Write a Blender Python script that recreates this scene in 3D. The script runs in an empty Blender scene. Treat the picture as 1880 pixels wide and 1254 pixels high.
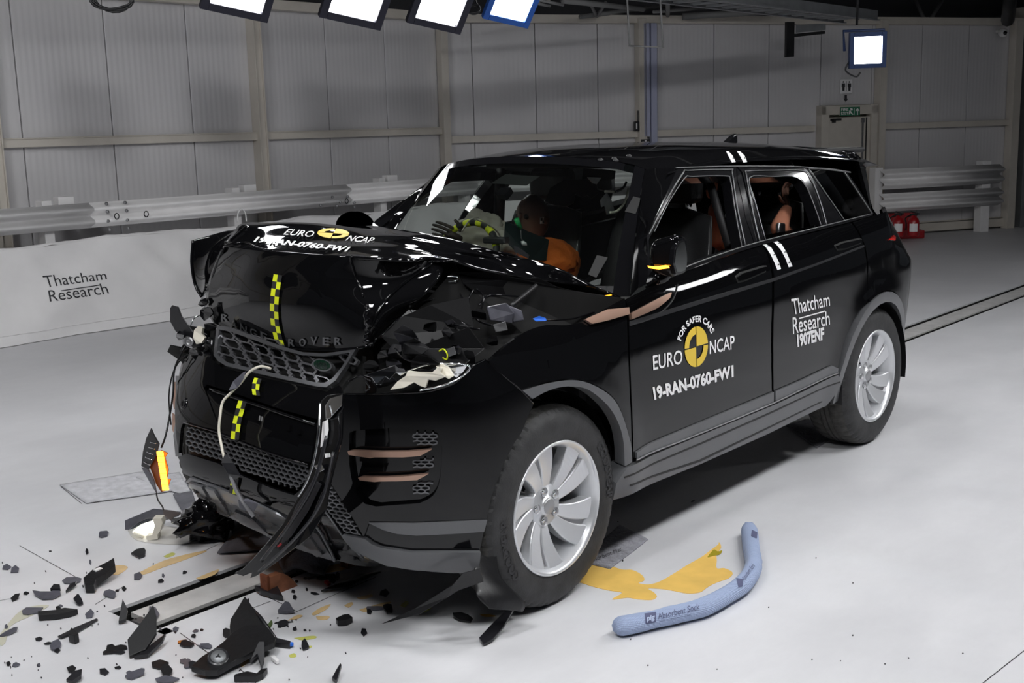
import bpy, bmesh, math, random
from math import sin, cos, pi, radians as R_
from mathutils import Vector as V, Matrix, noise
from mathutils.bvhtree import BVHTree
random.seed(7)
SC = bpy.context.scene
COL = SC.collection
# ---------------------------------------------------------------- camera
CAMP = V((-3.11236637, -3.44317119, 1.70996564))
YAW, PIT, ROL, FPX = R_(41.04820462), R_(10.36226869), R_(-1.60341357), 2144.081
DIR = V((cos(YAW)*cos(PIT), sin(YAW)*cos(PIT), -sin(PIT)))
_r = V((sin(YAW), -cos(YAW), 0)); _u = _r.cross(DIR)
RT = cos(ROL)*_r + sin(ROL)*_u
UP = -sin(ROL)*_r + cos(ROL)*_u
cam = bpy.data.cameras.new('camera'); camo = bpy.data.objects.new('camera', cam); COL.objects.link(camo)
cam.sensor_width = 36; cam.lens = FPX/1880*36; cam.clip_start = .05; cam.clip_end = 200
m = Matrix((RT, UP, -DIR)).transposed().to_4x4(); m.translation = CAMP; camo.matrix_world = m
SC.camera = camo
# ---------------------------------------------------------------- world, exposure
SC.view_settings.view_transform = 'Standard'; SC.view_settings.look = 'None'
SC.view_settings.gamma = 1; SC.view_settings.use_curve_mapping = False
SC.view_settings.exposure = 0.0
w = bpy.data.worlds.new('hall_ambient'); SC.world = w; w.use_nodes = True
w.node_tree.nodes['Background'].inputs[0].default_value = (.80, .88, 1, 1)
w.node_tree.nodes['Background'].inputs[1].default_value = .035
LAMP_E = 26.0           # emission of the visible flood light panels
OVER_E = 26.0; FRONT_E = 76.0
RIG_E = 70.0            # emission of the lamp rig behind the camera

def ray(px, py): return (DIR*FPX + RT*(px-940) + UP*(627-py))
def at(px, py, ax=2, val=0.0):
    """pixel -> point on the plane  axis=val"""
    d = ray(px, py); t = (val-CAMP[ax])/d[ax]; return CAMP + d*t
X, Y, Z = 0, 1, 2
# ---------------------------------------------------------------- materials
def mat(name, col, rough=.5, metal=0., coat=0., emit=None, es=0., var=0., vs=8., bump=0., bs=60., trans=0., ior=1.45, spec=.5, rvar=0.):
    m = bpy.data.materials.new(name); m.use_nodes = True
    nt = m.node_tree; b = nt.nodes['Principled BSDF']; I = b.inputs
    c = (*col, 1) if len(col) == 3 else col
    I['Base Color'].default_value = c; I['Roughness'].default_value = rough; I['Metallic'].default_value = metal
    I['Coat Weight'].default_value = coat; I['Coat Roughness'].default_value = .03
    I['IOR'].default_value = ior; I['Transmission Weight'].default_value = trans; I['Specular IOR Level'].default_value = spec
    if emit: I['Emission Color'].default_value = (*emit, 1); I['Emission Strength'].default_value = es
    if var or bump or rvar:
        tc = nt.nodes.new('ShaderNodeTexCoord')
        n = nt.nodes.new('ShaderNodeTexNoise'); n.inputs['Scale'].default_value = vs; n.inputs['Detail'].default_value = 6
        nt.links.new(tc.outputs['Object'], n.inputs['Vector'])
        if var:
            mp = nt.nodes.new('ShaderNodeMapRange'); mp.inputs[1].default_value = .3; mp.inputs[2].default_value = .7
            mp.inputs[3].default_value = 1-var; mp.inputs[4].default_value = 1+var
            nt.links.new(n.outputs['Fac'], mp.inputs[0])
            mx = nt.nodes.new('ShaderNodeMix'); mx.data_type = 'RGBA'; mx.blend_type = 'MULTIPLY'; mx.inputs[0].default_value = 1
            mx.inputs[6].default_value = c; nt.links.new(mp.outputs[0], mx.inputs[7]); nt.links.new(mx.outputs[2], I['Base Color'])
        if rvar:
            mr = nt.nodes.new('ShaderNodeMapRange'); mr.inputs[1].default_value = .3; mr.inputs[2].default_value = .7
            mr.inputs[3].default_value = max(.02, rough-rvar); mr.inputs[4].default_value = rough+rvar
            nt.links.new(n.outputs['Fac'], mr.inputs[0]); nt.links.new(mr.outputs[0], I['Roughness'])
        if bump:
            n2 = nt.nodes.new('ShaderNodeTexNoise'); n2.inputs['Scale'].default_value = bs; n2.inputs['Detail'].default_value = 4
            nt.links.new(tc.outputs['Object'], n2.inputs['Vector'])
            bp = nt.nodes.new('ShaderNodeBump'); bp.inputs['Strength'].default_value = bump; bp.inputs['Distance'].default_value = .01
            nt.links.new(n2.outputs['Fac'], bp.inputs['Height']); nt.links.new(bp.outputs[0], I['Normal'])
    return m
def glassmat(name, tint, refl=.06, rough=0.0, ior=1.5):
    m = bpy.data.materials.new(name); m.use_nodes = True; nt = m.node_tree
    for n in list(nt.nodes): nt.nodes.remove(n)
    o = nt.nodes.new('ShaderNodeOutputMaterial'); t = nt.nodes.new('ShaderNodeBsdfTransparent'); t.inputs[0].default_value = (*tint, 1)
    g = nt.nodes.new('ShaderNodeBsdfGlossy'); g.inputs['Roughness'].default_value = rough; g.inputs[0].default_value = (1, 1, 1, 1)
    f = nt.nodes.new('ShaderNodeFresnel'); f.inputs[0].default_value = ior
    mx = nt.nodes.new('ShaderNodeMixShader'); nt.links.new(f.outputs[0], mx.inputs[0]); nt.links.new(t.outputs[0], mx.inputs[1]); nt.links.new(g.outputs[0], mx.inputs[2])
    nt.links.new(mx.outputs[0], o.inputs[0]); return m
M = {}
M['paint'] = mat('black_gloss_paint', (.003, .003, .0035), .3, 0, .9, spec=.0)
M['paint_dent'] = mat('scuffed_black_paint', (.0035, .0035, .004), .3, 0, .85, spec=.0, bump=.05, bs=7)
M['cladding'] = mat('dark_grey_cladding', (.105, .107, .113), .34, 0, .2, var=.05)
M['skid'] = mat('satin_grey_skid', (.16, .165, .175), .3, .5, .3, var=.12, vs=6, rvar=.08)
M['blackplastic'] = mat('black_plastic', (.007, .007, .008), .42, 0, .1, bump=.15, bs=40)
M['shard'] = mat('broken_black_plastic', (.013, .013, .016), .33, 0, .3, var=.3, vs=30)
M['shardgrey'] = mat('broken_grey_plastic', (.09, .09, .11), .35, 0, .2, var=.2, vs=30)
M['glossblack'] = mat('piano_black_plastic', (.005, .005, .006), .12, 0, .5, spec=.25)
M['rubber'] = mat('tyre_rubber', (.034, .034, .035), .62, 0, 0, var=.25, vs=20, bump=.15, bs=120)
M['rubberdusty'] = mat('dusty_tread_rubber', (.055, .053, .050), .75, 0, 0, var=.35, vs=35, bump=.2, bs=90)
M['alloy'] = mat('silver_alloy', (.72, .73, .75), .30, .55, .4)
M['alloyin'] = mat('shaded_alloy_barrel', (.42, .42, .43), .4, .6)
M['chrome'] = mat('chrome', (.75, .76, .78), .12, 1)
M['steel'] = mat('dull_steel', (.33, .33, .34), .38, .9, var=.2, vs=20)
M['copper'] = mat('rose_copper_trim', (.52, .33, .25), .32, .75, .3)
M['darkmetal'] = mat('dark_metal', (.05, .05, .052), .4, .7)
M['grillebar'] = mat('graphite_grille', (.13, .132, .14), .25, .6, .4)
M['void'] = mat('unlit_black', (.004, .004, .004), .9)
M['white'] = mat('white_vinyl', (.86, .86, .86), .45)
M['badgeyellow'] = mat('mustard_yellow_vinyl', (.80, .56, .06), .45)
M['hivis'] = mat('fluorescent_yellow_tape', (.72, .80, .015), .5)
M['tapeblack'] = mat('matt_black_tape', (.018, .018, .018), .6)
M['glass'] = glassmat('windscreen_glass', (.72, .78, .74), ior=1.55)
M['privacy'] = glassmat('dark_privacy_glass', (.05, .055, .06), ior=1.5)
M['sideglass'] = glassmat('side_glass', (.45, .48, .47), ior=1.5)
M['leather'] = mat('charcoal_leather', (.028, .029, .031), .42, 0, .1, bump=.2, bs=150)
M['cabin'] = mat('cabin_trim', (.012, .012, .013), .6)
M['airbag'] = mat('airbag_cloth', (.46, .42, .36), .85, bump=.5, bs=18, var=.08)
M['skin'] = mat('dummy_vinyl_skin', (.62, .26, .16), .42, var=.1, coat=.1)
M['skindark'] = mat('brown_vinyl_skin', (.17, .09, .065), .4, var=.1)
M['orange'] = mat('orange_cotton', (.75, .16, .02), .85, bump=.4, bs=40)
M['ivory'] = mat('ivory_plastic', (.74, .70, .60), .4, 0, .2, bump=.1, bs=25)
M['amber'] = mat('lit_amber_led', (1, .35, .02), .3, emit=(1, .36, .02), es=7)
M['amberdim'] = mat('glowing_orange_plastic', (.9, .30, .02), .25, emit=(1, .42, .02), es=1.2)  # emission makes the orange clip glow, though it is no lamp
M['red'] = mat('red_enamel', (.35, .008, .012), .35, 0, .4)
M['redlens'] = mat('red_lamp_lens', (.5, .02, .015), .15, 0, .5)
M['rust'] = mat('rusty_steel', (.20, .065, .03), .6, .5, var=.35, vs=25, bump=.3, bs=60)
M['brownbuff'] = mat('rust_brown_block', (.26, .10, .05), .5, .2, var=.3, vs=25)
M['green'] = mat('green_plastic', (.03, .40, .12), .35)
M['blue'] = mat('blue_plastic', (.02, .14, .65), .35)
M['wall'] = mat('wall_panel_coating', (.62, .61, .62), .42, 0, 0, var=.03, vs=1.5)
M['cream'] = mat('cream_steelwork', (.60, .56, .50), .5, var=.04)
M['barrier'] = mat('painted_guardrail', (.84, .83, .83), .42, .0, .1, var=.05, vs=5)
M['barrierdim'] = M['barrier']
M['curtain'] = mat('white_tarpaulin', (.80, .79, .79), .55, var=.04, vs=3, bump=.15, bs=25)
M['ink'] = mat('black_print', (.03, .03, .035), .6)
M['greyink'] = mat('grey_blue_print', (.10, .11, .20), .8)
M['lampbody'] = mat('dark_lamp_housing', (.022, .022, .035), .42, .2)
M['lampblue'] = mat('blue_lamp_housing', (.02, .10, .42), .4, .1)
M['trunking'] = mat('lilac_grey_trunking', (.42, .44, .58), .45)
M['roof'] = mat('dark_roof_sheet', (.06, .06, .065), .7)
M['truss'] = mat('roof_steel', (.20, .20, .20), .6, .2)
M['galv'] = mat('galvanised_tray', (.28, .29, .30), .45, .6, var=.1)
M['floor'] = None
M['slotdark'] = mat('slot_shade_black', (.012, .012, .012), .6, .3)  # near-black colour paints the shade down in the slots
M['concrete'] = mat('worn_cover_plate', (.52, .51, .50), .5, 0, 0, var=.14, vs=9, bump=.1, bs=60)
M['signgreen'] = mat('exit_sign_green', (.02, .16, .08), .5)
M['mat'] = mat('grey_absorbent_mat', (.30, .30, .33), .9, bump=1.0, bs=70, var=.22, vs=25)
M['matlight'] = mat('pale_absorbent_mat', (.60, .60, .63), .8, bump=.9, bs=55, var=.16, vs=22)
M['pad'] = mat('grey_absorbent_pad', (.15, .15, .17), .95, bump=.5, bs=45, var=.25, vs=10)
M['sock'] = mat('blue_woven_sock', (.38, .46, .66), .85)
M['puddle'] = mat('orange_coolant', (.93, .60, .16), .12, 0, .3, var=.12, vs=6)
M['puddlepale'] = mat('dried_orange_coolant', (.78, .56, .28), .22, 0, .3, var=.10, vs=12)
M['puddlegreen'] = mat('yellow_green_fluid', (.58, .58, .14), .2, 0, .3, var=.1, vs=12)
M['shutter'] = mat('shutter_slat_grey', (.34, .34, .34), .45, .1)
def floormat():
    m = mat('pale_grey_resin_floor', (.60, .60, .62), .42, 0, 0, spec=.35)
    nt = m.node_tree; b = nt.nodes['Principled BSDF']
    tc = nt.nodes.new('ShaderNodeTexCoord')
    n1 = nt.nodes.new('ShaderNodeTexNoise'); n1.inputs['Scale'].default_value = .9; n1.inputs['Detail'].default_value = 8; n1.inputs['Roughness'].default_value = .65
    mpv = nt.nodes.new('ShaderNodeMapping'); mpv.inputs['Scale'].default_value = (.7, 1.6, 1); mpv.inputs['Rotation'].default_value = (0, 0, .2)
    n2 = nt.nodes.new('ShaderNodeTexNoise'); n2.inputs['Scale'].default_value = 2.5; n2.inputs['Detail'].default_value = 10; n2.inputs['Roughness'].default_value = .7
    nt.links.new(tc.outputs['Object'], n1.inputs['Vector']); nt.links.new(tc.outputs['Object'], mpv.inputs['Vector']); nt.links.new(mpv.outputs[0], n2.inputs['Vector'])
    ad = nt.nodes.new('ShaderNodeMath'); ad.operation = 'MULTIPLY_ADD'; ad.inputs[1].default_value = .5
    nt.links.new(n1.outputs['Fac'], ad.inputs[0])
    hl = nt.nodes.new('ShaderNodeMath'); hl.operation = 'MULTIPLY'; hl.inputs[1].default_value = .5; nt.links.new(n2.outputs['Fac'], hl.inputs[0]); nt.links.new(hl.outputs[0], ad.inputs[2])
    cr = nt.nodes.new('ShaderNodeValToRGB'); e = cr.color_ramp.elements
    e[0].position = .34; e[0].color = (.60, .60, .62, 1); e[1].position = .64; e[1].color = (.71, .71, .73, 1)
    nt.links.new(ad.outputs[0], cr.inputs[0]); nt.links.new(cr.outputs[0], b.inputs['Base Color'])
    mr = nt.nodes.new('ShaderNodeMapRange'); mr.inputs[1].default_value = .3; mr.inputs[2].default_value = .7; mr.inputs[3].default_value = .33; mr.inputs[4].default_value = .50
    nt.links.new(n2.outputs['Fac'], mr.inputs[0]); nt.links.new(mr.outputs[0], b.inputs['Roughness'])
    return m
M['floor'] = floormat()
def sockmat():
    m = M['sock']; nt = m.node_tree; b = nt.nodes['Principled BSDF']
    tc = nt.nodes.new('ShaderNodeTexCoord'); v = nt.nodes.new('ShaderNodeTexWave'); v.inputs['Scale'].default_value = 60; v.wave_type = 'BANDS'; v.bands_direction = 'DIAGONAL'
    v2 = nt.nodes.new('ShaderNodeTexWave'); v2.inputs['Scale'].default_value = 70; v2.bands_direction = 'Y'
    for q in (v, v2): nt.links.new(tc.outputs['Object'], q.inputs['Vector'])
    a = nt.nodes.new('ShaderNodeMath'); a.operation = 'ADD'; nt.links.new(v.outputs['Fac'], a.inputs[0]); nt.links.new(v2.outputs['Fac'], a.inputs[1])
    bp = nt.nodes.new('ShaderNodeBump'); bp.inputs['Strength'].default_value = .5; bp.inputs['Distance'].default_value = .004
    nt.links.new(a.outputs[0], bp.inputs['Height']); nt.links.new(bp.outputs[0], b.inputs['Normal'])
sockmat()
# ---------------------------------------------------------------- mesh helpers
def link(name, me, parent=None, m=None, kind=None, label=None):
    o = bpy.data.objects.new(name, me); COL.objects.link(o)
    if m is not None:
        for q in (m if isinstance(m, (list, tuple)) else [m]): me.materials.append(M[q] if isinstance(q, str) else q)
    if parent is not None:
        o.parent = parent; o.matrix_parent_inverse = world(parent).inverted()
    if kind: o['kind'] = kind
    if label: o['label'] = label
    return o
def world(o):
    return world(o.parent) @ o.matrix_parent_inverse @ o.matrix_basis if o.parent else o.matrix_basis.copy()
def empty(name, loc, label=None, cat=None, group=None, kind=None):
    o = bpy.data.objects.new(name, None); COL.objects.link(o); o.location = loc; o.empty_display_size = .1
    tag(o, label, cat, group, kind); return o
def tag(o, label=None, cat=None, group=None, kind=None):
    if label: o['label'] = label
    if cat: o['category'] = cat
    if group: o['group'] = group
    if kind: o['kind'] = kind
    return o
class MB:
    def __init__(s): s.v = []; s.f = []; s.mi = []; s.n = []; s.cur = 0; s.sm = []
    def add(s, vs, fs, smooth=False):
        k = len(s.v); s.v += [V(p) for p in vs]; s.f += [[k+i for i in f] for f in fs]; s.mi += [s.cur]*len(fs); s.sm += [smooth]*len(fs); return s
    def box(s, c, d, rz=0, rx=0, ry=0, axes=None):
        c = V(c); A = axes or [Matrix.Rotation(rz, 3, 'Z') @ Matrix.Rotation(ry, 3, 'Y') @ Matrix.Rotation(rx, 3, 'X') @ V(q) for q in ((1, 0, 0), (0, 1, 0), (0, 0, 1))]
        vs = [c + A[0]*(i*d[0]/2) + A[1]*(j*d[1]/2) + A[2]*(k*d[2]/2) for i in (-1, 1) for j in (-1, 1) for k in (-1, 1)]
        return s.add(vs, [(0, 1, 3, 2), (4, 6, 7, 5), (0, 4, 5, 1), (2, 3, 7, 6), (0, 2, 6, 4), (1, 5, 7, 3)])
    def tube(s, pts, r, n=8, cap=True, closed=False, flat=1.0):
        pts = [V(p) for p in pts]; k = len(s.v); L = len(pts); rr = r if isinstance(r, (list, tuple)) else [r]*L
        prev = None; rings = []
        for i, p in enumerate(pts):
            a = pts[i-1] if (i > 0 or closed) else p; b = pts[(i+1) % L] if (i < L-1 or closed) else p
            t = (b-a).normalized() if (b-a).length > 1e-9 else V((0, 0, 1))
            if prev is None: u = t.orthogonal().normalized()
            else: u = (prev - t*prev.dot(t)); u = u.normalized() if u.length > 1e-6 else t.orthogonal().normalized()
            prev = u; w_ = t.cross(u)
            rings.append([p + u*(rr[i]*cos(2*pi*j/n)) + w_*(rr[i]*flat*sin(2*pi*j/n)) for j in range(n)])
        vs = [q for g in rings for q in g]; fs = []
        for i in range(L if closed else L-1):
            for j in range(n):
                a = i*n+j; b = i*n+(j+1) % n; c = ((i+1) % L)*n+(j+1) % n; d = ((i+1) % L)*n+j; fs.append((a, b, c, d))
        if cap and not closed: fs += [tuple(range(n))[::-1], tuple((L-1)*n+j for j in range(n))]
        return s.add(vs, fs, True)
    def lathe(s, prof, c, axis, n=32, up=None, ang=(0, 2*pi)):
        """prof: [(r,h)...] revolved about axis through c"""
        c = V(c); ax = V(axis).normalized(); u = (V(up) if up else ax.orthogonal()).normalized(); w_ = ax.cross(u)
        full = abs(ang[1]-ang[0]-2*pi) < 1e-6; N = n if full else n+1; P = len(prof)
        vs = []
        for i in range(N):
            a = ang[0]+(ang[1]-ang[0])*i/n
            for r, h in prof: vs.append(c + ax*h + (u*cos(a)+w_*sin(a))*r)
        fs = []
        for i in range(n):
            for j in range(P-1):
                a = i*P+j; b = ((i+1) % N)*P+j; fs.append((a, b, b+1, a+1))
        return s.add(vs, fs, True)
    def ext(s, poly, off):
        """extrude a 3D polygon by vector off"""
        off = V(off); n = len(poly); vs = [V(p) for p in poly]; vs += [p+off for p in vs]
        tri = tess([vs[:n]])
        fs = [t for t in tri] + [tuple(i+n for i in t)[::-1] for t in tri] + [(i, (i+1) % n, n+(i+1) % n, n+i) for i in range(n)]
        return s.add(vs, fs)
    def build(s, name, m, parent=None, kind=None, label=None, bevel=0, auto=True, seg=2, sub=0):
        me = bpy.data.meshes.new(name); o0 = V((0, 0, 0))
        if parent is None and s.v:
            lo = V([min(p[i] for p in s.v) for i in range(3)]); hi = V([max(p[i] for p in s.v) for i in range(3)]); o0 = V(((lo.x+hi.x)/2, (lo.y+hi.y)/2, lo.z))
        me.from_pydata([p-o0 for p in s.v], [], s.f); me.update()
        for i, p in enumerate(me.polygons): p.use_smooth = s.sm[i]; p.material_index = s.mi[i]
        if auto: fixn(me)
        o = link(name, me, parent, m, kind, label); o.location = o0
        if bevel:
            b = o.modifiers.new('bevel', 'BEVEL'); b.width = bevel; b.segments = seg; b.limit_method = 'ANGLE'; b.angle_limit = R_(35)
        return o
def fixn(me):
    bm = bmesh.new(); bm.from_mesh(me); bmesh.ops.recalc_face_normals(bm, faces=bm.faces); bm.to_mesh(me); bm.free()
from mathutils.geometry import tessellate_polygon
def tess(loops): return [tuple(t) for t in tessellate_polygon(loops)]
def cr(pts, n=8, closed=False):
    """Catmull-Rom through points"""
    pts = [V(p) for p in pts]; L = len(pts); out = []
    for i in range(L if closed else L-1):
        g = lambda k: pts[k % L] if closed else pts[max(0, min(L-1, k))]
        a, b, c, d = g(i-1), g(i), g(i+1), g(i+2)
        for k in range(n):
            t = k/n; out.append(.5*((2*b)+(c-a)*t+(2*a-5*b+4*c-d)*t*t+(3*b-a-3*c+d)*t**3))
    if not closed: out.append(pts[-1])
    return out
def pl(xs, ys, x):
    """monotone piecewise cubic (smoothed linear) table"""
    if x <= xs[0]: return ys[0]
    if x >= xs[-1]: return ys[-1]
    for i in range(len(xs)-1):
        if x <= xs[i+1]: break
    h = xs[i+1]-xs[i]; t = (x-xs[i])/h
    def sl(k):
        if k == 0: return (ys[1]-ys[0])/(xs[1]-xs[0])
        if k == len(xs)-1: return (ys[-1]-ys[-2])/(xs[-1]-xs[-2])
        a = (ys[k]-ys[k-1])/(xs[k]-xs[k-1]); b = (ys[k+1]-ys[k])/(xs[k+1]-xs[k])
        return 0 if a*b <= 0 else 2*a*b/(a+b)
    m0, m1 = sl(i)*h, sl(i+1)*h
    return ys[i]*(2*t**3-3*t*t+1)+m0*(t**3-2*t*t+t)+ys[i+1]*(-2*t**3+3*t*t)+m1*(t**3-t*t)

# guide surfaces: parametric P(u,v); px -> (u,v) and point+normal
class Guide:
    """regular grid of points, for ray hits and normals"""
    def __init__(s, rows):
        s.rows = rows; nr = len(rows); nc = len(rows[0]); s.nr, s.nc = nr, nc
        vs = [p for r in rows for p in r]; s.v = vs
        N = []
        for i in range(nr):
            for j in range(nc):
                du = rows[min(i+1, nr-1)][j]-rows[max(i-1, 0)][j]; dv = rows[i][min(j+1, nc-1)]-rows[i][max(j-1, 0)]
                n = du.cross(dv); n = n.normalized() if n.length > 1e-12 else V((0, 0, 1))
                N.append(n)
        s.N = N; s.tri = []
        for i in range(nr-1):
            for j in range(nc-1):
                a = i*nc+j; b = a+1; c = a+nc+1; d = a+nc; s.tri += [(a, b, c), (a, c, d)]
        s.bvh = BVHTree.FromPolygons(vs, s.tri)
        mid = N[(nr//2)*nc+nc//2]; pm = vs[(nr//2)*nc+nc//2]
        if mid.dot(CAMP-pm) < 0: s.N = [-n for n in N]
    def _nrm(s, loc, idx):
        a, b, c = s.tri[idx]; A, B, C_ = s.v[a], s.v[b], s.v[c]
        n = (B-A).cross(C_-A); ar = n.length
        if ar < 1e-14: return s.N[a]
        wa = (B-loc).cross(C_-loc).dot(n)/ar/ar; wb = (C_-loc).cross(A-loc).dot(n)/ar/ar; wc = 1-wa-wb
        return (s.N[a]*wa+s.N[b]*wb+s.N[c]*wc).normalized()
    def px(s, x, y):
        d = ray(x, y).normalized(); loc, n, idx, dist = s.bvh.ray_cast(CAMP, d)
        if loc is None:
            # closest approach along the ray to the surface
            best = None
            t = 1.5
            while t < 9:
                p = CAMP+d*t; q = s.bvh.find_nearest(p)
                if best is None or q[3] < best[0]: best = (q[3], q[0], q[2], p)
                t += .06
            loc, idx = best[1], best[2]
        n = s._nrm(loc, idx)
        return loc, (n if n.dot(CAMP-loc) > -.02 else -n)
def mesh_patch(name, loops, fn, m, parent, step=12., off=0., thick=.012, kind=None, label=None, back=True, jit=0.):
    """loops: 2D polygons (outer + holes) in the guide's domain, gridded, lifted by fn(a,b)->(P,N); a return flange gives thickness"""
    bm = bmesh.new(); es = []
    for lp in loops:
        vs = [bm.verts.new((p[0], p[1], 0)) for p in lp]
        for i in range(len(vs)): es.append(bm.edges.new((vs[i], vs[(i+1) % len(vs)])))
    bmesh.ops.triangle_fill(bm, use_beauty=True, edges=es)
    if not bm.faces:
        bm.free(); raise Exception('fill failed '+name)
    xs = [v.co.x for v in bm.verts]; ys = [v.co.y for v in bm.verts]
    for ax, lo, hi in ((0, min(xs), max(xs)), (1, min(ys), max(ys))):
        k = math.floor(lo/step)+1
        while k*step < hi:
            co = V((0, 0, 0)); co[ax] = k*step; no = V((0, 0, 0)); no[ax] = 1
            bmesh.ops.bisect_plane(bm, geom=bm.verts[:]+bm.edges[:]+bm.faces[:], plane_co=co, plane_no=no, dist=1e-6); k += 1
    bm.verts.ensure_lookup_table(); bm.verts.index_update()
    PN = [fn(v.co.x, v.co.y) for v in bm.verts]
    P = [p+n*off for p, n in PN]; N = [n for p, n in PN]
    F = [[v.index for v in f.verts] for f in bm.faces]
    B = [(e.verts[0].index, e.verts[1].index) for e in bm.edges if len(e.link_faces) == 1]
    # orient front faces along normals
    F2 = []
    for f in F:
        a, b, c = P[f[0]], P[f[1]], P[f[2]]; nn = V((0, 0, 0))
        for i in range(len(f)): nn += P[f[i]].cross(P[f[(i+1) % len(f)]])
        F2.append(f if nn.dot(N[f[0]]) > 0 else f[::-1])
    bm.free(); k = len(P); vs = list(P); ns = list(N); faces = list(F2); nf = len(faces)
    if thick:
        vs += [P[i]-N[i]*thick for i in range(k)]; ns += [-n for n in N]
        if back: faces += [[i+k for i in f][::-1] for f in F2]
        q = len(vs); idx = {}
        for a, b in B:
            t = (P[b]-P[a]); sn = t.cross(N[a]); sn = sn.normalized() if sn.length > 1e-9 else N[a]
            for z in (a, b, b+k, a+k): vs.append(vs[z]); ns.append(sn)
            faces.append([q, q+1, q+2, q+3]); q += 4
    me = bpy.data.meshes.new(name); me.from_pydata(vs, [], faces)
    for p in me.polygons: p.use_smooth = True
    me.update()
    # flip side normals consistently with face normal
    for i in range(nf, len(faces)):
        p = me.polygons[i]; n0 = ns[p.vertices[0]]
        if n0.dot(p.normal) < 0:
            for vi in p.vertices:
                if vi >= 2*k: ns[vi] = -ns[vi]
    me.normals_split_custom_set_from_vertices(ns)
    used = set(i for f in faces for i in f)
    return link(name, me, parent, m, kind, label)
def inset(poly, d):
    """move polygon edges inwards by d (screen px or metres)"""
    n = len(poly); A = sum(poly[i][0]*poly[(i+1) % n][1]-poly[(i+1) % n][0]*poly[i][1] for i in range(n))
    s = 1 if A > 0 else -1; out = []
    for i in range(n):
        p0, p1, p2 = V(poly[i-1]).to_2d(), V(poly[i]).to_2d(), V(poly[(i+1) % n]).to_2d()
        a = (p1-p0).normalized(); b = (p2-p1).normalized(); na = V((-a.y, a.x))*s; nb = V((-b.y, b.x))*s
        h = (na+nb); h = h.normalized() if h.length > 1e-6 else na
        c = max(.5, h.dot(na)); q = p1+h*(d/c); out.append((q.x, q.y))
    return out
def seg2(pts, n=6, closed=False): return [(p.x, p.y) for p in cr([V((a, b, 0)) for a, b in pts], n, closed)]
def arcpx(pts, n=6): return seg2(pts, n)
def text_mesh(body, bold=0.0, sx=1.0, shear=0.0, align='LEFT', space=1.0):
    cu = bpy.data.curves.new('t', 'FONT'); cu.body = body; cu.size = 1; cu.align_x = align; cu.shear = shear; cu.offset = bold; cu.resolution_u = 3; cu.space_character = space
    o = bpy.data.objects.new('t', cu); COL.objects.link(o); dg = bpy.context.evaluated_depsgraph_get(); dg.update()
    me = bpy.data.meshes.new_from_object(o.evaluated_get(dg)); vs = [(v.co.x*sx, v.co.y) for v in me.vertices]; fs = [list(p.vertices) for p in me.polygons]
    bpy.data.objects.remove(o); bpy.data.curves.remove(cu); bpy.data.meshes.remove(me); return vs, fs
def text_norm(body, **k):
    """text scaled so that the cap box is 0..1 in both directions"""
    vs, fs = text_mesh(body, **k); x0 = min(v[0] for v in vs); x1 = max(v[0] for v in vs); y0 = 0.0; y1 = max(v[1] for v in vs)
    return [((v[0]-x0)/(x1-x0), (v[1]-y0)/(y1-y0)) for v in vs], fs
def bil(q, u, v):
    """quad q: bl, br, tr, tl"""
    return tuple(q[0][i]*(1-u)*(1-v)+q[1][i]*u*(1-v)+q[2][i]*u*v+q[3][i]*(1-u)*v for i in (0, 1))
def decal(name, vs2, fs, fn, m, parent, off=.0012, step=None, kind=None, label=None):
    """2D faces in guide domain -> thin vinyl lying on the surface"""
    bm = bmesh.new(); bv = [bm.verts.new((a, b, 0)) for a, b in vs2]
    for f in fs:
        try: bm.faces.new([bv[i] for i in f])
        except ValueError: pass
    if step:
        xs = [v.co.x for v in bm.verts]; ys = [v.co.y for v in bm.verts]
        for ax, lo, hi in ((0, min(xs), max(xs)), (1, min(ys), max(ys))):
            k = math.floor(lo/step)+1
            while k*step < hi:
                co = V((0, 0, 0)); co[ax] = k*step; no = V((0, 0, 0)); no[ax] = 1
                bmesh.ops.bisect_plane(bm, geom=bm.verts[:]+bm.edges[:]+bm.faces[:], plane_co=co, plane_no=no, dist=1e-6); k += 1
    bm.verts.index_update(); PN = [fn(v.co.x, v.co.y) for v in bm.verts]; F = [[v.index for v in f.verts] for f in bm.faces]; bm.free()
    me = bpy.data.meshes.new(name); me.from_pydata([p+n*off for p, n in PN], [], F); me.update()
    flips = [i for i, p in enumerate(me.polygons) if p.normal.dot(PN[p.vertices[0]][1]) < 0]
    for i in flips: me.polygons[i].flip()
    me.update()
    return link(name, me, parent, m, kind, label)
# ================================================================ SETTING
BX, BY = 7.51, 6.85                      # bend of the wall
WD = V((.87719, -.48013, 0)); WN = V((.48013, .87719, 0))
def rw(t, z, out=0.0): return V((BX, BY, 0)) + WD*t - WN*out + V((0, 0, z))
def wr(px, py, out=0.0):
    """pixel -> (t,z) in the plane of the right wall, 'out' metres in front of it"""
    d = ray(px, py); o = V((BX, BY, 0)) - WN*out - CAMP; k = WN.dot(o)/WN.dot(d); p = CAMP+d*k
    return (p-V((BX, BY, 0))).dot(WD), p.z
WTOP = 3.06
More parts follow.
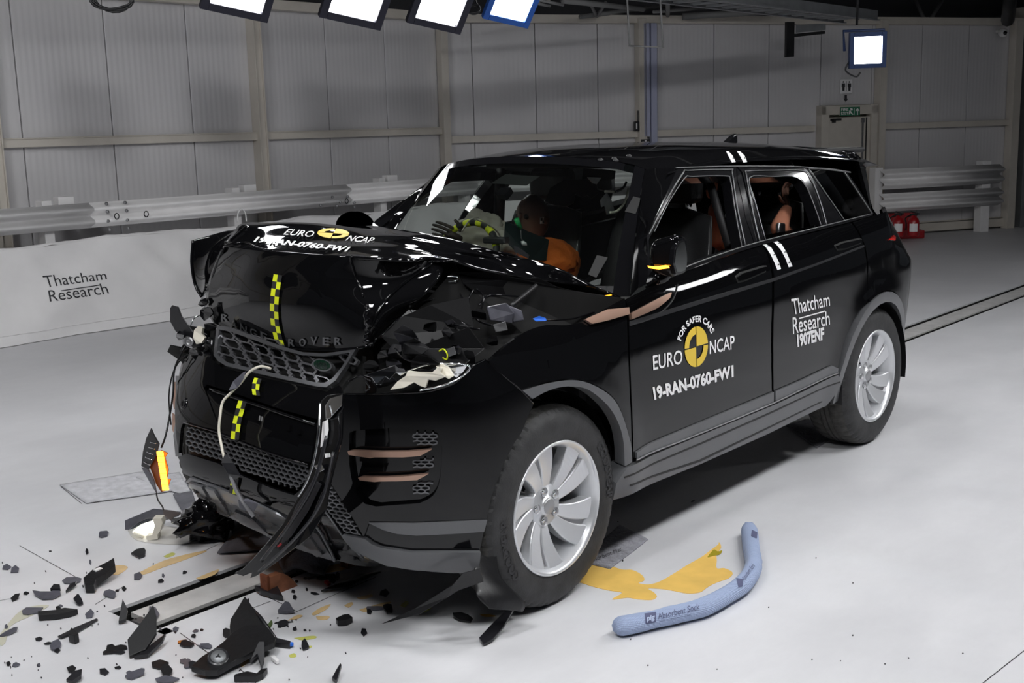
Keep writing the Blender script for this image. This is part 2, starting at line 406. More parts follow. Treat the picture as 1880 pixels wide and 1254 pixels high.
# floor with the two tow slots
mb = MB()
def slab(x0, x1, y0, y1, z1=0.0, t=.15): mb.box(((x0+x1)/2, (y0+y1)/2, z1-t/2), (x1-x0, y1-y0, t))
SX = -1.045
slab(-14, SX, -14, 16); slab(SX, 34, -14, .076); slab(SX, 34, .365, 16)
fl = mb.build('floor', 'floor', kind='structure')
mb = MB(); slab(SX, 34, .076, .365, -.17, .05); mb.build('floor_channel_bed', 'slotdark', fl)
for y in (.0785, .1295, .3025, .3625):
    mb = MB(); mb.box((SX/2+17, y, -.095), (34-SX, .004, .165)); mb.build('slot_shade_strip', 'slotdark', fl)  # dark strips added so the slot sides look shaded
mb = MB(); slab(SX+.05, .9, .138, .294, -.002, .02); slab(.905, 12, .132, .300, -.001, .02); slab(12.005, 34, .132, .300, -.001, .02)
mb.build('slot_cover_plate', 'concrete', fl, label='scuffed off-white cover plate between the two rail slots')
mb = MB(); slab(SX+.012, SX+.04, .02, .36, -.03, .05)
for y in (.04, .2): mb.box((SX+.03, y, -.02), (.04, .05, .04))
mb.build('slot_end_bracket', 'steel', fl)
for j, pts in enumerate([[(36, 1002), (138, 1059)], [(110, 892), (150, 925)], [(494, 1097), (545, 1123)], [(545, 1123), (612, 1093), (690, 1060)], [(455, 1120), (497, 1104)], [(0, 1103), (35, 1096)], [(175, 1110), (228, 1076)], [(357, 1020), (400, 1000)], [(1805, 1254), (1880, 1195)], [(330, 1162), (395, 1208)], [(440, 1228), (470, 1254)], [(1180, 870), (1250, 840)]]):
    mb = MB()
    for a, b in zip(pts, pts[1:]):
        a, b = at(*a), at(*b); n = (b-a).normalized().cross(V((0, 0, 1)))*.0018; h = V((0, 0, .0006))
        mb.add([a+n+h, b+n+h, b-n+h, a-n+h], [(0, 1, 2, 3)])
    mb.build('floor_joint', 'darkmetal', fl)
# left wall: sandwich panels, each its own piece
def ribmat(m, direction, scale):
    nt = m.node_tree; b = nt.nodes['Principled BSDF']; tc = nt.nodes.new('ShaderNodeTexCoord'); wv = nt.nodes.new('ShaderNodeTexWave'); wv.inputs['Scale'].default_value = scale; wv.bands_direction = direction
    nt.links.new(tc.outputs['Object'], wv.inputs['Vector']); bp = nt.nodes.new('ShaderNodeBump'); bp.inputs['Strength'].default_value = .35; bp.inputs['Distance'].default_value = .004
    nt.links.new(wv.outputs['Fac'], bp.inputs['Height']); nt.links.new(bp.outputs[0], b.inputs['Normal'])
ribmat(M['wall'], 'X', 5.0)
mb = MB(); mb.box((BX-7, BY+.12, WTOP/2), (14.2, .1, WTOP)); wl = mb.build('wall_left', 'cream', kind='structure')
k = 0; proto = None
for i in range(-7, 7):
    x0 = 2.095+.9*i; x1 = min(x0+.9, BX-.02)
    if x1-x0 < .05: continue
    if proto is None or x1-x0 < .88:
        mb = MB(); mb.box(((x1-x0)/2, 0, WTOP/2), (x1-x0-.012, .05, WTOP-.04)); me = bpy.data.meshes.new('wall_panel'); me.from_pydata(mb.v, [], mb.f)
        bm = bmesh.new(); bm.from_mesh(me); bmesh.ops.recalc_face_normals(bm, faces=bm.faces); bmesh.ops.bevel(bm, geom=[e for e in bm.edges], offset=.004, segments=1, affect='EDGES'); bm.to_mesh(me); bm.free(); me.materials.append(M['wall'])
        if x1-x0 > .88: proto = me
    else: me = proto
    o = bpy.data.objects.new('wall_panel', me); COL.objects.link(o); o.parent = wl; o.matrix_parent_inverse = world(wl).inverted(); o.location = (x0+.006, BY+.045, .02)
# right wall (turned), same panels
Mr = Matrix(((WD.x, WN.x, 0), (WD.y, WN.y, 0), (0, 0, 1)))
axr = [WD, WN, V((0, 0, 1))]
mb = MB(); mb.box(rw(4.5, WTOP/2, -.12), (9.1, .1, WTOP), axes=axr); wrt = mb.build('wall_right', 'cream', kind='structure')
seams = [.0, .414, 1.262, 2.129, 2.99, 3.846, 4.707, 5.548, 6.41, 7.271, 8.11, 8.97]
for a, b in zip(seams, seams[1:]):
    mb = MB(); z0 = .02
    if abs(a-4.707) < .01: pass
    if abs(a-5.548) < .01: z0 = 1.9
    mb.box(((b-a)/2, 0, (WTOP-.04-z0)/2), (b-a-.012, .05, WTOP-.04-z0)); me = bpy.data.meshes.new('wall_panel'); me.from_pydata(mb.v, [], mb.f); fixn(me); me.materials.append(M['wall'])
    o = bpy.data.objects.new('wall_panel', me); COL.objects.link(o); o.parent = wrt; o.matrix_parent_inverse = world(wrt).inverted()
    o.location = rw(a+.006, z0, -.045); o.rotation_euler = (0, 0, math.atan2(WD.y, WD.x))
# trims: girts, top rails, columns, base channel
def trim(name, bld, m='cream'): o = bld.build(name, m, kind='structure', bevel=.004); return o
mb = MB(); mb.box((BX-7, BY-.02, 1.70), (13.9, .08, .085)); mb.box((BX-7, BY-.065, 1.735), (13.9, .015, .012)); trim('trim_1', mb)
mb = MB(); mb.box(rw(2.72, 1.585, .03), (5.40, .08, .085), axes=axr); trim('trim_2', mb)
mb = MB(); mb.box(rw(7.7, 1.585, .03), (2.5, .08, .085), axes=axr); trim('trim_3', mb)
mb = MB(); mb.box((BX-7, BY-.03, WTOP), (14, .12, .10)); trim('trim_4', mb)
mb = MB(); mb.box(rw(4.5, WTOP-.01, .03), (9.1, .12, .10), axes=axr); trim('trim_5', mb)
for x in (-1.2, 1.80, 4.68):
    mb = MB(); mb.box((x, BY-.035, WTOP/2), (.10, .11, WTOP)); mb.box((x-.045, BY-.10, WTOP/2), (.012, .03, WTOP)); mb.box((x+.045, BY-.10, WTOP/2), (.012, .03, WTOP)); trim('trim_6', mb)
mb = MB(); mb.box((BX-.02, BY-.06, WTOP/2), (.10, .12, WTOP), rz=-.25); trim('trim_7', mb)
for t, w_ in ((2.72, .12), (6.52, .13), (8.93, .16)):
    mb = MB(); mb.box(rw(t, WTOP/2, .05), (w_, .12, WTOP), axes=axr); mb.box(rw(t-w_/2+.01, WTOP/2, .115), (.015, .03, WTOP), axes=axr); trim('trim_8', mb)
mb = MB(); mb.box(rw(7.75, .09, .02), (2.4, .06, .12), axes=axr); mb.box(rw(7.75, .17, .02), (2.4, .03, .015), axes=axr); mb.box(rw(2.7, .09, .02), (5.3, .06, .12), axes=axr); trim('baseboard_right', mb)
# door
mb = MB(); t0, t1, zt = 5.49, 6.44, 1.89
mb.box(rw(t0+.065, zt/2, .05), (.13, .14, zt), axes=axr); mb.box(rw(t1-.055, zt/2, .05), (.11, .14, zt), axes=axr); mb.box(rw((t0+t1)/2, zt-.06, .05), (t1-t0, .14, .13), axes=axr)
fr = mb.build('trim_9', 'cream', kind='structure', bevel=.006)
mb = MB(); mb.box(rw((t0+t1)/2+.01, .87, .055), (.72, .05, 1.72), axes=axr); dr = mb.build('door_1', 'cream', kind='structure', bevel=.004)
mb = MB(); mb.box(rw(5.74, 1.70, .10), (.16, .04, .03), axes=axr); mb.box(rw(5.70, 1.68, .11), (.03, .05, .05), axes=axr); mb.build('door_closer', 'darkmetal', dr)
mb = MB(); mb.box(rw(6.20, .9, .09), (.022, .02, 1.55), axes=axr); mb.box(rw(6.20, .95, .10), (.04, .03, .05), axes=axr); mb.box(rw(6.20, 1.68, .095), (.05, .03, .06), axes=axr); mb.box(rw(6.20, .62, .10), (.07, .05, .25), axes=axr); mb.build('panic_bar', 'steel', dr)
mb = MB(); mb.box(rw(6.27, .87, .082), (.02, .004, 1.7), axes=axr); mb.build('door_gap_seal', 'tapeblack', dr)
def wtext(mbm, body, q, out, **k):
    """flat lettering on the right wall: q = bl,br,tr,tl pixels"""
    vs, fs = text_norm(body, **k); P = []
    for u, v in vs:
        t, z = wr(*bil(q, u, v), out); P.append(rw(t, z, out))
    mbm.add(P, [f[::-1] for f in fs])
def wquad(mbm, q, out, th=.006):
    P = [rw(*wr(*p, out), out) for p in q]; mbm.ext(P, WN*th)
# fire exit sign
sg = empty('fire_exit_sign', rw(5.95, 1.80, .14), 'green fire exit sign with a running figure and an up arrow above the door', 'sign')
mb = MB(); wquad(mb, [(1543, 213), (1579, 211.5), (1579, 196), (1543, 197)], .145); mb.build('sign_board', 'signgreen', sg)
mb = MB(); wtext(mb, 'FIRE', [(1544.5, 204), (1557.5, 203.5), (1557.5, 199), (1544.5, 199.3)], .148, bold=.02); wtext(mb, 'EXIT', [(1544.5, 210.7), (1557.5, 210.2), (1557.5, 205.6), (1544.5, 206)], .148, bold=.02)
for q in ([(1561, 199), (1565, 199), (1566, 202.5), (1562, 203)], [(1559, 203), (1562, 203), (1563, 206), (1567, 210), (1565, 211), (1561, 207), (1559.5, 210.5), (1558, 210)], [(1568, 198.5), (1568.8, 198.5), (1568.8, 211), (1568, 211)], [(1573.5, 211), (1573.5, 203), (1571, 204.5), (1571, 202), (1574.3, 198.3), (1577.7, 202), (1577.7, 204.5), (1575.2, 203), (1575.2, 211)]):
    mb.add([rw(*wr(*p, .148), .148) for p in q], [t for t in tess([[V((p[0], p[1], 0)) for p in q]])])
mb.build('pictogram', 'white', sg)
# toilet sign and arrow
sg = empty('toilet_sign', rw(6.0, 2.05, .01), 'white square toilet sign with two standing figures above a black down arrow', 'sign')
mb = MB(); wquad(mb, [(1543, 172), (1564.5, 171.5), (1564.5, 145.5), (1543, 146)], .015, .004); mb.build('sign_board', 'white', sg, bevel=.001)
mb = MB()
for cx in (1548.5, 1559.5):
    for q in ([(cx-1.2, 151.8), (cx+1.2, 151.8), (cx+1.5, 150), (cx, 148.7), (cx-1.5, 150)], [(cx-3, 153), (cx+3, 153), (cx+3.2, 160), (cx+2.3, 160), (cx+2, 167), (cx-2, 167), (cx-2.3, 160), (cx-3.2, 160)]):
        mb.add([rw(*wr(*p, .018), .018) for p in q], tess([[V((p[0], p[1], 0)) for p in q]]))
q = [(1553.6, 149), (1554.4, 149), (1554.4, 167.5), (1553.6, 167.5)]; mb.add([rw(*wr(*p, .018), .018) for p in q], [(0, 1, 2, 3)])
mb.build('pictogram', 'ink', sg)
mb = MB(); q = [(1551, 174.5), (1555, 174.3), (1555, 181), (1557.3, 181), (1553, 187), (1549, 181.3), (1551, 181.2)]; mb.ext([rw(*wr(*p, .018), .018) for p in q], WN*.003); mb.build('down_arrow', 'ink', sg)
# roller shutter
mb = MB(); mb.box(rw(11.6, WTOP/2, -.16), (5.0, .05, WTOP), axes=axr); sh = mb.build('door_2', 'shutter', kind='structure')
mb = MB(); mb.box(rw(9.21, 1.55, .02), (.16, .16, 3.1), axes=axr); mb.box(rw(9.33, 1.55, .05), (.05, .10, 3.1), axes=axr); mb.build('shutter_guide', 'galv', sh, bevel=.004)
me = None
for i in range(42):
    if me is None:
        mb = MB(); h = .068; mb.add([(0, 0, 0), (4.6, 0, 0), (4.6, -.02, .012), (0, -.02, .012), (4.6, -.022, h-.012), (0, -.022, h-.012), (4.6, 0, h), (0, 0, h)], [(0, 1, 2, 3), (3, 2, 4, 5), (5, 4, 6, 7)])
        me = bpy.data.meshes.new('slat'); me.from_pydata(mb.v, [], mb.f); me.materials.append(M['shutter'])
    o = bpy.data.objects.new('slat', me); COL.objects.link(o); o.parent = sh; o.matrix_parent_inverse = world(sh).inverted(); o.location = rw(9.3, .06+.0712*i, -.10); o.rotation_euler = (0, 0, math.atan2(WD.y, WD.x))
mb = MB(); mb.box(rw(11.5, 3.12, .0), (4.8, .4, .3), axes=axr); mb.build('shutter_box', 'cream', sh, bevel=.01)
# ceiling and roof steel
mb = MB(); mb.box((9, 1, 4.6), (46, 40, .06)); ce = mb.build('ceiling', 'roof', kind='structure')
for i in range(10):
    mb = MB(); p = rw(-6+2.2*i, 3.75, -.6); q = p-WN*12; mb.tube([p, q], .05, 6); mb.build('purlin', 'truss', ce)
mb = MB(); mb.box((7, 8.2, 3.7), (36, .05, 1.4)); mb.build('eaves_cladding', 'roof', ce)
mb = MB(); mb.box(rw(7, 3.7, -.9), (22, .05, 1.4), axes=axr); mb.build('eaves_cladding', 'roof', ce)
def tp(px, py, z): return at(px, py, 2, z)
def tru(pts, r, m='truss', parent=ce, name='truss_tube'):
    mb = MB(); mb.tube(pts, r, 8); return mb.build(name, m, parent)
tru([tp(1033, 1, 3.0), tp(1181, 17, 3.0)], .03); tru([tp(1065, 31, 3.05), tp(1240, 8, 3.3)], .028); tru([tp(1083, 5, 3.1), tp(1095, 30, 3.08)], .02); tru([tp(1112, 5, 3.1), tp(1096, 30, 3.08)], .02)
tru([tp(1226, 5, 3.1), tp(1226, 34, 3.1)], .028); tru([tp(1200, 22, 3.05), tp(1330, 12, 3.3)], .02); tru([tp(1253, 30, 3.08), tp(1430, 20, 3.12)], .045)
tru([tp(1705, 42, 3.05), tp(1730, 0, 3.4)], .03); tru([tp(1700, 42, 3.05), tp(1680, 0, 3.4)], .03); tru([tp(1700, 42, 3.06), tp(1860, 30, 3.2)], .03); tru([tp(1440, 4, 3.2), tp(1590, 30, 3.2)], .03); tru([tp(975, 15, 3.1), tp(990, 0, 3.2)], .03)
tru([tp(1850, 38, 3.0), tp(1858, -30, 3.4)], .09, 'darkmetal', name='roof_bracket')
# conduit loop, trunking, socket, radio box, cable bracket
t = empty('hanging_conduit_loop', tp(1156, 80, 2.6), 'thin grey rectangular conduit loop hanging in front of the lilac wall trunking', 'conduit')
mb = MB(); pts = [(1151, -5), (1156, 84), (1217, 87), (1212, -5)]; D0 = 10.6
pts3 = [CAMP+ray(*p).normalized()*D0 for p in pts]
mb.tube([pts3[0], pts3[1]], .009, 6); mb.build('hanger_rod', 'truss', t); mb = MB(); mb.tube([pts3[3], pts3[2]], .009, 6); mb.build('hanger_rod', 'truss', t)
mb = MB(); mb.tube([pts3[1]-RT*.01, pts3[2]+RT*.01], .007, 6); mb.build('cross_bar', 'truss', t)
t = empty('wall_trunking', rw(2.95, .1, .06), 'pair of lilac-grey vertical cable trunking covers on the back wall', 'trunking')
for a, b, z0 in ((1181.5, 1192.5, 1.55), (1195.2, 1206, 1.2)):
    t0 = wr(a, 120, .1)[0]; t1 = wr(b, 120, .1)[0]; mb = MB(); mb.box(rw((t0+t1)/2, (z0+3.0)/2, .07), (t1-t0, .08, 3.0-z0), axes=axr); mb.build('trunking_cover', 'trunking', t, bevel=.004)
so = empty('wall_socket', rw(*wr(1185, 266, .1), .1), 'black double wall socket at the foot of the left trunking cover', 'socket')
mb = MB(); wquad(mb, [(1177, 266.5), (1193.5, 266), (1193.5, 255.5), (1177, 256)], .13, .05); mb.build('socket_plate', 'darkmetal', so, bevel=.004)
mb = MB()
for cx in (1181, 1190):
    wquad(mb, [(cx-2.6, 264.5), (cx+2.6, 264.3), (cx+1.6, 260), (cx-1.6, 260.1)], .135, .004)
wquad(mb, [(1184, 260), (1187, 260), (1187, 257), (1184, 257)], .135, .004); mb.build('switch', 'barrier', so)
ra = empty('radio_receiver', rw(*wr(1171, 240, .1), .1), 'small black box with a whip aerial standing on the wall rail', 'receiver')
mb = MB(); wquad(mb, [(1166, 241), (1177, 240.7), (1177, 223), (1166, 223)], .12, .05); mb.build('case', 'blackplastic', ra, bevel=.006)
mb = MB(); a = wr(1171.3, 223, .1); b = wr(1171.3, 203, .1); mb.tube([rw(*a, .1), rw(*b, .1)], .008, 6); mb.build('aerial', 'blackplastic', ra)
mb = MB(); wquad(mb, [(1168, 237), (1170, 237), (1170, 226), (1168, 226)], .123, .004); mb.build('display', 'barrier', ra)
# cable tray
t = empty('cable_tray', tp(1350, 20, 2.85), 'long grey perforated cable tray running under the dark roof', 'cable tray')
A0, A1 = tp(1118, -8, 2.85), tp(1548, 40, 2.85); d = (A1-A0).normalized(); nn = d.cross(V((0, 0, 1)))
for k_, (o_, w_) in enumerate(((0, .05), (.42, .05))):
    mb = MB(); mb.box((A0+A1)/2+nn*o_+V((0, 0, .04)), ((A1-A0).length, .02, .11), axes=[d, nn, V((0, 0, 1))]); mb.box((A0+A1)/2+nn*(o_+.02)-V((0, 0, .015)), ((A1-A0).length, .05, .012), axes=[d, nn, V((0, 0, 1))]); mb.build('tray_side', 'galv', t)
L_ = (A1-A0).length; me = None
for i in range(int(L_/.3)):
    mb = MB(); mb.box(A0+d*(.15+.3*i)+nn*.21+V((0, 0, .0)), (.05, .42, .02), axes=[d, nn, V((0, 0, 1))]); mb.build('tray_rung', 'galv', t)
mb = MB(); mb.tube([A0+nn*.15+V((0, 0, .03)), A1+nn*.2+V((0, 0, .03))], .02, 6); mb.tube([A0+nn*.25+V((0, 0, .03)), A1+nn*.25+V((0, 0, .03))], .016, 6); mb.build('cable', 'blackplastic', t)
t = empty('cable_bracket', rw(*wr(1450, 104, .5), .5), 'dark slotted steel hanging bracket with a side arm below the cable tray', 'bracket')
def wq(q, out, th, m, name, par): mb = MB(); wquad(mb, q, out, th); return mb.build(name, m, par)
wq([(1444, 105), (1458, 104), (1459, 40), (1445, 40)], .8, .05, 'darkmetal', 'upright', t); wq([(1459, 68), (1515, 62), (1515, 56.5), (1459, 62)], .8, .05, 'darkmetal', 'arm', t); wq([(1462, 60), (1516, 55), (1516, 43), (1462, 46)], .9, .01, 'galv', 'side_plate', t)
# security camera
t = empty('security_camera', rw(*wr(1842, 66, .2), .2), 'small white dome security camera high in the right wall corner', 'camera')
a = wr(1842, 60, .25); mb = MB(); mb.lathe([(0, -.07), (.05, -.07), (.06, -.02), (.06, .03), (.045, .07), (.0, .085)], rw(*a, .25), -WN-WD*.4, 20); mb.build('housing', 'barrier', t)
mb = MB(); mb.lathe([(0, .06), (.03, .082), (.024, .095), (0, .10)], rw(*a, .25)+V((-.01, 0, -.01)), -WN-WD*.4, 16); mb.build('lens', 'glossblack', t)
mb = MB(); mb.box(rw(a[0]+.1, a[1]+.03, .1), (.16, .05, .03), axes=axr); mb.build('wall_arm', 'barrier', t)
# guard rails
def wbeam_prof(h, d, kind=2):
    """profile (out,z) of a corrugated barrier of height h and depth d"""
    n = 28; return [(d*(.5-.5*cos(2*pi*kind*(i/n)))*(1 if 0 < i < n else 1), h*i/n) for i in range(n+1)]
def sweep(prof, p0, p1, out, seg=1):
    mb = MB(); P = len(prof); vs = []
    for k_ in range(seg+1):
        b = p0.lerp(p1, k_/seg)
        vs += [b+out*o+V((0, 0, z)) for o, z in prof]
    fs = [(k_*P+i, (k_+1)*P+i, (k_+1)*P+i+1, k_*P+i+1) for k_ in range(seg) for i in range(P-1)]
    mb.add(vs, fs, True); return mb
def solid(o, th): s = o.modifiers.new('thickness', 'SOLIDIFY'); s.thickness = th; s.offset = 0; return o
zt = at(0, 385, 1, 6.22).z; zb = at(0, 434, 1, 6.22).z
gb = empty('roadside_barrier', (3, 6.3, 0), 'long pale grey corrugated steel barrier above the white sheet along the back wall', 'barrier')
for x0, x1 in ((-3.0, 2.35), (2.34, 5.40), (5.39, 7.55)):
    solid(sweep(wbeam_prof(zt-zb, .085), V((x0, 6.28+(.006 if x0 in (2.34,) else 0), zb)), V((x1, 6.28+(.006 if x0 in (2.34,) else 0), zb)), V((0, -1, 0))).build('beam', 'barrier', gb, auto=False), .006)
d2 = WD; p0 = V((7.5, 6.28, zb)); solid(sweep(wbeam_prof(zt-zb, .085), p0, p0+WD*3.2, -WN).build('beam', 'barrier', gb, auto=False), .006)
for x in (-1.9, .1, 2.0, 4.0, 6.0, 7.4):
    mb = MB(); mb.box((x, 6.42, (zt+.02)/2), (.09, .12, zt+.06)); mb.build('post', 'barrier', gb, bevel=.004)
for i, x in enumerate((-.2, 1.93, 3.92, 5.9)):
    mb = MB(); mb.box((x+.25, 6.40, zt+.03), (.15 if i else .5, .10, .07)); mb.build('spacer_block', 'barrier', gb, bevel=.006)
me = None
for cx, cy in ((197, 374), (231, 372), (199, 389), (234, 387), (200, 406), (235, 404), (203, 421), (237, 419), (612, 362), (640, 361), (626, 371), (652, 372), (620, 378), (652, 380), (590, 377)):
    p = at(cx, cy, 1, 6.19); mb = MB(); mb.lathe([(0, .012), (.011, .01), (.016, 0), (.016, -.01)], p+V((0, .01, 0)), (0, -1, 0), 8); mb.build('bolt', 'steel', gb)
for cx, cy in ((214, 397), (268, 393), (636, 369)):
    p = at(cx, cy, 1, 6.18); mb = MB(); mb.tube([p+V((.022*cos(a), -.004, .026*sin(a))) for a in [2*pi*i/12 for i in range(12)]], .005, 6, closed=True); mb.build('hook', 'darkmetal', gb)
mb = MB(); a = at(443, 383, 1, 6.15); mb.tube(cr([a+V((-.05, 0, -.13)), a+V((-.045, 0, -.05)), a, a+V((.045, 0, -.05)), a+V((.05, 0, -.13))], 6), .007, 6); mb.build('strap_loop', 'barrier', gb)
# white sheet hanging below the barrier
zc = at(0, 459, 1, 6.24).z
def sheet_pt(u, v, x0, x1):
    x = x0+(x1-x0)*u; s = sin(x*2.1+1)*.5+sin(x*5.3+v*1.5)*.22+sin((x-.9*(1-v))*8.7)*.12
    n = noise.noise(V((x*1.2+(1-v)*1.0, v*1.3, 0)))*.055+noise.noise(V((x*4-(1-v)*3, v*1.5, 3)))*.018
    top = .04*sin(x*3)*.3*(v > .97)
    return V((x, 6.235-.05*(1-v)+.03*s*(.3+.7*v)+n*1.5, .006+(zc-.004+noise.noise(V((x*2, 0, 7)))*.02)*v+top))
def sheetmesh(x0, x1, n, mm, fn): 
    rows = [[fn(i/n, j/mm, x0, x1) for i in range(n+1)] for j in range(mm+1)]
    return Guide(rows)
CUR = sheetmesh(-3, 7.5, 260, 34, sheet_pt)
mb = MB(); mb.add(CUR.v, [(i*CUR.nc+j, i*CUR.nc+j+1, (i+1)*CUR.nc+j+1, (i+1)*CUR.nc+j) for i in range(CUR.nr-1) for j in range(CUR.nc-1)], True)
cu = empty('white_sheet', (3, 6.2, 0), 'white tarpaulin sheet with two lines of black lettering hung below the long barrier', 'sheet')
mb.build('sheet_panel', 'curtain', cu, auto=False)
mb = MB(); n = 130; vs = []
for i in range(n+1):
    x = -3+10.5*i/n; p = sheet_pt(i/n, 1, -3, 7.5)
    for j in range(6): vs.append(p+V((0, .012*j+.004+.014*noise.noise(V((x*6, j, 0))), .022*sin(j*.75)+.012*noise.noise(V((x*7, j*2, 5)))-(.0 if j else .0))))
mb.add(vs, [(i*6+j, (i+1)*6+j, (i+1)*6+j+1, i*6+j+1) for i in range(n) for j in range(5)], True); mb.build('folded_top_edge', 'curtain', cu)
mb = MB(); n = 60; rr = []
for j in range(9):
    for i in range(n+1): x = 3.2*i/n; rr.append(V((7.5, 6.22, .006+zc*j/8))+WD*x-WN*(.02*sin(x*6+j*.3)))
mb.add(rr, [(j*(n+1)+i, j*(n+1)+i+1, (j+1)*(n+1)+i+1, (j+1)*(n+1)+i) for j in range(8) for i in range(n)], True); mb.build('sheet_panel', 'curtain', cu)
mb = MB()
def hem(z):
    pts = [sheet_pt(i/200, z/zc, -3, 7.5)+V((0, -.004, 0)) for i in range(201)]; return pts
mb.tube(hem(.09), .0035, 5); mb.build('hem_fold', 'curtain', cu)
def ctext(body, q, **k):
    vs, fs = text_norm(body, **k); decal('lettering', [bil(q, u, v) for u, v in vs], fs, CUR.px, 'ink', cu, off=.004)
ctext('Thatcham', [(84.5, 528), (196, 512.5), (193, 497.5), (77.5, 506.5)], sx=.9); ctext('Research', [(91.5, 554), (200, 538.5), (193, 519.5), (88, 533.5)], sx=.9)
decal('lettering', [(112, 533.2), (184, 522.3), (184, 524), (112, 535)], [(0, 1, 2, 3)], CUR.px, 'ink', cu, off=.004, step=12)
# right barrier: two corrugated rails on posts
rb = empty('double_rail_barrier', rw(7.4, 0, .35), 'short painted barrier of two corrugated rails on posts beside the roller shutter', 'barrier')
o_ = .38
for (yt, yb, xl, xr) in (((313, 351), (300, 334), 1617, 1838), ((359, 393), (342, 373), 1616, 1836)):
    tl, zl = wr(xl, yt[0], o_); _, zl2 = wr(xl, yt[1], o_); tr_, zr = wr(xr, yb[0], o_); _, zr2 = wr(xr, yb[1], o_)
    z0 = (zl2+zr2)/2; h = (zl-zl2+zr-zr2)/2
    solid(sweep(wbeam_prof(h, .11, 2), rw(tl, z0, o_-.02), rw(tr_, z0, o_-.02), -WN).build('rail', 'barrierdim', rb), .008)
tl, zl = wr(1613, 308, o_-.05); mb = MB(); mb.box(rw(tl, zl/2, o_-.1), (.13, .14, zl), axes=axr); mb.build('post', 'barrierdim', rb, bevel=.006)
tl, zl = wr(1811, 295, o_-.05); mb = MB(); mb.box(rw(tl, zl/2, o_-.1), (.16, .14, zl), axes=axr); mb.build('post', 'barrierdim', rb, bevel=.006)
# fire extinguishers on their stand
def ext_at(px, label):
    p = at(px, 434, 2, .09); t = empty('fire_extinguisher', p, label, 'fire extinguisher')
    mb = MB(); mb.lathe([(0, 0), (.075, 0), (.08, .02), (.08, .20), (.06, .25), (.025, .27), (.025, .29), (0, .29)], p, (0, 0, 1), 20); mb.build('cylinder', 'red', t)
    mb = MB(); mb.box(p+V((0, 0, .30)), (.03, .10, .03)); mb.box(p+V((0, -.02, .325)), (.025, .12, .015), rx=.25); mb.build('valve_handle', 'blackplastic', t)
    mb = MB(); mb.tube(cr([p+V((0, .03, .29)), p+V((.03, .12, .25)), p+V((.02, .11, .17)), p+V((0, .10, .08))], 6), .011, 6); mb.build('hose', 'blackplastic', t)
    mb = MB(); mb.lathe([(.0815, .07), (.0815, .18)], p, (0, 0, 1), 12, up=(-1, -.5, 0), ang=(-.7, .7)); mb.build('label', 'white', t)
ext_at(1648, 'red fire extinguisher nearer the car, on the red stand under the double rail'); ext_at(1676, 'red fire extinguisher nearer the roller shutter, on the red stand under the double rail')
st = at(1662, 437, 2, 0); t = empty('extinguisher_stand', st, 'low red extinguisher stand on the floor below the double rail', 'stand')
mb = MB(); ax_ = RT.cross(V((0, 0, 1))).normalized(); ax2 = V((0, 0, 1)).cross(ax_).normalized()
A3 = [ax2, ax_, V((0, 0, 1))]; mb.box(st+V((0, 0, .06)), (.46, .30, .12), axes=A3); mb.build('base_tray', 'red', t, bevel=.02)
mb = MB(); mb.box(st-ax_*-.0+V((.1, .12, .2)), (.46, .04, .30), axes=A3); mb.build('back_board', 'red', t, bevel=.01)
# ---------------------------------------------------------------- lamps
def lampmat(name, e): return mat(name, (1, 1, 1), .5, emit=(.985, .99, 1), es=e)
M['lamp'] = lampmat('lit_flood_panel', LAMP_E); M['lamprig'] = lampmat('lit_rig_panel', RIG_E); M['lampover'] = lampmat('lit_overhead_panel', OVER_E); M['lampdoor'] = lampmat('lit_side_rig_panel', 15); M['lampfront'] = lampmat('lit_front_rig_panel', FRONT_E)
def flood(c, a, b, w_, h_, body, em, label, cat='floodlight', dep=.2, yoke=True, group=None):
    """c centre of the lit face; a right, b up (unit, orthogonal); the face looks along a x b"""
    n = a.cross(b).normalized(); A3 = [a, b, n]
    t = empty('floodlight', c-b*h_*.6-n*dep*.5, label, cat, group)
    mb = MB(); mb.box(c, (w_, h_, .004), axes=A3); mb.build('lit_panel', em, t)
    fw = .16*w_
    mb = MB()
    for s in (-1, 1):
        mb.box(c+a*(s*(w_/2+fw/2))+n*.01, (fw, h_+2*fw, .05), axes=A3); mb.box(c+b*(s*(h_/2+fw/2))+n*.01, (w_, fw, .05), axes=A3)
    mb.build('bezel', body, t, bevel=.004)
    mb = MB(); k = [c+a*(i*(w_/2+fw))+b*(j*(h_/2+fw))-n*.016 for i, j in ((-1, -1), (1, -1), (1, 1), (-1, 1))]; q = [c+a*(i*w_*.36)+b*(j*h_*.36)-n*dep for i, j in ((-1, -1), (1, -1), (1, 1), (-1, 1))]
    mb.add(k+q, [(0, 1, 5, 4), (1, 2, 6, 5), (2, 3, 7, 6), (3, 0, 4, 7), (4, 5, 6, 7), (3, 2, 1, 0)]); mb.build('housing', body, t, bevel=.008)
    mb = MB()
    for i in range(5): mb.box(c-n*(dep+.02)+a*((i-2)*w_*.15), (.012, h_*.6, .05), axes=A3)
    mb.build('cooling_fins', body, t)
    if yoke:
        mb = MB(); s = w_/2+fw+.02
        mb.tube([c-a*s-n*.06, c-a*s+b*(h_*.75)-n*.10, c+a*s+b*(h_*.75)-n*.10, c+a*s-n*.06], .014, 6); mb.build('yoke', body, t)
    return t
def frame(da, db, ia=(1, -.09), ib=(.45, .85)):
    a = (RT*ia[0]+UP*ia[1]+DIR*da).normalized(); b = (RT*ib[0]+UP*ib[1]+DIR*db); b = (b-a*b.dot(a)).normalized(); return a, b
a, b = frame(.55, -.62)
names = ['leftmost', 'second from the left', 'third from the left']
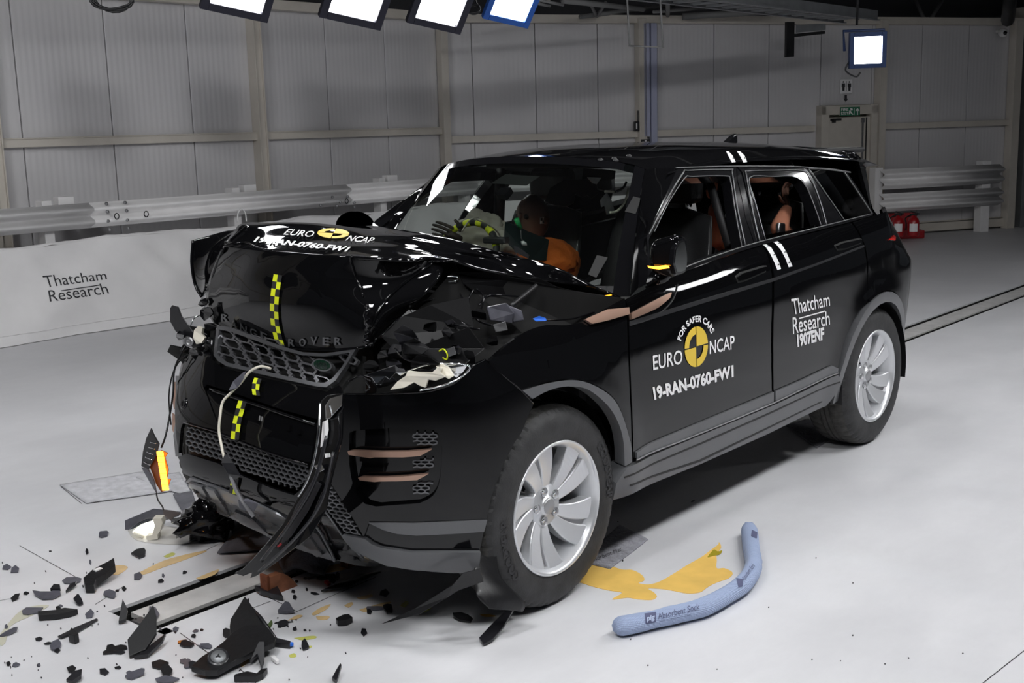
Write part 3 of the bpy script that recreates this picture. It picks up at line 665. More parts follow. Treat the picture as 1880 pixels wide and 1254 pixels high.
for i, (px, py, Yp, wpx) in enumerate(((443, -30, 3.1, 88), (658, -12, 3.1, 84), (812, 2, 3.1, 76))):
    c = at(px, py, 1, Yp); dist = (c-CAMP).dot(DIR); w_ = wpx/FPX*dist*1.10
    flood(c, a, b, w_, w_*.95, 'lampbody', 'lamp', 'lit floodlight in a dark housing, %s of the top row' % names[i])
c = at(942, 0, 1, 3.1); dist = (c-CAMP).dot(DIR); a2, b2 = frame(.5, -.6, ib=(.62, .85)); w_ = 66/FPX*dist*1.08
flood(c, a2, b2, w_, w_*.95, 'lampblue', 'lamp', 'lit floodlight in a bright blue housing at the right end of the row')
c = at(1592, 92, 0, 7.6); dist = (c-CAMP).dot(DIR); a, b = frame(.05, -.22, (1, .05), (0, 1)); w_ = 52/FPX*dist
M['lamphaze'] = mat('hazed_lamp_housing', (.015, .035, .11), .4)  # blue tint paints the lamp haze over a dark housing
flood(c, a, b, w_, w_*.92, 'lamphaze', 'lamp', 'single lit floodlight hanging high above the far door')
mb = MB(); tt = empty('lamp_cable', c+V((0, 0, .5)), 'black cable and hanging pole above the single far floodlight', 'cable')
mb.tube([c+b*.24-a.cross(b)*.3, c+b*.9-a.cross(b)*.3+RT*.02], .012, 6); mb.build('pole', 'blackplastic', tt); mb = MB(); mb.tube(cr([c-a*.17-b*.1, c-a*.20-b*.18, c-a*.10-b*.24, c-a*.06-b*.2], 6), .008, 6); mb.build('cable', 'blackplastic', tt)
# rig bars and cable loops
mb = MB(); p = at(360, -75, 1, 3.15)+V((0, .1, .34)); q = at(1100, -30, 1, 3.15)+V((0, .1, .34)); mb.tube([p, q], .025, 8); rg = mb.build('lighting_bar', 'darkmetal'); tag(rg, 'dark bar carrying the row of floodlights above the picture', 'bar')
for (px, py, r_, lab) in ((205, -6, .10, 'coil of black cable hanging at the top left'), (868, 16, .045, 'small loop of black cable between the third floodlight and the blue one')):
    c = at(px, py, 1, 3.1); mb = MB(); pts = []
    for i in range(60):
        a_ = 2*pi*i/20; rr = r_*(1+.12*sin(i*.7)); pts.append(c+RT*(rr*cos(a_)*1.2)+UP*(rr*sin(a_)*.8)+DIR*(.006*i/20))
    mb.tube(pts+[pts[-1]+V((0, .1, .25)), pts[-1]+V((0, .1, .62))], .008, 6); tag(mb.build('cable_coil', 'blackplastic'), lab, 'cable')
c = at(990, -4, 1, 3.5); t = empty('rig_clamp', c, 'cream clamp box with two short grey tubes right of the blue floodlight', 'clamp')
mb = MB(); mb.box(c+RT*.02, (.16, .1, .05), axes=[RT, DIR, UP]); mb.build('box', 'cream', t); mb = MB(); mb.tube([at(965, 3, 1, 3.4), at(1010, 11, 1, 3.4)], .012, 8); mb.tube([at(978, -2, 1, 3.4), at(1034, 9, 1, 3.4)], .014, 8); mb.build('tube', 'truss', t)
# the same lighting rig continues behind and beside the camera
def aim(c, tgt): n = (V(tgt)-V(c)).normalized(); a = n.cross(V((0, 0, 1))).normalized()*-1; b = n.cross(a); return a, (b if b.z > 0 else -b)
RIG = [((-2.4, -3.3, 4.1), (-.9, -1.2, 0), 'left'), ((.2, -3.3, 4.2), (.7, -1.3, 0), 'middle left'), ((2.8, -3.2, 4.2), (2.6, -1.4, 0), 'middle right'), ((5.2, -3.2, 4.1), (4.6, -2.2, 0), 'right'), ((6.5, -4.35, 2.9), (1.2, -.9, .9), 'door side'), ((8.0, -3.2, 4.1), (7.6, -2.9, 0), 'added far right'), ((-2.9, -1.2, 4.1), (-.8, .2, .3), 'front near'), ((-2.3, 2.5, 4.1), (.8, 5.6, .5), 'front far')]  # far right lamp is unseen, added to brighten the floor behind the car
for c, tg, nm in RIG:
    a, b = aim(c, tg); 
    if a.cross(b).dot(V(tg)-V(c)) < 0: a = -a
    flood(V(c), a, b, .62, .5, 'lampbody', 'lampfront' if 'front' in nm else 'lampdoor' if 'door' in nm else 'lamprig', 'floodlight of the rig behind the camera, %s one' % nm)
for i, (x, y) in enumerate(((-.9, .2), (3.1, .3))):
    c = V((x, y, 3.9)); flood(c, V((1, 0, 0)), V((0, -1, 0)), .55, .55, 'lampbody', 'lampover', 'floodlight hanging over the car facing down, %s one' % ('front', 'rear')[i], yoke=False)
# ================================================================ CAR
car = empty('crashed_suv', (1.4, 0, 0), 'black luxury suv with a crushed front end standing over the rail slots', 'car')
def zbelt(x): return 1.062+.066*x
def hw(x, z):
    """half width of the body side"""
    zb = zbelt(min(max(x, .2), 3.2)); u = z-zb
    base = pl([-1.1, -.82, -.72, -.60, -.42, -.26, -.20, -.12, -.05, 0, .12, .25, .36, .46, .52], [.85, .905, .925, .940, .952, .952, .946, .935, .915, .89, .835, .77, .70, .625, .54], u)
    f = pl([-.5, -.30, 0, .3], [.03, 0, 0, 0], x)
    r = pl([2.4, 2.8, 3.1, 3.25, 3.38, 3.46, 3.50], [0, .008, .035, .075, .15, .25, .40], x)
    ga = 0.03*max(0, min(1, (x-2.2)))*max(0, min(1, u*4))
    # flared arches
    fl = 0.0
    for cx in (0, 2.689):
        d = math.hypot(x-cx, z-.36); fl += .018*math.exp(-((d-.43)/.10)**2)*(1 if z < .95 else 0)
    r += .20*max(0, min(1, (x-2.85)/.5))*max(0, min(1, (z-.92)/.28))
    return base-f-r-ga+fl*(1 if z < .9 else max(0, (.95-z)/.05))
def sideP(x, z, s=-1): return V((x, s*(hw(x, z)-(.03 if s > 0 else 0)), z))
def sideN(x, z, s=-1):
    e = .012; du = sideP(x+e, z, s)-sideP(x-e, z, s); dv = sideP(x, z+e, s)-sideP(x, z-e, s); n = du.cross(dv).normalized()
    return n if n.y*s > 0 else -n
def grid(f, us, vs): return Guide([[f(u, v) for v in vs] for u in us])
lin = lambda a, b, n: [a+(b-a)*i/(n-1) for i in range(n)]
GS = grid(lambda x, z: sideP(x, z), lin(-.5, 3.5, 200), lin(.12, 1.60, 75))
def sx(pts):
    """pixels -> (x,z) on the near body side"""
    out = []
    for a, b in pts: p = GS.px(a, b)[0]; out.append((p.x, p.z))
    return out
near = lambda x, z: (sideP(x, z), sideN(x, z))
far = lambda x, z: (sideP(x, z, 1), sideN(x, z, 1))
C3 = lambda pts, n=5: seg2(pts, n)
# ---- panels of the near side, traced then laid on the curved side
door_f = sx(C3([(1148, 548), (1153, 575), (1156, 660), (1161, 780), (1162, 843)], 3)+C3([(1162, 843), (1250, 807), (1340, 771), (1418, 738)], 3)+C3([(1418, 738), (1416, 634), (1418, 518), (1413, 482), (1405, 458), (1397, 449)], 3)+C3([(1397, 449), (1330, 471), (1265, 494), (1200, 522), (1148, 548)], 3)[:-1])
def dd(p):  # drop duplicate neighbours
    out = []
    for q in p:
        if not out or math.hypot(q[0]-out[-1][0], q[1]-out[-1][1]) > .003: out.append(q)
    if math.hypot(out[0][0]-out[-1][0], out[0][1]-out[-1][1]) < .003: out.pop()
    return out
door_f = dd(door_f)
door_r = dd(sx(C3([(1399, 449), (1408, 459), (1416, 482), (1421, 518), (1419, 634), (1420, 737)], 3)+C3([(1420, 737), (1480, 711), (1537, 684)], 3)+C3([(1537, 684), (1549, 632), (1568, 586), (1592, 554)], 4)+C3([(1594, 553), (1592, 490), (1587, 455), (1574, 424), (1562, 408)], 3)+C3([(1560, 407), (1500, 424), (1450, 436), (1399, 449)], 3)[:-1]))
archR_in = C3([(1532, 716), (1539, 679), (1551, 632), (1569, 586), (1595, 554), (1618, 541), (1636, 543), (1648, 549), (1657, 570), (1661, 598), (1659, 637), (1654, 655)], 3)
def band(inner, w_, c):
    """offset a (x,z) polyline outward from c"""
    return [(p[0]+(p[0]-c[0])/math.hypot(p[0]-c[0], p[1]-c[1])*w_, p[1]+(p[1]-c[1])/math.hypot(p[0]-c[0], p[1]-c[1])*w_) for p in inner]
RC = (2.689, .36); FC = (0.0, .36)
arc = lambda c, r, a0, a1, n: [(c[0]+r*cos(R_(a0+(a1-a0)*i/n)), c[1]+r*sin(R_(a0+(a1-a0)*i/n))) for i in range(n+1)]
def mirr(name, loops, m, step=.055, thick=.02, parent=car, off=0., both=True, label=None):
    o = mesh_patch(name, loops, near, m, parent, step=step, off=off, thick=thick, label=label)
    if both: mesh_patch(name, loops, far, m, parent, step=step, off=off, thick=thick)
    return o
gap = lambda p, d=.0028: inset(p, d)
fd = mirr('front_door', [gap(door_f)], 'paint'); rd = mirr('rear_door', [gap(door_r)], 'paint')
# rear quarter: behind the rear door to the tail, above the arch
quarter = dd([(2.36, .42)] and sx([(1594, 551), (1594, 490), (1589, 455), (1576, 424), (1564, 407), (1600, 396)])+[(3.05, 1.235), (3.2, 1.21), (3.33, 1.14), (3.43, 1.03), (3.475, .9), (3.485, .74), (3.40, .62), (3.20, .56)]+arc(RC, .462, 28, 112, 10)[0:])
mirr('rear_quarter_panel', [gap(quarter)], 'paint')
bump_r = [(3.12, .47), (3.20, .552), (3.40, .61), (3.488, .73), (3.495, .5), (3.42, .34), (3.14, .30)]
mirr('rear_bumper_side', [gap(bump_r)], 'cladding')
# wheel arch claddings
a_out = arc(RC, .462, 205, 22, 18) if False else None
def archclad(c, r0, r1, a0, a1, n=18): return arc(c, r1, a0, a1, n)+arc(c, r0, a1, a0, n)
mirr('wheel_arch_cladding', [archclad(RC, .405, .458, -12, 187)], 'cladding', thick=.06, off=.004)
# front fender, pushed back; top edge follows the open bonnet line
fend = dd(sx(C3([(1147, 546), (1110, 566), (1075, 588), (1040, 596), (1000, 596), (960, 610), (925, 637), (898, 662)], 3)+[(920, 690), (957, 716)]+C3([(957, 716), (1010, 701), (1060, 697), (1105, 714), (1135, 744), (1157, 810), (1160, 846)], 4)+C3([(1160, 845), (1159, 780), (1154, 660), (1151, 575), (1147, 546)], 3)[:-1]))
mirr('front_fender', [gap(fend, .002)], 'paint_dent', both=False)
mesh_patch('front_fender', [[(.46, .42), (.46, 1.0), (.25, 1.03), (.02, .98), (-.02, .85)]+arc(FC, .46, 92, 12, 8)], far, 'paint_dent', car, step=.06)
clad = dd(sx(C3([(957, 717), (1010, 702), (1060, 698), (1104, 715), (1134, 745), (1156, 810), (1159, 848)], 4)+[(1146, 856)]+C3([(1145, 855), (1143, 812), (1135, 780), (1119, 751), (1095, 727), (1071, 713), (1039, 710), (1007, 717), (976, 733)], 4)))
mirr('wheel_arch_cladding', [gap(clad, .001)], 'cladding', thick=.05, off=.004)
mb = MB()
for s in (-1,):
    mb.lathe([(.425, .06), (.43, .12), (.43, .32)], (0.0, -.93, .36), (0, 1, 0), 24, up=(1, 0, 0), ang=(R_(-158), R_(5)))
mb.build('wheel_arch_liner', 'blackplastic', car)
mb = MB(); mb.lathe([(.40, 0), (.41, .10), (.41, .30)], (2.689, -.93, .36), (0, 1, 0), 24, up=(1, 0, 0), ang=(R_(-190), R_(10))); mb.build('wheel_arch_liner', 'blackplastic', car)
# lower door cladding band and side skirt
cl1 = sx([(1166, 830), (1189, 815), (1300, 768), (1418, 719)]+[(1418, 737), (1340, 770), (1250, 806), (1166, 841)]); mirr('door_cladding', [dd(cl1)], 'cladding', off=.008, thick=.012)
cl2 = sx([(1421, 718), (1470, 697), (1526, 671), (1537, 676), (1536, 683), (1480, 709), (1421, 735)]); mirr('door_cladding', [dd(cl2)], 'cladding', off=.008, thick=.012)
sk = [(1147, 857), (1250, 811), (1340, 774), (1420, 741), (1480, 713), (1536, 687), (1539, 700), (1527, 727), (1513, 744), (1404, 796), (1280, 851), (1142, 910), (1121, 916), (1128, 885)]
SKs = dd(sx(sk)); mirr('side_skirt', [SKs], 'cladding', off=.012, thick=.08)
for q in ([(1142, 873), (1280, 812), (1412, 754), (1538, 699), (1538, 701), (1412, 757), (1280, 815), (1142, 876)], [(1152, 888), (1280, 842), (1400, 785), (1505, 735), (1505, 737), (1400, 788), (1280, 846), (1152, 891)]):
    mesh_patch('skirt_groove', [dd(sx(q))], near, 'tapeblack', car, step=.06, off=.0135, thick=.003)
mesh_patch('skirt_highlight_strip', [dd(sx([(1164, 842), (1250, 805.5), (1340, 769), (1418, 736.5), (1536, 682.5), (1536, 684.5), (1418, 739), (1340, 771.5), (1250, 808), (1164, 844.5)]))], near, 'steel', car, step=.06, off=.013, thick=.004)
# belt moulding; paler strip paints the highlight along the waist crease
mirr('belt_moulding', [dd(sx([(1188, 524), (1265, 489), (1340, 462), (1400, 443.5), (1500, 419.5), (1560, 404), (1600, 394), (1600, 397), (1560, 408.5), (1500, 424), (1400, 449.5), (1340, 468), (1265, 495), (1190, 528)]))], 'glossblack', off=.008, thick=.02)
mirr('waist_highlight', [dd(sx([(1228, 556), (1300, 530), (1418, 512), (1500, 485), (1586, 452), (1586, 455), (1500, 489), (1418, 517.5), (1300, 548), (1228, 563)]) )][:0] or [dd(sx([(1155, 590), (1280, 552), (1418, 511), (1500, 483), (1586, 450), (1586, 453.5), (1500, 487), (1418, 517), (1280, 560), (1155, 599)]))], mat('waist_highlight_satin', (.02, .02, .022), .38, 0, .3), off=.003, thick=.006)
# greenhouse side frames (pillars) with window openings
gh = [(1190, 520), (1189, 470), (1188, 432), (1215, 372), (1238, 322), (1244, 309), (1300, 307), (1352, 306), (1352.5, 330), (1368, 400), (1386, 452), (1340, 467), (1265, 493)]
gh_hole = C3([(1196, 498), (1192.5, 470), (1191, 440)], 2)+[(1220, 380), (1250, 329)]+C3([(1253, 327), (1290, 325.5), (1328, 324)], 2)+C3([(1330, 324), (1338, 328), (1341, 336)], 2)+C3([(1342, 340), (1350, 400), (1361, 452)], 2)+[(1310, 466), (1262, 482)]
ghF = dd(sx(gh)); ghFh = dd(sx(gh_hole)); mirr('door_window_frame', [ghF, ghFh], 'glossblack', thick=.05, step=.06)
gh2 = [(1354, 306), (1420, 306), (1482, 308), (1515, 357), (1549, 406), (1500, 419), (1450, 431), (1399, 445), (1385, 400), (1371, 350), (1363, 316)]
gh2h = [(1375, 327), (1420, 325), (1462, 325), (1472, 331), (1482, 348), (1496, 384), (1506, 415), (1450, 429), (1404, 441), (1396, 410), (1385, 370)]
ghR = dd(sx(gh2)); ghRh = dd(sx(gh2h)); mirr('door_window_frame', [ghR, ghRh], 'glossblack', thick=.05, step=.06)
bp = [(1354, 308), (1361, 316), (1370, 350), (1384, 400), (1397, 447), (1388, 450), (1370, 400), (1355, 330)]; mirr('centre_pillar', [dd(sx(bp))], 'glossblack', thick=.03, off=-.003)
qg = [(1486, 310), (1520, 311), (1547, 315), (1574, 353), (1598, 392), (1575, 399), (1552, 405), (1520, 360)]
QG = dd(sx(qg)); mirr('quarter_window', [QG], 'privacy', thick=0, off=.002, step=.06)
mirr('rear_pillar', [dd(sx([(1549, 316), (1556, 318), (1580, 352), (1604, 392), (1600, 394), (1575, 354)]))], 'glossblack', thick=.03)
for s_, k_ in ((-1, .10), (1, -.10)): mb = MB(); mb.add([sideP(*p, s_)+V((0, k_, 0)) for p in QG], tess([[V((a, b, 0)) for a, b in QG]])); mb.build('inner_trim', 'cabin', car)
# chrome window trims
M['satintrim'] = mat('satin_dark_trim', (.16, .16, .165), .35, .5, .2)
def trimline(pts, r=.0030, m='satintrim', name='window_trim', off=.004, both=True):
    P = dd(sx(C3(pts, 4)+[pts[-1]]))
    for fn in ((near, far) if both else (near,)):
        mb = MB(); mb.tube([fn(*p)[0]+fn(*p)[1]*off for p in P], r, 6); mb.build(name, m, car)
trimline([(1191, 430), (1220, 372), (1254, 317), (1262, 314), (1338, 312), (1343, 318), (1352, 380), (1368, 454)])
trimline([(1200, 426), (1225, 375), (1256, 328), (1270, 325), (1330, 324), (1340, 333), (1349, 390), (1361, 455)], .0022)
trimline([(1395, 447), (1381, 390), (1369, 322), (1372, 315), (1420, 313.5), (1472, 314), (1487, 326), (1505, 371), (1517, 415)])
trimline([(1405, 443), (1385, 370), (1375, 327), (1420, 325), (1462, 325), (1480, 345), (1496, 384), (1507, 416)], .0022)
trimline([(1484, 311), (1516, 357), (1550, 406)]); trimline([(1548, 315), (1574, 353), (1600, 393)], .003)
trimline([(1484, 310), (1520, 311), (1560, 317)], .004); trimline([(1206, 516), (1265, 488), (1340, 461), (1400, 443), (1505, 417), (1600, 393)], .0035)
trimline([(1240, 309), (1300, 307), (1352, 306), (1420, 306), (1482, 308), (1560, 317)], .003, 'satintrim', 'roof_gutter_strip')
# roof
def zr(x): return pl([.90, 1.05, 1.3, 1.7, 2.2, 2.7, 3.1, 3.35], [1.575, 1.592, 1.612, 1.622, 1.614, 1.588, 1.548, 1.515], x)
def roofP(x, t):
    y = .655*t; a = abs(t); return V((x+ (.085*a*a if x < 1.2 else .085*a*a*max(0, (1.6-x)/.4) if x < 1.6 else 0), y*(1-.0*a), zr(x)-.060*a**2.6-.018*max(0, a-.85)/.15))
rows = lin(.96, 3.27, 64); cols = [sin(t*pi/2)*1.0 for t in lin(-1, 1, 45)]
RG = Guide([[roofP(x, t) for t in cols] for x in rows])
def fullgrid(name, G, m, parent=car, thick=0., flip=False, label=None):
    me = bpy.data.meshes.new(name); fs = [(i*G.nc+j, i*G.nc+j+1, (i+1)*G.nc+j+1, (i+1)*G.nc+j) for i in range(G.nr-1) for j in range(G.nc-1)]
    me.from_pydata(G.v, [], fs); me.update()
    if me.polygons[len(fs)//2].normal.dot(G.N[(G.nr//2)*G.nc+G.nc//2]) < 0: me.flip_normals()
    for p in me.polygons: p.use_smooth = True
    me.normals_split_custom_set_from_vertices(G.N)
    o = link(name, me, parent, m, label=label)
    if thick: s = o.modifiers.new('t', 'SOLIDIFY'); s.thickness = thick; s.offset = -1
    return o
fullgrid('roof_panel', RG, 'paint')
# spoiler, tailgate and rear face
def tail(t, v):  # v 0 bottom..1 top
    z = .32+(1.50-.32)*v; x = pl([.3, .55, .8, 1.0, 1.15, 1.5], [3.46, 3.52, 3.50, 3.46, 3.40, 3.22], z); w_ = pl([.3, .7, 1.0, 1.15, 1.5], [.72, .66, .62, .60, .56], z)
    return V((x-.02*t*t, w_*t, z))
fullgrid('tailgate', Guide([[tail(t, v) for v in lin(0, 1, 24)] for t in lin(-1, 1, 16)]), 'paint')
def spo(t, v): return V((3.18+.15*v-.06*t*t, .57*t, 1.535-.055*v-.035*t*t-.012*v*v))
o = fullgrid('roof_spoiler', Guide([[spo(t, v) for v in lin(0, 1, 8)] for t in lin(-1, 1, 16)]), 'glossblack', thick=.03)
for s in (-1, 1):  # side fin of the spoiler and rounded tail corner
    mb = MB(); mb.add([(3.10, s*.60, 1.50), (3.30, s*.545, 1.46), (3.33, s*.55, 1.41), (3.33, s*.575, 1.28), (3.30, s*.60, 1.18), (3.20, s*.62, 1.28)], [(0, 1, 2, 3, 4, 5)]); o = mb.build('spoiler_fin', 'glossblack', car); solid(o, .02)
def corner(u, v, s=-1):
    z = .32+(1.22-.32)*v; a = sideP(3.38, z, s); b = tail(s*1.0, (z-.32)/(1.18)); c = V((max(a.x, b.x)+.01, s*(hw(3.38, z)-.02), z)); return a*(1-u)**2+c*2*u*(1-u)+b*u*u
fullgrid('tail_corner', Guide([[corner(u, v) for v in lin(0, 1, 20)] for u in lin(0, 1, 8)]), 'paint'); fullgrid('tail_corner', Guide([[corner(u, v, 1) for v in lin(0, 1, 20)] for u in lin(0, 1, 8)]), 'paint')
mesh_patch('tail_lamp', [dd(sx([(1628, 441), (1640, 432), (1643, 436), (1642, 442), (1634, 441)]))], near, 'redlens', car, step=.05, off=.006, thick=.01)
# antenna fin
p = V((2.78, 0, zr(2.78))); mb = MB(); prof = [(-.10, 0), (-.06, .022), (0, .05), (.045, .062), (.05, .0)]
mb.add([p+V((a, -.015, b)) for a, b in prof]+[p+V((a, .015, b)) for a, b in prof], [(0, 1, 2, 3, 4), (9, 8, 7, 6, 5)]+[(i, (i+1) % 5, 5+(i+1) % 5, 5+i) for i in range(5)]); mb.build('aerial_fin', 'glossblack', car, bevel=.006)
for px in ((1128, 291), (1155, 286), (1100, 297), (1131, 297)):
    q, n = RG.px(*px); mb = MB(); mb.lathe([(0, .006), (.008, .005), (.013, 0), (.013, -.003)], q, n, 10); mb.build('roof_stud', 'darkmetal', car)
# windscreen
def wsP(t, v):
    B = V((.375+.30*t*t, .775*t, 1.045-.01*t*t)); T = roofP(.96, t*.93)+V((-.004, 0, -.002)); q = B.lerp(T, v); n = V((-.72, 0, .69)); return q+n*(.030*4*v*(1-v)*.5)
WG = Guide([[wsP(t, v) for v in lin(0, 1, 30)] for t in lin(-1, 1, 40)])
fullgrid('windscreen', WG, 'glass')
# black border of the glass and cowl
def wedge(name, ta, tb, va, vb, m='tapeblack', off=.002):
    rows_ = [[WG_at(t, v, off) for v in lin(va, vb, 10)] for t in lin(ta, tb, 12)]; return fullgrid(name, Guide(rows_), m)
def WG_at(t, v, off=.002): return wsP(t, v)+V((-.72, 0, .69))*off
wedge('glass_border', -1, 1, .94, 1.0, 'glossblack'); wedge('glass_border', -1, -.93, 0, 1, 'glossblack', .003); wedge('glass_border', .93, 1, 0, 1, 'glossblack', .003); wedge('glass_border', -1, 1, -.02, .07, 'cabin')
mesh_patch('sensor_patch', [[(927, 318), (990, 322), (965, 338), (900, 335)]], WG.px, 'tapeblack', car, step=20, off=-.006, thick=.003)
mesh_patch('sensor_housing', [[(916, 337), (934, 338), (922, 353), (905, 350)]], WG.px, 'glossblack', car, step=20, off=-.02, thick=.03)
# A pillars: loft between the glass edge and the door frame
FE = lambda s: [wsP(s, v) for v in lin(0, 1, 14)]
def pillar(s):
    g = FE(s); d0 = sx([(1190, 510), (1189, 470), (1188, 432), (1215, 372), (1238, 322), (1244, 309)]); dl = cr([V((a, b, 0)) for a, b in d0], 6)
    n = 14; D = [sideP(dl[int(i*(len(dl)-1)/(n-1))].x, dl[int(i*(len(dl)-1)/(n-1))].y, s) for i in range(n)]
    rws = []
    for k in range(7):
        u = k/6; r = []
        for i in range(n):
            a, b = g[i], D[i]; mid = (a+b)/2+V((-.02, s*.022, .012)); r.append(a*(1-u)**2+mid*2*u*(1-u)+b*u*u)
        rws.append(r)
    return fullgrid('front_pillar', Guide(rws), 'paint')
pillar(-1); pillar(1)
# roof side rails: join roof edge to the door frames
def rail(s):
    xs = lin(1.06, 3.3, 40); A = [roofP(x, s*1.0) for x in xs]; B = [sideP(x, zr(x)-.095, s) for x in xs]
    return fullgrid('roof_side_rail', Guide([[A[i]*(1-u)**2+((A[i]+B[i])/2+V((0, s*.012, .010)))*2*u*(1-u)+B[i]*u*u for i in range(40)] for u in lin(0, 1, 6)]), 'paint')
rail(-1); rail(1)
# tape strips on the windscreen edge (black pieces) and white ruler stickers
mesh_patch('black_tape_piece', [[(1163, 362), (1181, 365), (1167, 394), (1147, 390)]], WG.px, 'tapeblack', car, step=20, off=.006, thick=.001)
mesh_patch('black_tape_piece', [[(1096, 470), (1116, 474), (1095, 511), (1080, 505)]], WG.px, 'tapeblack', car, step=20, off=.006, thick=.001)
# inner shell: sill floor, firewall, dark cabin tub
mb = MB(); mb.box((1.8, 0, .34), (3.0, 1.62, .10)); mb.box((2.9, 0, .45), (1.0, 1.5, .2)); mb.build('underbody', 'blackplastic', car, bevel=.02)
mb = MB(); mb.box((.42, 0, .68), (.06, 1.50, .72)); mb.build('bulkhead', 'cabin', car, bevel=.02)
mb = MB(); mb.box((-.05, 0, .36), (.95, 1.10, .20)); mb.build('engine_undertray', 'blackplastic', car, bevel=.02)
mb = MB(); mb.box((0.0, .05, .72), (.62, .85, .5)); mb.build('engine_block', 'blackplastic', car, bevel=.04)
def innerpanel(s):
    poly = [(.45, .40), (.47, 1.00), (2.9, 1.17), (3.2, 1.15), (3.3, .9), (3.25, .62)]+arc(RC, .47, 35, 180, 10)+[(2.2, .40)]
    fn = lambda x, z: (sideP(x, z, s)-sideN(x, z, s)*.06, sideN(x, z, s)); mesh_patch('door_inner_panel', [poly], fn, 'cabin', car, step=.12, thick=.02)
innerpanel(-1); innerpanel(1)
# door details: handles, seams, copper vent blade, badge
def handle(pts, name='door_handle'):
    P = dd(sx(pts)); o = mesh_patch('handle_recess', [inset(P, -.008)], near, 'tapeblack', car, step=.05, off=.001, thick=.002)
    return mesh_patch(name, [P], near, 'paint', car, step=.05, off=.012, thick=.012)
handle([(1352, 509), (1360, 503), (1400, 491), (1405, 491), (1404, 497), (1365, 514), (1355, 516)]); handle([(1534, 452), (1545, 447), (1576, 440), (1580, 441), (1579, 445), (1550, 456), (1537, 457)])
cop = C3([(1155, 576), (1190, 557), (1228, 538)], 3)+[(1229, 539)]+C3([(1226, 548), (1205, 565), (1180, 577), (1156, 587)], 3)
mesh_patch('vent_blade', [dd(sx(cop))], near, 'copper', car, step=.05, off=.012, thick=.012, label='rose copper vent blade on the front door')
mesh_patch('vent_blade', [dd(sx([(1069, 588), (1110, 570), (1150, 566), (1151, 578), (1110, 590), (1082, 596)]))], near, 'copper', car, step=.05, off=.014, thick=.010, label='rose copper vent blade on the fender')
trimline([(1156, 596), (1185, 589), (1215, 572), (1236, 549), (1244, 522)], .0025, 'darkmetal', 'panel_crease', off=.001, both=False)
# ---- lettering on the side
def dtext(body, q, m='white', off=.0025, step=None, **k):
    vs, fs = text_norm(body, **k); return decal('lettering', [bil(q, u, v) for u, v in vs], fs, GS.px, m, car, off=off)
dtext('EURO', [(1198.5, 679), (1252, 667), (1252, 641.5), (1197.5, 652.5)], bold=.012); dtext('NCAP', [(1302, 649.5), (1348, 640), (1347.5, 615), (1302, 626)], bold=.012)
dtext('19-RAN-0760-FW1', [(1200.5, 733), (1346, 690.5), (1345.5, 669), (1197, 710)], bold=.045)
dtext('Thatcham', [(1455.5, 577.5), (1523, 560.5), (1521.5, 537.5), (1451.5, 549)], bold=.008, sx=.9); dtext('Research', [(1455, 613), (1523, 595.5), (1521.5, 571), (1454, 583)], bold=.008)
dtext('1907ENF', [(1463.5, 635.5), (1512.5, 622), (1512, 600), (1462, 614)], bold=.05)
decal('lettering', [(1466, 583.5), (1514, 570), (1514, 572.3), (1466, 585.8)], [(0, 1, 2, 3)], GS.px, 'white', car, off=.0025, step=12)
CXb, CYb = 1277.3, 636.5
def el(r, a, ux=(21.3, -5.3), uy=(-.9, -36.8)):
    """badge ellipse: unit (r, angle) -> px"""
    c, s = cos(R_(a))*r, sin(R_(a))*r; return (CXb+c*ux[0]+s*uy[0], CYb+c*ux[1]+s*uy[1])
def sector(a0, a1, r0, r1, n=14):
    o = [el(r1, a0+(a1-a0)*i/n) for i in range(n+1)]; i_ = [el(r0, a1+(a0-a1)*i/n) for i in range(n+1)] if r0 > 0 else [el(.03, (a0+a1)/2)]
    return o+i_
for s_ in (sector(2, 88, 0, 1), sector(92, 178, .62, 1), sector(182, 268, 0, 1), sector(272, 358, .62, 1)):
    decal('badge_sector', s_, tess([[V((a, b, 0)) for a, b in s_]]), GS.px, 'badgeyellow', car, off=.003)
vs, fs = text_norm('FOR SAFER CARS', bold=.03); L = 1.0; pts = []
for u, v in vs:
    a = 158-(158-22)*u; r = 1.22+.30*v; pts.append(el(r*1.0, a, (24.5, -5.6), (-1, -37.2)))
decal('lettering', pts, fs, GS.px, 'white', car, off=.0025)
# white ruler stickers with small arrows
def sticker(q, G, arrows, nm='measuring_sticker'):
    o = decal(nm, q, [tuple(range(len(q)))] if len(q) == 4 else tess([[V((a, b, 0)) for a, b in q]]), G.px, 'white', car, off=.003, step=6)
    for cx, cy, s in arrows: decal('sticker_arrow', [(cx-s, cy+s*.6), (cx+s*.9, cy+s*.5), (cx+s*.3, cy-s)], [(0, 1, 2)], G.px, 'ink', o, off=.0042)
sticker([(1398, 449), (1406, 449), (1415, 455), (1423, 469), (1430, 484), (1433, 494), (1426, 496), (1421, 483), (1414, 468), (1405, 454)], GS, [(1409, 452, 2), (1420, 468, 2.2), (1428, 486, 2.2)])
sticker([(1418, 444), (1426, 443), (1434, 449), (1442, 462), (1450, 480), (1454, 489), (1447, 491), (1441, 475), (1433, 460), (1424, 449)], GS, [(1429, 447, 2), (1440, 463, 2.2), (1448, 482, 2.2)])
sticker([(1332, 278), (1337, 279), (1344, 286), (1350, 298), (1343, 299), (1338, 290)], RG if False else GS, [(1345, 291, 1.8)]); sticker([(1352, 278), (1358, 279), (1366, 286), (1371, 298), (1364, 299), (1359, 289)], GS, [(1366, 291, 1.8)])
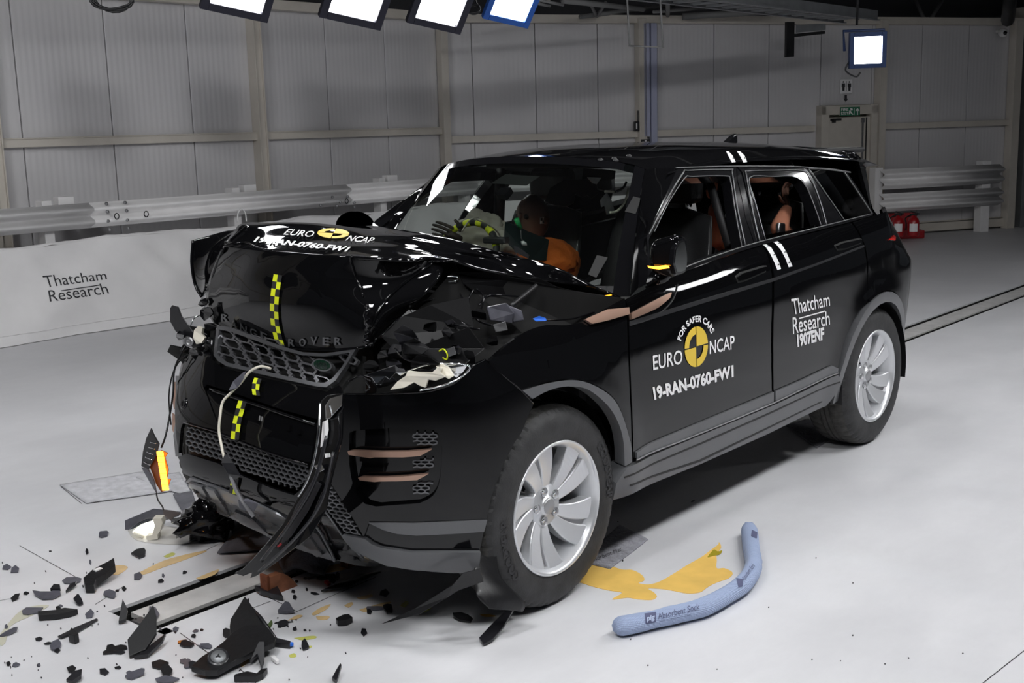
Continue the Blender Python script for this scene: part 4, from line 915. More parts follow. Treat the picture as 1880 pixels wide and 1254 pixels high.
# ---- wheels
def wheel(c, s, front, both=True):
    """s=-1 near side (outer face towards -Y)"""
    c = V(c); ax = V((0, s, 0)); up = V((1, 0, 0))
    w_ = MB(); R = .3695; hw_ = .118; n = 200
    prof = [(.232, -.105), (.240, -.117), (.262, -.123), (.300, -.126), (.328, -.122), (.348, -.110), (.360, -.096), (R-.004, -.080), (R, -.060), (R, -.036), (R-.008, -.033), (R-.008, -.026), (R, -.023), (R, -.004), (R-.008, -.002)]
    prof = prof+[(r, -h) for r, h in prof[::-1]]
    P = len(prof); vs = []
    for i in range(n):
        a = 2*pi*i/n
        for j, (r, h) in enumerate(prof):
            if .344 < r < .371 and i % 4 == 0 and abs(h) > .03: r -= .005
            tw = .012*(1-abs(h)/.12) if abs(h) < .1 else 0
            aa = a+tw*3; vs.append(c+ax*h+V((cos(aa)*r, 0, sin(aa)*r)))
    fs = [(i*P+j, ((i+1) % n)*P+j, ((i+1) % n)*P+j+1, i*P+j+1) for i in range(n) for j in range(P-1)]
    w_.add(vs, fs, False)
    for i, f in enumerate(w_.f):
        h = .5*(abs((w_.v[f[0]]-c).y)+abs((w_.v[f[2]]-c).y)); w_.mi[i] = 1 if h < .100 else 0; w_.sm[i] = h > .104
    hub = bpy.data.objects.new('wheel', None)
    tyre = w_.build('wheel', ['rubber', 'rubberdusty'], car)
    if front:  # raised lettering on the sidewall
        vs, fs = text_norm('GOODYEAR', bold=.03)
        for a0 in (218, 38):
            mb = MB(); P3 = []
            for u, v in vs:
                a = R_(a0-46*u); r = .285+.036*v; hh = .1285-.02*abs(r-.30); P3.append(c+ax*hh+V((-s*cos(a)*r*-1 if False else cos(a)*r, 0, sin(a)*r)))
            mb.add(P3, fs); mb.build('sidewall_lettering', 'darkmetal', tyre)
    rim = MB(); rim.lathe([(.243, .112), (.247, .118), (.243, .124), (.236, .122), (.229, .112), (.222, .095), (.214, .05), (.200, .0), (.200, -.09), (.225, -.11)], c, ax, 72, up=up); r_ = rim.build('alloy_rim', 'alloy', tyre)
    # five twin spokes
    def face(r): return .062+.040*max(0, (r-.06)/.17)**1.2   # depth of the spoke face, dished at the hub
    def spoke(k, a0, sweep, w0, w1, name='spoke'):
        mb = MB(); n_ = 12; rows_ = []
        for i in range(n_+1):
            t = i/n_; r = .045+(.226-.045)*t; a = R_(a0+72*k)+R_(sweep)*(t**1.4)
            wd = w0+(w1-w0)*t; u = V((cos(a), 0, sin(a))); tn = V((-sin(a), 0, cos(a))); f = face(r)
            p = c+u*r; rows_.append([p-tn*(wd/2)+ax*(f-.045), p-tn*(wd/2)+ax*(f-.004), p-tn*(wd/2-.004)+ax*f, p+tn*(wd/2-.004)+ax*f, p+tn*(wd/2)+ax*(f-.004), p+tn*(wd/2)+ax*(f-.045)])
        vs = [q for r in rows_ for q in r]; fs = [(i*6+j, i*6+j+1, (i+1)*6+j+1, (i+1)*6+j) for i in range(n_) for j in range(5)]+[(0, 1, 2, 3, 4, 5)]
        mb.add(vs, fs); mb.build(name, 'alloy', r_, bevel=.0015)
    def spoke2(k, a0, sweep, w0, w1):
        mb = MB(); rows_ = []
        for i in range(9):
            t = .15+.85*i/8; r = .045+(.226-.045)*t; a = R_(a0+72*k)+R_(sweep)*(t**1.4); wd = w0+(w1-w0)*t; u = V((cos(a), 0, sin(a))); tn = V((-sin(a), 0, cos(a))); f = face(r)-.016
            rows_.append([c+u*r-tn*wd/2+ax*f, c+u*r+tn*wd/2+ax*f, c+u*r+tn*wd/2+ax*(f-.02), c+u*r-tn*wd/2+ax*(f-.02)])
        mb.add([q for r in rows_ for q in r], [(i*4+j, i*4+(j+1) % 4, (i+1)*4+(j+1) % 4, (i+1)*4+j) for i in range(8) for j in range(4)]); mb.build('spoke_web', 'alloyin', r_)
    ph = 100 if s < 0 else 80
    for k in range(5):
        spoke(k, ph-13.5, 15, .034, .088); spoke(k, ph+16, 13, .034, .084)
        spoke2(k, ph+2, 14, .02, .06)
        a = R_(ph+4+72*k); u = V((cos(a), 0, sin(a)))
        mb = MB(); mb.box(c+u*.13+ax*.052, (.20, .012, .06), axes=[u, ax, u.cross(ax)]) if False else None
        a = R_(ph+6+72*k); mb = MB(); mb.lathe([(.0, .062), (.006, .064), (.009, .060), (.009, .05)], c+V((cos(a)*.057, 0, sin(a)*.057))+ax*.004, ax, 8); mb.build('lug_nut', 'chrome', r_)
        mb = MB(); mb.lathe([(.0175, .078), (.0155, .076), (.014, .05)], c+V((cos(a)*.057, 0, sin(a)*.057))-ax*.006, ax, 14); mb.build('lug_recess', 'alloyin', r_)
    mb = MB(); mb.lathe([(.0, .078), (.030, .078), (.034, .074), (.038, .066), (.075, .064), (.080, .058), (.08, .01)], c, ax, 36); mb.build('hub', 'alloy', r_)
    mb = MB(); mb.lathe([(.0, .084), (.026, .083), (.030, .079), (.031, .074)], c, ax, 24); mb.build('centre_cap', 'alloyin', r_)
    mb = MB(); mb.lathe([(.0, .0), (.155, .0), (.158, -.004), (.158, -.02), (.0, -.02)], c, ax, 36); mb.build('brake_disc', 'steel', tyre)
    mb = MB(); mb.lathe([(.10, .025), (.165, .025), (.165, -.05), (.10, -.05), (.10, .025)], c, ax, 10, up=V((-1, 0, .1)), ang=(-.55, .55)); mb.build('brake_caliper', 'darkmetal', tyre, bevel=.006)
    a = R_(ph+50); mb = MB(); q = c+V((cos(a)*.205, 0, sin(a)*.205))+ax*.085; mb.tube([q, q+ax*.02-V((cos(a), 0, sin(a)))*.02], .005, 6); mb.build('tyre_valve', 'blackplastic', r_)
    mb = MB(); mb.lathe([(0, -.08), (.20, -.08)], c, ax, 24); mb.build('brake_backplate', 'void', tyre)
    return tyre
wheel((0, -.81, .3685), -1, True); wheel((2.689, -.81, .3685), -1, False); wheel((0, .81, .3685), 1, False); wheel((2.689, .81, .3685), 1, False)
# ================================================================ CRUSHED FRONT
def g3(rows_, nu=6, nv=6, amp=0., fr=5., seed=0, fine=0.):
    """Catmull-Rom surface through rows of 3D points, optionally dented"""
    R1 = [cr(r, nv) for r in rows_]; out = []
    for j in range(len(R1[0])): out.append(cr([r[j] for r in R1], nu))
    out = [[out[j][i] for j in range(len(out))] for i in range(len(out[0]))]
    if amp:
        for r in out:
            for p in r:
                q = p*fr+V((seed, 0, 0)); d_ = noise.noise(q)*amp+(abs(noise.noise(q*2.3))*fine if fine else 0); p += V((-.6, 0, .8))*d_
    return Guide(out)
A = lambda px, py, ax, v: at(px, py, ax, v)
cowl = [V((.30+.345*t*t, .775*t, 1.06)) for t in (.93, .55, .18, -.18, -.55, -.96)]
ridge = [A(412, 450, X, -.40), A(480, 459, X, -.43), A(560, 466, X, -.44), A(660, 471, X, -.42), A(740, 476, X, -.33), A(803, 476, Y, -.52)]
HT = g3([
 [ridge[0], ridge[1], ridge[2], ridge[3], ridge[4], ridge[5]],
 [A(430, 430, X, -.26), A(505, 447, X, -.335), A(585, 455, X, -.34), A(675, 462, X, -.32), A(755, 471, X, -.25), A(822, 482, Y, -.57)],
 [A(455, 413, Y, .60), A(540, 435, X, -.18), A(612, 444, X, -.21), A(700, 452, X, -.20), A(785, 466, X, -.13), A(839, 477, Y, -.60)],
 [A(570, 415, Y, .66), A(640, 428, X, .0), A(710, 438, X, -.05), A(790, 455, X, -.04), A(860, 474, X, .03), A(892, 494, Y, -.64)],
 [A(640, 416, Y, .69), A(720, 428, X, .10), A(785, 441, X, .04), A(860, 460, X, .05), A(945, 482, X, .14), A(1000, 515, Y, -.70)],
 [A(690, 419, X, .50), A(790, 436, X, .19), A(860, 452, X, .14), A(930, 472, X, .15), A(1030, 496, X, .36), A(1100, 530, Y, -.73)],
 [cowl[0]+V((0, 0, .06)), cowl[1]+V((0, 0, .04)), cowl[2]+V((0, 0, .02)), cowl[3]+V((0, 0, .0)), cowl[4]-V((0, 0, .01)), A(1146, 548, Y, -.75)],
], 8, 8, amp=.004, fr=4, seed=3, fine=.0)
for r in HT.rows:
    for p in r: p.z += .034*math.exp(-((p.y-.36)/.20)**2)*math.exp(-((p.x+.05)/.26)**2)
HT = Guide(HT.rows)
hood = fullgrid('bonnet', HT, 'paint', thick=.012, label='crumpled black bonnet buckled upwards in the middle')
HF = g3([
 [r for r in ridge],
 [A(388, 500, X, -.36), A(445, 500, X, -.445), A(510, 503, X, -.458), A(600, 508, X, -.455), A(700, 515, X, -.37), A(812, 500, Y, -.56)],
 [A(378, 545, X, -.38), A(438, 548, X, -.46), A(507, 552, X, -.485), A(600, 560, X, -.475), A(682, 560, X, -.43), A(775, 545, X, -.28)],
 [A(384, 580, X, -.39), A(440, 592, X, -.45), A(506, 600, X, -.47), A(600, 608, X, -.475), A(680, 600, X, -.45), A(725, 588, X, -.33)],
 [A(396, 597, X, -.42), A(452, 616, X, -.455), A(517, 639, X, -.47), A(600, 643, X, -.47), A(670, 637, X, -.455), A(697, 615, X, -.38)],
], 8, 8, amp=.006, fr=4.0, seed=9, fine=.003)
fullgrid('bonnet_front_face', HF, 'paint_dent', hood, thick=.012, label='front part of the bonnet folded down vertically')
# creases and torn edges on the fold
def crease(pts, G, r=.004, m='paint', off=.003, name='fold_crease', par=hood):
    mb = MB(); P = [G.px(*p) for p in seg2(pts, 4)]; mb.tube([p+n*off for p, n in P], r, 6); return mb.build(name, m, par)
crease([(803, 477), (760, 505), (715, 545), (690, 580), (682, 600)], HF, .005); crease([(640, 420+40), (648, 490), (656, 515), (668, 545)], HF, .004)
crease([(412, 450), (436, 431), (455, 414)], HT, .004); crease([(406, 452), (450, 447), (470, 455), (500, 463)], HT, .004)
crease([(396, 598), (452, 617), (517, 640), (600, 644), (670, 638), (690, 620)], HF, .005, name='bonnet_lip')
# torn metal edge at the right of the fold
mb = MB(); k = cr([A(676, 560, X, -.47), A(672, 585, X, -.49), A(676, 605, X, -.48), A(670, 622, X, -.49), A(680, 634, X, -.48)], 5); mb.tube([p+V((0, .006*sin(i*2.1), 0)) for i, p in enumerate(k)], [.006+.004*abs(sin(i*1.7)) for i in range(len(k))], 6); mb.build('torn_edge', 'glossblack', hood)
# far side flap of the bonnet
FLP = g3([[A(352, 443, Y, .86), A(405, 427, Y, .74), A(455, 413, Y, .60)],
          [A(351, 480, Y, .86), A(390, 465, Y, .70), A(412, 449, X, -.40)],
          [A(357, 520, Y, .84), A(378, 505, Y, .70), A(398, 480, X, -.38)],
          [A(370, 546, Y, .80), A(375, 540, Y, .70), A(382, 535, X, -.36)]], 8, 8, amp=.008, fr=7, seed=4)
fullgrid('bonnet_side_flap', FLP, 'paint', hood, thick=.012)
crease([(355, 441), (352, 480), (358, 520), (370, 546)], FLP, .005, 'glossblack')
def plate(name, pts, th=.012, m='blackplastic', par=car, label=None, bevel=.0015, ax=X, v=None, dirn=None):
    """polygon from pixels at given plane values, extruded away from the viewer"""
    P = [A(p[0], p[1], ax, p[2] if len(p) > 2 else v) for p in pts]; mb = MB(); mb.ext(P, (dirn or DIR)*th)
    return mb.build(name, m, par, label=label, bevel=bevel)
def hose(name, pts, r=.006, m='blackplastic', par=car, ax=X, n=6, label=None):
    mb = MB(); mb.tube(cr([A(p[0], p[1], ax, p[2]) for p in pts], n), r, 7); return mb.build(name, m, par, label=label)
# ---- centre fascia guide x = F(y,z)
def F0(z): return pl([.20, .26, .334, .40, .464, .56, .64, .74, .825, .90, .94, 1.1, 1.3], [-.47, -.52, -.60, -.675, -.70, -.69, -.673, -.63, -.575, -.52, -.50, -.46, -.44], z)
def FX(y, z):
    return F0(z)+(.30*(abs(y)/.84)**3.5 if y > 0 else .12*(abs(y)/.7)**3)
FG = Guide([[V((FX(y, z), y, z)) for y in lin(-.75, .93, 70)] for z in lin(.16, 1.1, 70)])
pp = lambda name, poly, G, m, off=0., thick=.014, step=14, par=car, label=None, holes=(), kind=None: mesh_patch(name, [dd2(poly)]+[dd2(h) for h in holes], G.px, m, par, step=step, off=off, thick=thick, label=label, kind=kind)
def dd2(p):
    out = []
    for q in p:
        if not out or math.hypot(q[0]-out[-1][0], q[1]-out[-1][1]) > .8: out.append((q[0], q[1]))
    if math.hypot(out[0][0]-out[-1][0], out[0][1]-out[-1][1]) < .8: out.pop()
    return out
bpr = empty('front_bumper_', (0, 0, 0)); bpy.data.objects.remove(bpr)
carr = pp('dark_bumper_backing', [(345, 600), (400, 600), (520, 648), (650, 650), (655, 720), (640, 790), (625, 900), (575, 985), (540, 955), (420, 905), (345, 880), (326, 830), (322, 760), (332, 680)], FG, 'void', -.05, .02)  # black sheet stands in for the shade behind grille and bumper
cover = pp('bumper_cover', C3([(338, 640), (383, 638), (390, 660), (408, 675)], 2)+[(500, 697), (600, 719), (622, 707), (628, 722), (606, 740), (588, 771), (520, 753), (440, 725), (380, 706), (374, 712), (379, 724)]+[(392, 760), (405, 791), (370, 783), (345, 774)]+C3([(338, 776), (332, 786), (328, 832)], 2)+C3([(323, 800), (321, 740), (330, 680)], 3), FG, 'paint_dent', label='scuffed black bumper cover left hanging under the grille')
pp('bumper_mid_panel', [(378, 718), (386, 713), (440, 731), (520, 758), (581, 778), (575, 800), (569, 850), (530, 841), (490, 829), (440, 808), (406, 795)], FG, 'paint_dent', -.004, .02)
crease([(386, 715), (440, 733), (520, 760), (578, 779)], FG, .006, 'paint', 0, 'panel_fold', car); crease([(338, 776), (405, 796), (490, 830), (566, 853)], FG, .003, 'glossblack', .002, 'mesh_surround', car)
q, n = FG.px(338, 741); mb = MB(); mb.lathe([(.008, .0), (.018, .006), (.024, .002), (.024, -.01)], q, n, 18); mb.build('sensor_ring', 'glossblack', car); mb = MB(); mb.lathe([(0, .001), (.012, .001)], q, n, 14); mb.build('sensor_hole', 'void', car)
for (x, y, s) in ((474, 767, 6), (530, 785, 6), (551, 793, 5)):
    pp('dent_mark', [(x-s*.5, y-s), (x+s*.6, y-s*.6), (x+s*.4, y+s), (x-s*.5, y+s*.7)], FG, 'paint_dent', .004, .006, 4)
def honeycomb(poly, G, w_, h, off=0., r=.0022, m='glossblack', skew=(.0, .0), name='mesh_grille', par=car, origin=(0, 0)):
    """wire honeycomb over the pixel polygon laid on the guide"""
    from mathutils.geometry import intersect_point_line
    def inside(x, y):
        c = False; n_ = len(poly)
        for i in range(n_):
            x1, y1 = poly[i]; x2, y2 = poly[i-1]
            if (y1 > y) != (y2 > y) and x < (x2-x1)*(y-y1)/(y2-y1)+x1: c = not c
        return c
    xs = [p[0] for p in poly]; ys = [p[1] for p in poly]; seen = set(); mb = MB(); cache = {}
    def P(x, y):
        k_ = (round(x, 1), round(y, 1))
        if k_ not in cache: cache[k_] = G.px(x, y)
        return cache[k_]
    for r_ in range(-40, 60):
        for c_ in range(-40, 80):
            cx = origin[0]+c_*w_+(r_ % 2)*w_/2; cy = origin[1]+r_*h*.75; cy += skew[1]*(cx-min(xs)); cx += skew[0]*(cy-min(ys))
            if not (min(xs)-w_ < cx < max(xs)+w_ and min(ys)-h < cy < max(ys)+h): continue
            H_ = [(cx, cy-h/2), (cx+w_/2, cy-h/4+skew[1]*w_/2), (cx+w_/2, cy+h/4+skew[1]*w_/2), (cx, cy+h/2), (cx-w_/2, cy+h/4-skew[1]*w_/2), (cx-w_/2, cy-h/4-skew[1]*w_/2)]
            for i in range(6):
                a_, b_ = H_[i], H_[(i+1) % 6]; k_ = (round((a_[0]+b_[0])/2), round((a_[1]+b_[1])/2))
                if k_ in seen or not (inside(*a_) and inside(*b_)): continue
                seen.add(k_); (pa, na), (pb, nb) = P(*a_), P(*b_); t_ = (pb-pa)
                if t_.length < 1e-5 or t_.length > .2: continue
                s_ = t_.cross(na).normalized()*r; f_ = na*off; d_ = na*.012
                mb.add([pa+f_+s_, pb+f_+s_, pb+f_-s_, pa+f_-s_, pa+f_+s_*1.6-d_, pb+f_+s_*1.6-d_, pb+f_-s_*1.6-d_, pa+f_-s_*1.6-d_], [(0, 1, 2, 3), (0, 1, 5, 4), (3, 2, 6, 7)])
    return mb.build(name, m, par, kind='stuff', auto=False)
lm = [(336, 778), (405, 798), (490, 831), (566, 854), (562, 886), (542, 904), (500, 891), (450, 871), (400, 847), (338, 831), (333, 815)]
honeycomb(lm, FG, 11, 11, -.012, .0022, 'grillebar', skew=(0, .30), origin=(336, 770))
hexm = mat('graphite_hex_bars', (.22, .22, .235), .22, .75, .5)
# lip, skid plate and lower trims
lip = pp('lower_lip', [(330, 838), (345, 833), (400, 850), (450, 875), (500, 896), (541, 909), (562, 892), (592, 930), (588, 965), (565, 962), (540, 951), (445, 905), (400, 889), (350, 874), (338, 868)], FG, 'paint', .004)
skid = pp('skid_plate', [(346, 881), (353, 874), (400, 891), (470, 919), (540, 953), (585, 975), (621, 1034), (600, 1031), (560, 1010), (500, 986), (470, 970), (430, 951), (395, 940), (350, 916)], FG, 'skid', .012, .02, label='satin grey skid plate with dried splashes')
for q_ in ([(354, 880), (378, 888), (392, 915), (398, 934), (380, 925), (357, 908)], [(384, 889), (400, 895), (422, 930), (426, 945), (412, 934), (400, 915)], [(436, 930), (470, 945), (500, 975), (520, 990), (480, 972), (448, 955)], [(545, 965), (572, 975), (600, 1015), (590, 1020), (560, 1000)]):
    pp('skid_rib', q_, FG, 'skid', .022, .012, 12, skid)
pp('lower_valance', [(566, 962), (589, 964), (594, 930), (630, 984), (650, 1008), (712, 1040), (660, 1040), (622, 1036), (600, 1000)], FG, 'glossblack', .0, .02)
crease([(560, 950), (584, 962), (604, 995), (622, 1033)], FG, .006, 'skid', .012, 'valance_edge', car); crease([(592, 926), (612, 950), (640, 990), (670, 1020)], FG, .004, 'skid', .012, 'valance_edge', car)
# upper grille
GQ = [(410, 668), (604, 712), (651, 645), (420, 606)]
frame_ = pp('grille', [(404, 598), (430, 602), (478, 621), (523, 637), (561, 648), (600, 650), (657, 642), (640, 672), (620, 702), (603, 714), (588, 713), (500, 694), (420, 675), (405, 666), (397, 655)], FG, 'grillebar', .014, .02, holes=[[(408, 606), (430, 610), (478, 628), (523, 644), (560, 654), (600, 656), (648, 648), (632, 676), (614, 698), (600, 706), (588, 706), (500, 687), (424, 669), (410, 661), (403, 652)]], label='graphite grille with hexagonal openings and a torn upper edge')
mb = MB()
for ir, (y0s, dx) in enumerate(((0, 0), (1, 15), (2, 0), (3, 15))):
    for ic in range(9):
        u = (ic*30+dx)/250.0+.03; v = 1-(.5+ir)/4.0
        cx, cy = bil([(404, 664), (604, 711), (650, 652), (412, 605)], u, v)
        if u > 1.0 or (ir == 0 and ic in (4, 5, 6)): continue
        if cx > 575 and cy > 650 and cx < 628 and cy < 692: continue
        hexa = [(-11, -6.5), (4, -5.5), (13, 1), (9, 7.5), (-5, 6.5), (-14, -.5)]
        inner = [(cx+a, cy+b+a*.18) for a, b in hexa]; outer = [(cx+a*1.32, cy+b*1.38+a*.22) for a, b in hexa]
        if not (398 < cx < 645): continue
        mesh_patch('hexagon_surround', [outer, inner], FG.px, hexm, frame_, step=40, off=.006-.002*(ic % 2), thick=.016)
pb, nb = FG.px(600, 675)
bd = FG.px; oval = lambda a, b, n_=24: [(600+a*cos(2*pi*i/n_)+b*.0, 675+b*sin(2*pi*i/n_)+a*.12*cos(2*pi*i/n_)) for i in range(n_)]
pp('badge', oval(17.5, 12.5), FG, 'grillebar', .026, .02, 30, frame_); pp('badge_field', oval(15, 10), FG, mat('badge_green', (.004, .022, .012), .25, .2, .4), .0275, .004, 30, frame_, label='dark green oval badge with silver letters')
for body, q_ in (('LAND', [(590, 674.5), (610, 677.5), (610, 671), (591, 668.5)]), ('ROVER', [(589, 681.5), (611, 684.5), (611, 678.5), (589, 675.5)])):
    vs, fs = text_norm(body, bold=.02); decal('badge_lettering', [bil(q_, u, v) for u, v in vs], fs, FG.px, 'chrome', frame_, off=.029)
for ch, x, y, s in (('R', 414, 583, 0), ('A', 431, 595, 2), ('N', 449, 603, 3), ('G', 467, 610, 3), ('E', 486, 617, 3), ('R', 537, 629, 0), ('O', 557, 628, 0), ('V', 578, 625, 0), ('E', 600, 626, 0), ('R', 622, 626, 0)):
    vs, fs = text_norm(ch, bold=.02); q_ = [(x-6, y+7-s), (x+6, y+7+s), (x+6, y-7+s), (x-6, y-7-s)]; V2 = [bil(q_, u, v) for u, v in vs]
    PN = [HF.px(*p) for p in V2]; mb = MB(); P3 = [p+n*.005 for p, n in PN]; mb.add(P3, fs); mb.build('raised_letter', 'grillebar', hood); mb = MB()
# checker tape
def checker(path, w_, G, off=.004, name='checker_tape', rows_=None, par=car):
    P = seg2(path, 6); L = sum(math.dist(P[i], P[i+1]) for i in range(len(P)-1)); n = rows_ or max(2, round(L/13)); tot = 0; pts = [P[0]]; tgt = L/n
    acc = 0; k = 1
    for i in range(len(P)-1):
        d_ = math.dist(P[i], P[i+1])
        while acc+d_ >= tgt*k-1e-6 and k <= n: t_ = (tgt*k-acc)/d_; pts.append((P[i][0]+(P[i+1][0]-P[i][0])*t_, P[i][1]+(P[i+1][1]-P[i][1])*t_)); k += 1
        acc += d_
    Q = {0: [], 1: []}; W_ = w_/2; H_ = W_*.0+1
    for i in range(len(pts)-1):
        (x0, y0), (x1, y1) = pts[i], pts[i+1]; s_ = .16
        l = [(x0-W_, y0-W_*s_), (x0, y0), (x1, y1), (x1-W_, y1-W_*s_)]; r = [(x0, y0), (x0+W_, y0+W_*s_), (x1+W_, y1+W_*s_), (x1, y1)]
        Q[i % 2].append(l); Q[1-i % 2].append(r)
    o = None
    for kk, m_ in ((1, 'tapeblack'), (0, 'hivis')):
        vs = [p for q_ in Q[kk] for p in q_]; fs = [tuple(range(4*i, 4*i+4)) for i in range(len(Q[kk]))]
        o = decal(name if kk else 'yellow_squares', vs, fs, G.px, m_, o or par, off=off, step=6.5)
    return o
checker([(513, 505), (509, 530), (506, 560), (507, 590), (512, 615), (518, 636)], 15.5, HF, .007, rows_=10)
checker([(478, 697), (473, 712), (475, 728)], 13.5, FG, .012, rows_=3); checker([(449, 738), (444, 755), (438, 780), (435, 807)], 15, FG, .010, rows_=5); checker([(437, 877), (431, 903)], 13, FG, .012, rows_=2)
# lettering on the bonnet
def htext(body, q_, **k): vs, fs = text_norm(body, **k); decal('lettering', [bil(q_, u, v) for u, v in vs], fs, HT.px, 'white', hood, off=.006)
htext('19-RAN-0760-FW1', [(466, 446), (636, 464.5), (645, 456), (474, 437)], bold=.04)
htext('EURO', [(520, 433), (573, 438), (580, 427), (530, 423)], bold=.01); htext('NCAP', [(634, 444), (682, 449), (690, 439), (644, 435)], bold=.01)
Cx, Cy = 612, 431
for a0, a1, r0 in ((2, 88, 0), (92, 178, .6), (182, 268, 0), (272, 358, .6)):
    P = [(Cx+cos(R_(a0+(a1-a0)*i/10))*29-sin(R_(a0+(a1-a0)*i/10))*-4, Cy-sin(R_(a0+(a1-a0)*i/10))*9+cos(R_(a0+(a1-a0)*i/10))*2) for i in range(11)]
    I_ = [(Cx+(x-Cx)*max(r0, .03), Cy+(y-Cy)*max(r0, .03)) for x, y in P[::-1]]; s_ = P+I_; decal('badge_sector', s_, tess([[V((a, b, 0)) for a, b in s_]]), HT.px, 'badgeyellow', hood, off=.006, step=10)
# ---- near corner of the bumper
PC = cr([V((-.70, -.25, 0)), V((-.68, -.42, 0)), V((-.635, -.60, 0)), V((-.565, -.74, 0)), V((-.47, -.85, 0)), V((-.37, -.925, 0)), V((-.25, -.965, 0)), V((-.08, -.985, 0)), V((.1, -.98, 0))], 8)
def NBP(i, z):
    p = PC[i]; n_ = (PC[min(i+1, len(PC)-1)]-PC[max(i-1, 0)]).normalized(); out = V((n_.y, -n_.x, 0))
    d_ = pl([.12, .22, .35, .5, .75, .95, 1.1], [-.10, -.045, -.005, .008, .0, -.02, -.07], z)
    if out.x > 0 and out.y > 0: out = -out
    return V((p.x, p.y, z))+out*d_
NB = Guide([[NBP(i, z) for z in lin(.12, 1.12, 60)] for i in range(len(PC))])
vent = C3([(641, 800), (650, 791), (720, 786), (790, 787)], 3)+C3([(790, 787), (806, 795), (812, 820)], 2)+C3([(812, 822), (808, 880), (795, 910), (770, 924)], 3)+[(690, 930)]+C3([(670, 925), (650, 900), (641, 850)], 2)
nbc = pp('bumper_corner', [(627, 723), (700, 722), (776, 719), (812, 711), (838, 700), (856, 684), (868, 671), (880, 663), (891, 659), (900, 666), (925, 690), (957, 717), (980, 741), (968, 768), (957, 795), (945, 812), (927, 847), (910, 890), (901, 916), (894, 953), (760, 958), (678, 957), (668, 986), (650, 955), (607, 886), (617, 840), (626, 806)], NB, 'paint', 0, .016, 12, holes=[vent], label='glossy black corner section of the bumper sprung out around the wheel')
rec = pp('vent_recess', [(636, 785), (816, 781), (818, 930), (640, 934)], NB, 'paint', -.022, .01, 16, nbc)
for q_ in ([(757, 794), (800, 792), (806, 800), (806, 818), (770, 820), (755, 815)], [(752, 842), (800, 840), (800, 862), (756, 864)], [(750, 888), (796, 884), (793, 905), (785, 913), (755, 910)]): honeycomb(q_, NB, 15, 8, -.010, .0022, 'grillebar', name='vent_mesh', par=nbc, origin=(750, 790))
for q_ in ([(644, 825), (700, 827), (775, 824), (770, 837), (740, 841), (700, 843), (660, 840)], [(664, 874), (710, 873), (770, 868), (765, 882), (720, 886), (690, 886)]): pp('vent_vane', [(a, b+8) for a, b in q_], NB, 'glossblack', -.006, .03, 14, nbc)
for q_ in ([(642, 827), (648, 825.5), (700, 827.5), (750, 827), (793, 823.5), (772, 835.5), (740, 838), (690, 838), (683, 839.5), (644, 833.5)], [(661, 875.5), (666, 873.8), (710, 874.5), (750, 872), (787, 868.3), (767, 879.5), (730, 881.5), (700, 882), (690, 883), (664, 880)]): pp('copper_blade', q_, NB, 'copper', .014, .02, 16, nbc)
pp('lower_corner_panel', [(672, 957), (760, 959), (894, 954), (888, 985), (882, 1013), (760, 1013), (700, 1004), (668, 986)], NB, 'glossblack', -.008, .014, 14, nbc)
pp('grey_trim_strip', [(678, 959), (760, 960), (893.5, 954), (888, 975), (830, 979), (765, 982), (730, 979), (705, 972)], NB, 'cladding', .006, .014, 14, nbc); pp('grey_trim_strip', [(629, 982), (671, 988), (682, 997), (700, 1004.5), (754, 1013), (882, 1013), (880, 1030), (877, 1045), (850, 1050), (827, 1050), (760, 1045), (710, 1037), (672, 1020), (648, 1008)], NB, 'cladding', .006, .02, 14, nbc)
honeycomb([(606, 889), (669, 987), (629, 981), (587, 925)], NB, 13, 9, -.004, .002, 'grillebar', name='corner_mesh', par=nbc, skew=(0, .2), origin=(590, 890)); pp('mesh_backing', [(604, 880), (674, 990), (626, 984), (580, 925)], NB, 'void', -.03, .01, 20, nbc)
crease([(627, 723), (700, 723), (776, 720), (812, 712), (838, 701), (868, 672), (891, 660)], NB, .003, 'paint', 0, 'bumper_top_edge', nbc)
crease([(898, 664), (925, 690), (957, 717), (979, 741)], NB, .003, 'paint', 0, 'bumper_top_edge', nbc)
# wheel arch liner flap torn down in front of the wheel
hang = g3([[A(900, 850, Y, -.86), A(930, 850, Y, -.88)], [A(884, 950, Y, -.86), A(912, 955, Y, -.90)], [A(872, 1040, Y, -.88), A(916, 1050, Y, -.94)], [A(876, 1090, Y, -.94), A(962, 1104, Y, -.985)], [A(900, 1118, Y, -.97), A(960, 1124, Y, -.98)]], 8, 8, amp=.01, fr=8)
fullgrid('torn_arch_liner', hang, 'blackplastic', thick=.004, label='dark torn wheel arch liner hanging in front of the tyre')
plate('torn_arch_liner', [(700, 1146, -.62), (760, 1118, -.58), (830, 1075, -.52), (850, 1052, -.5), (882, 1044, -.46), (888, 1068, -.44), (842, 1084, -.50), (820, 1098, -.53), (770, 1128, -.58)], .006, 'blackplastic')
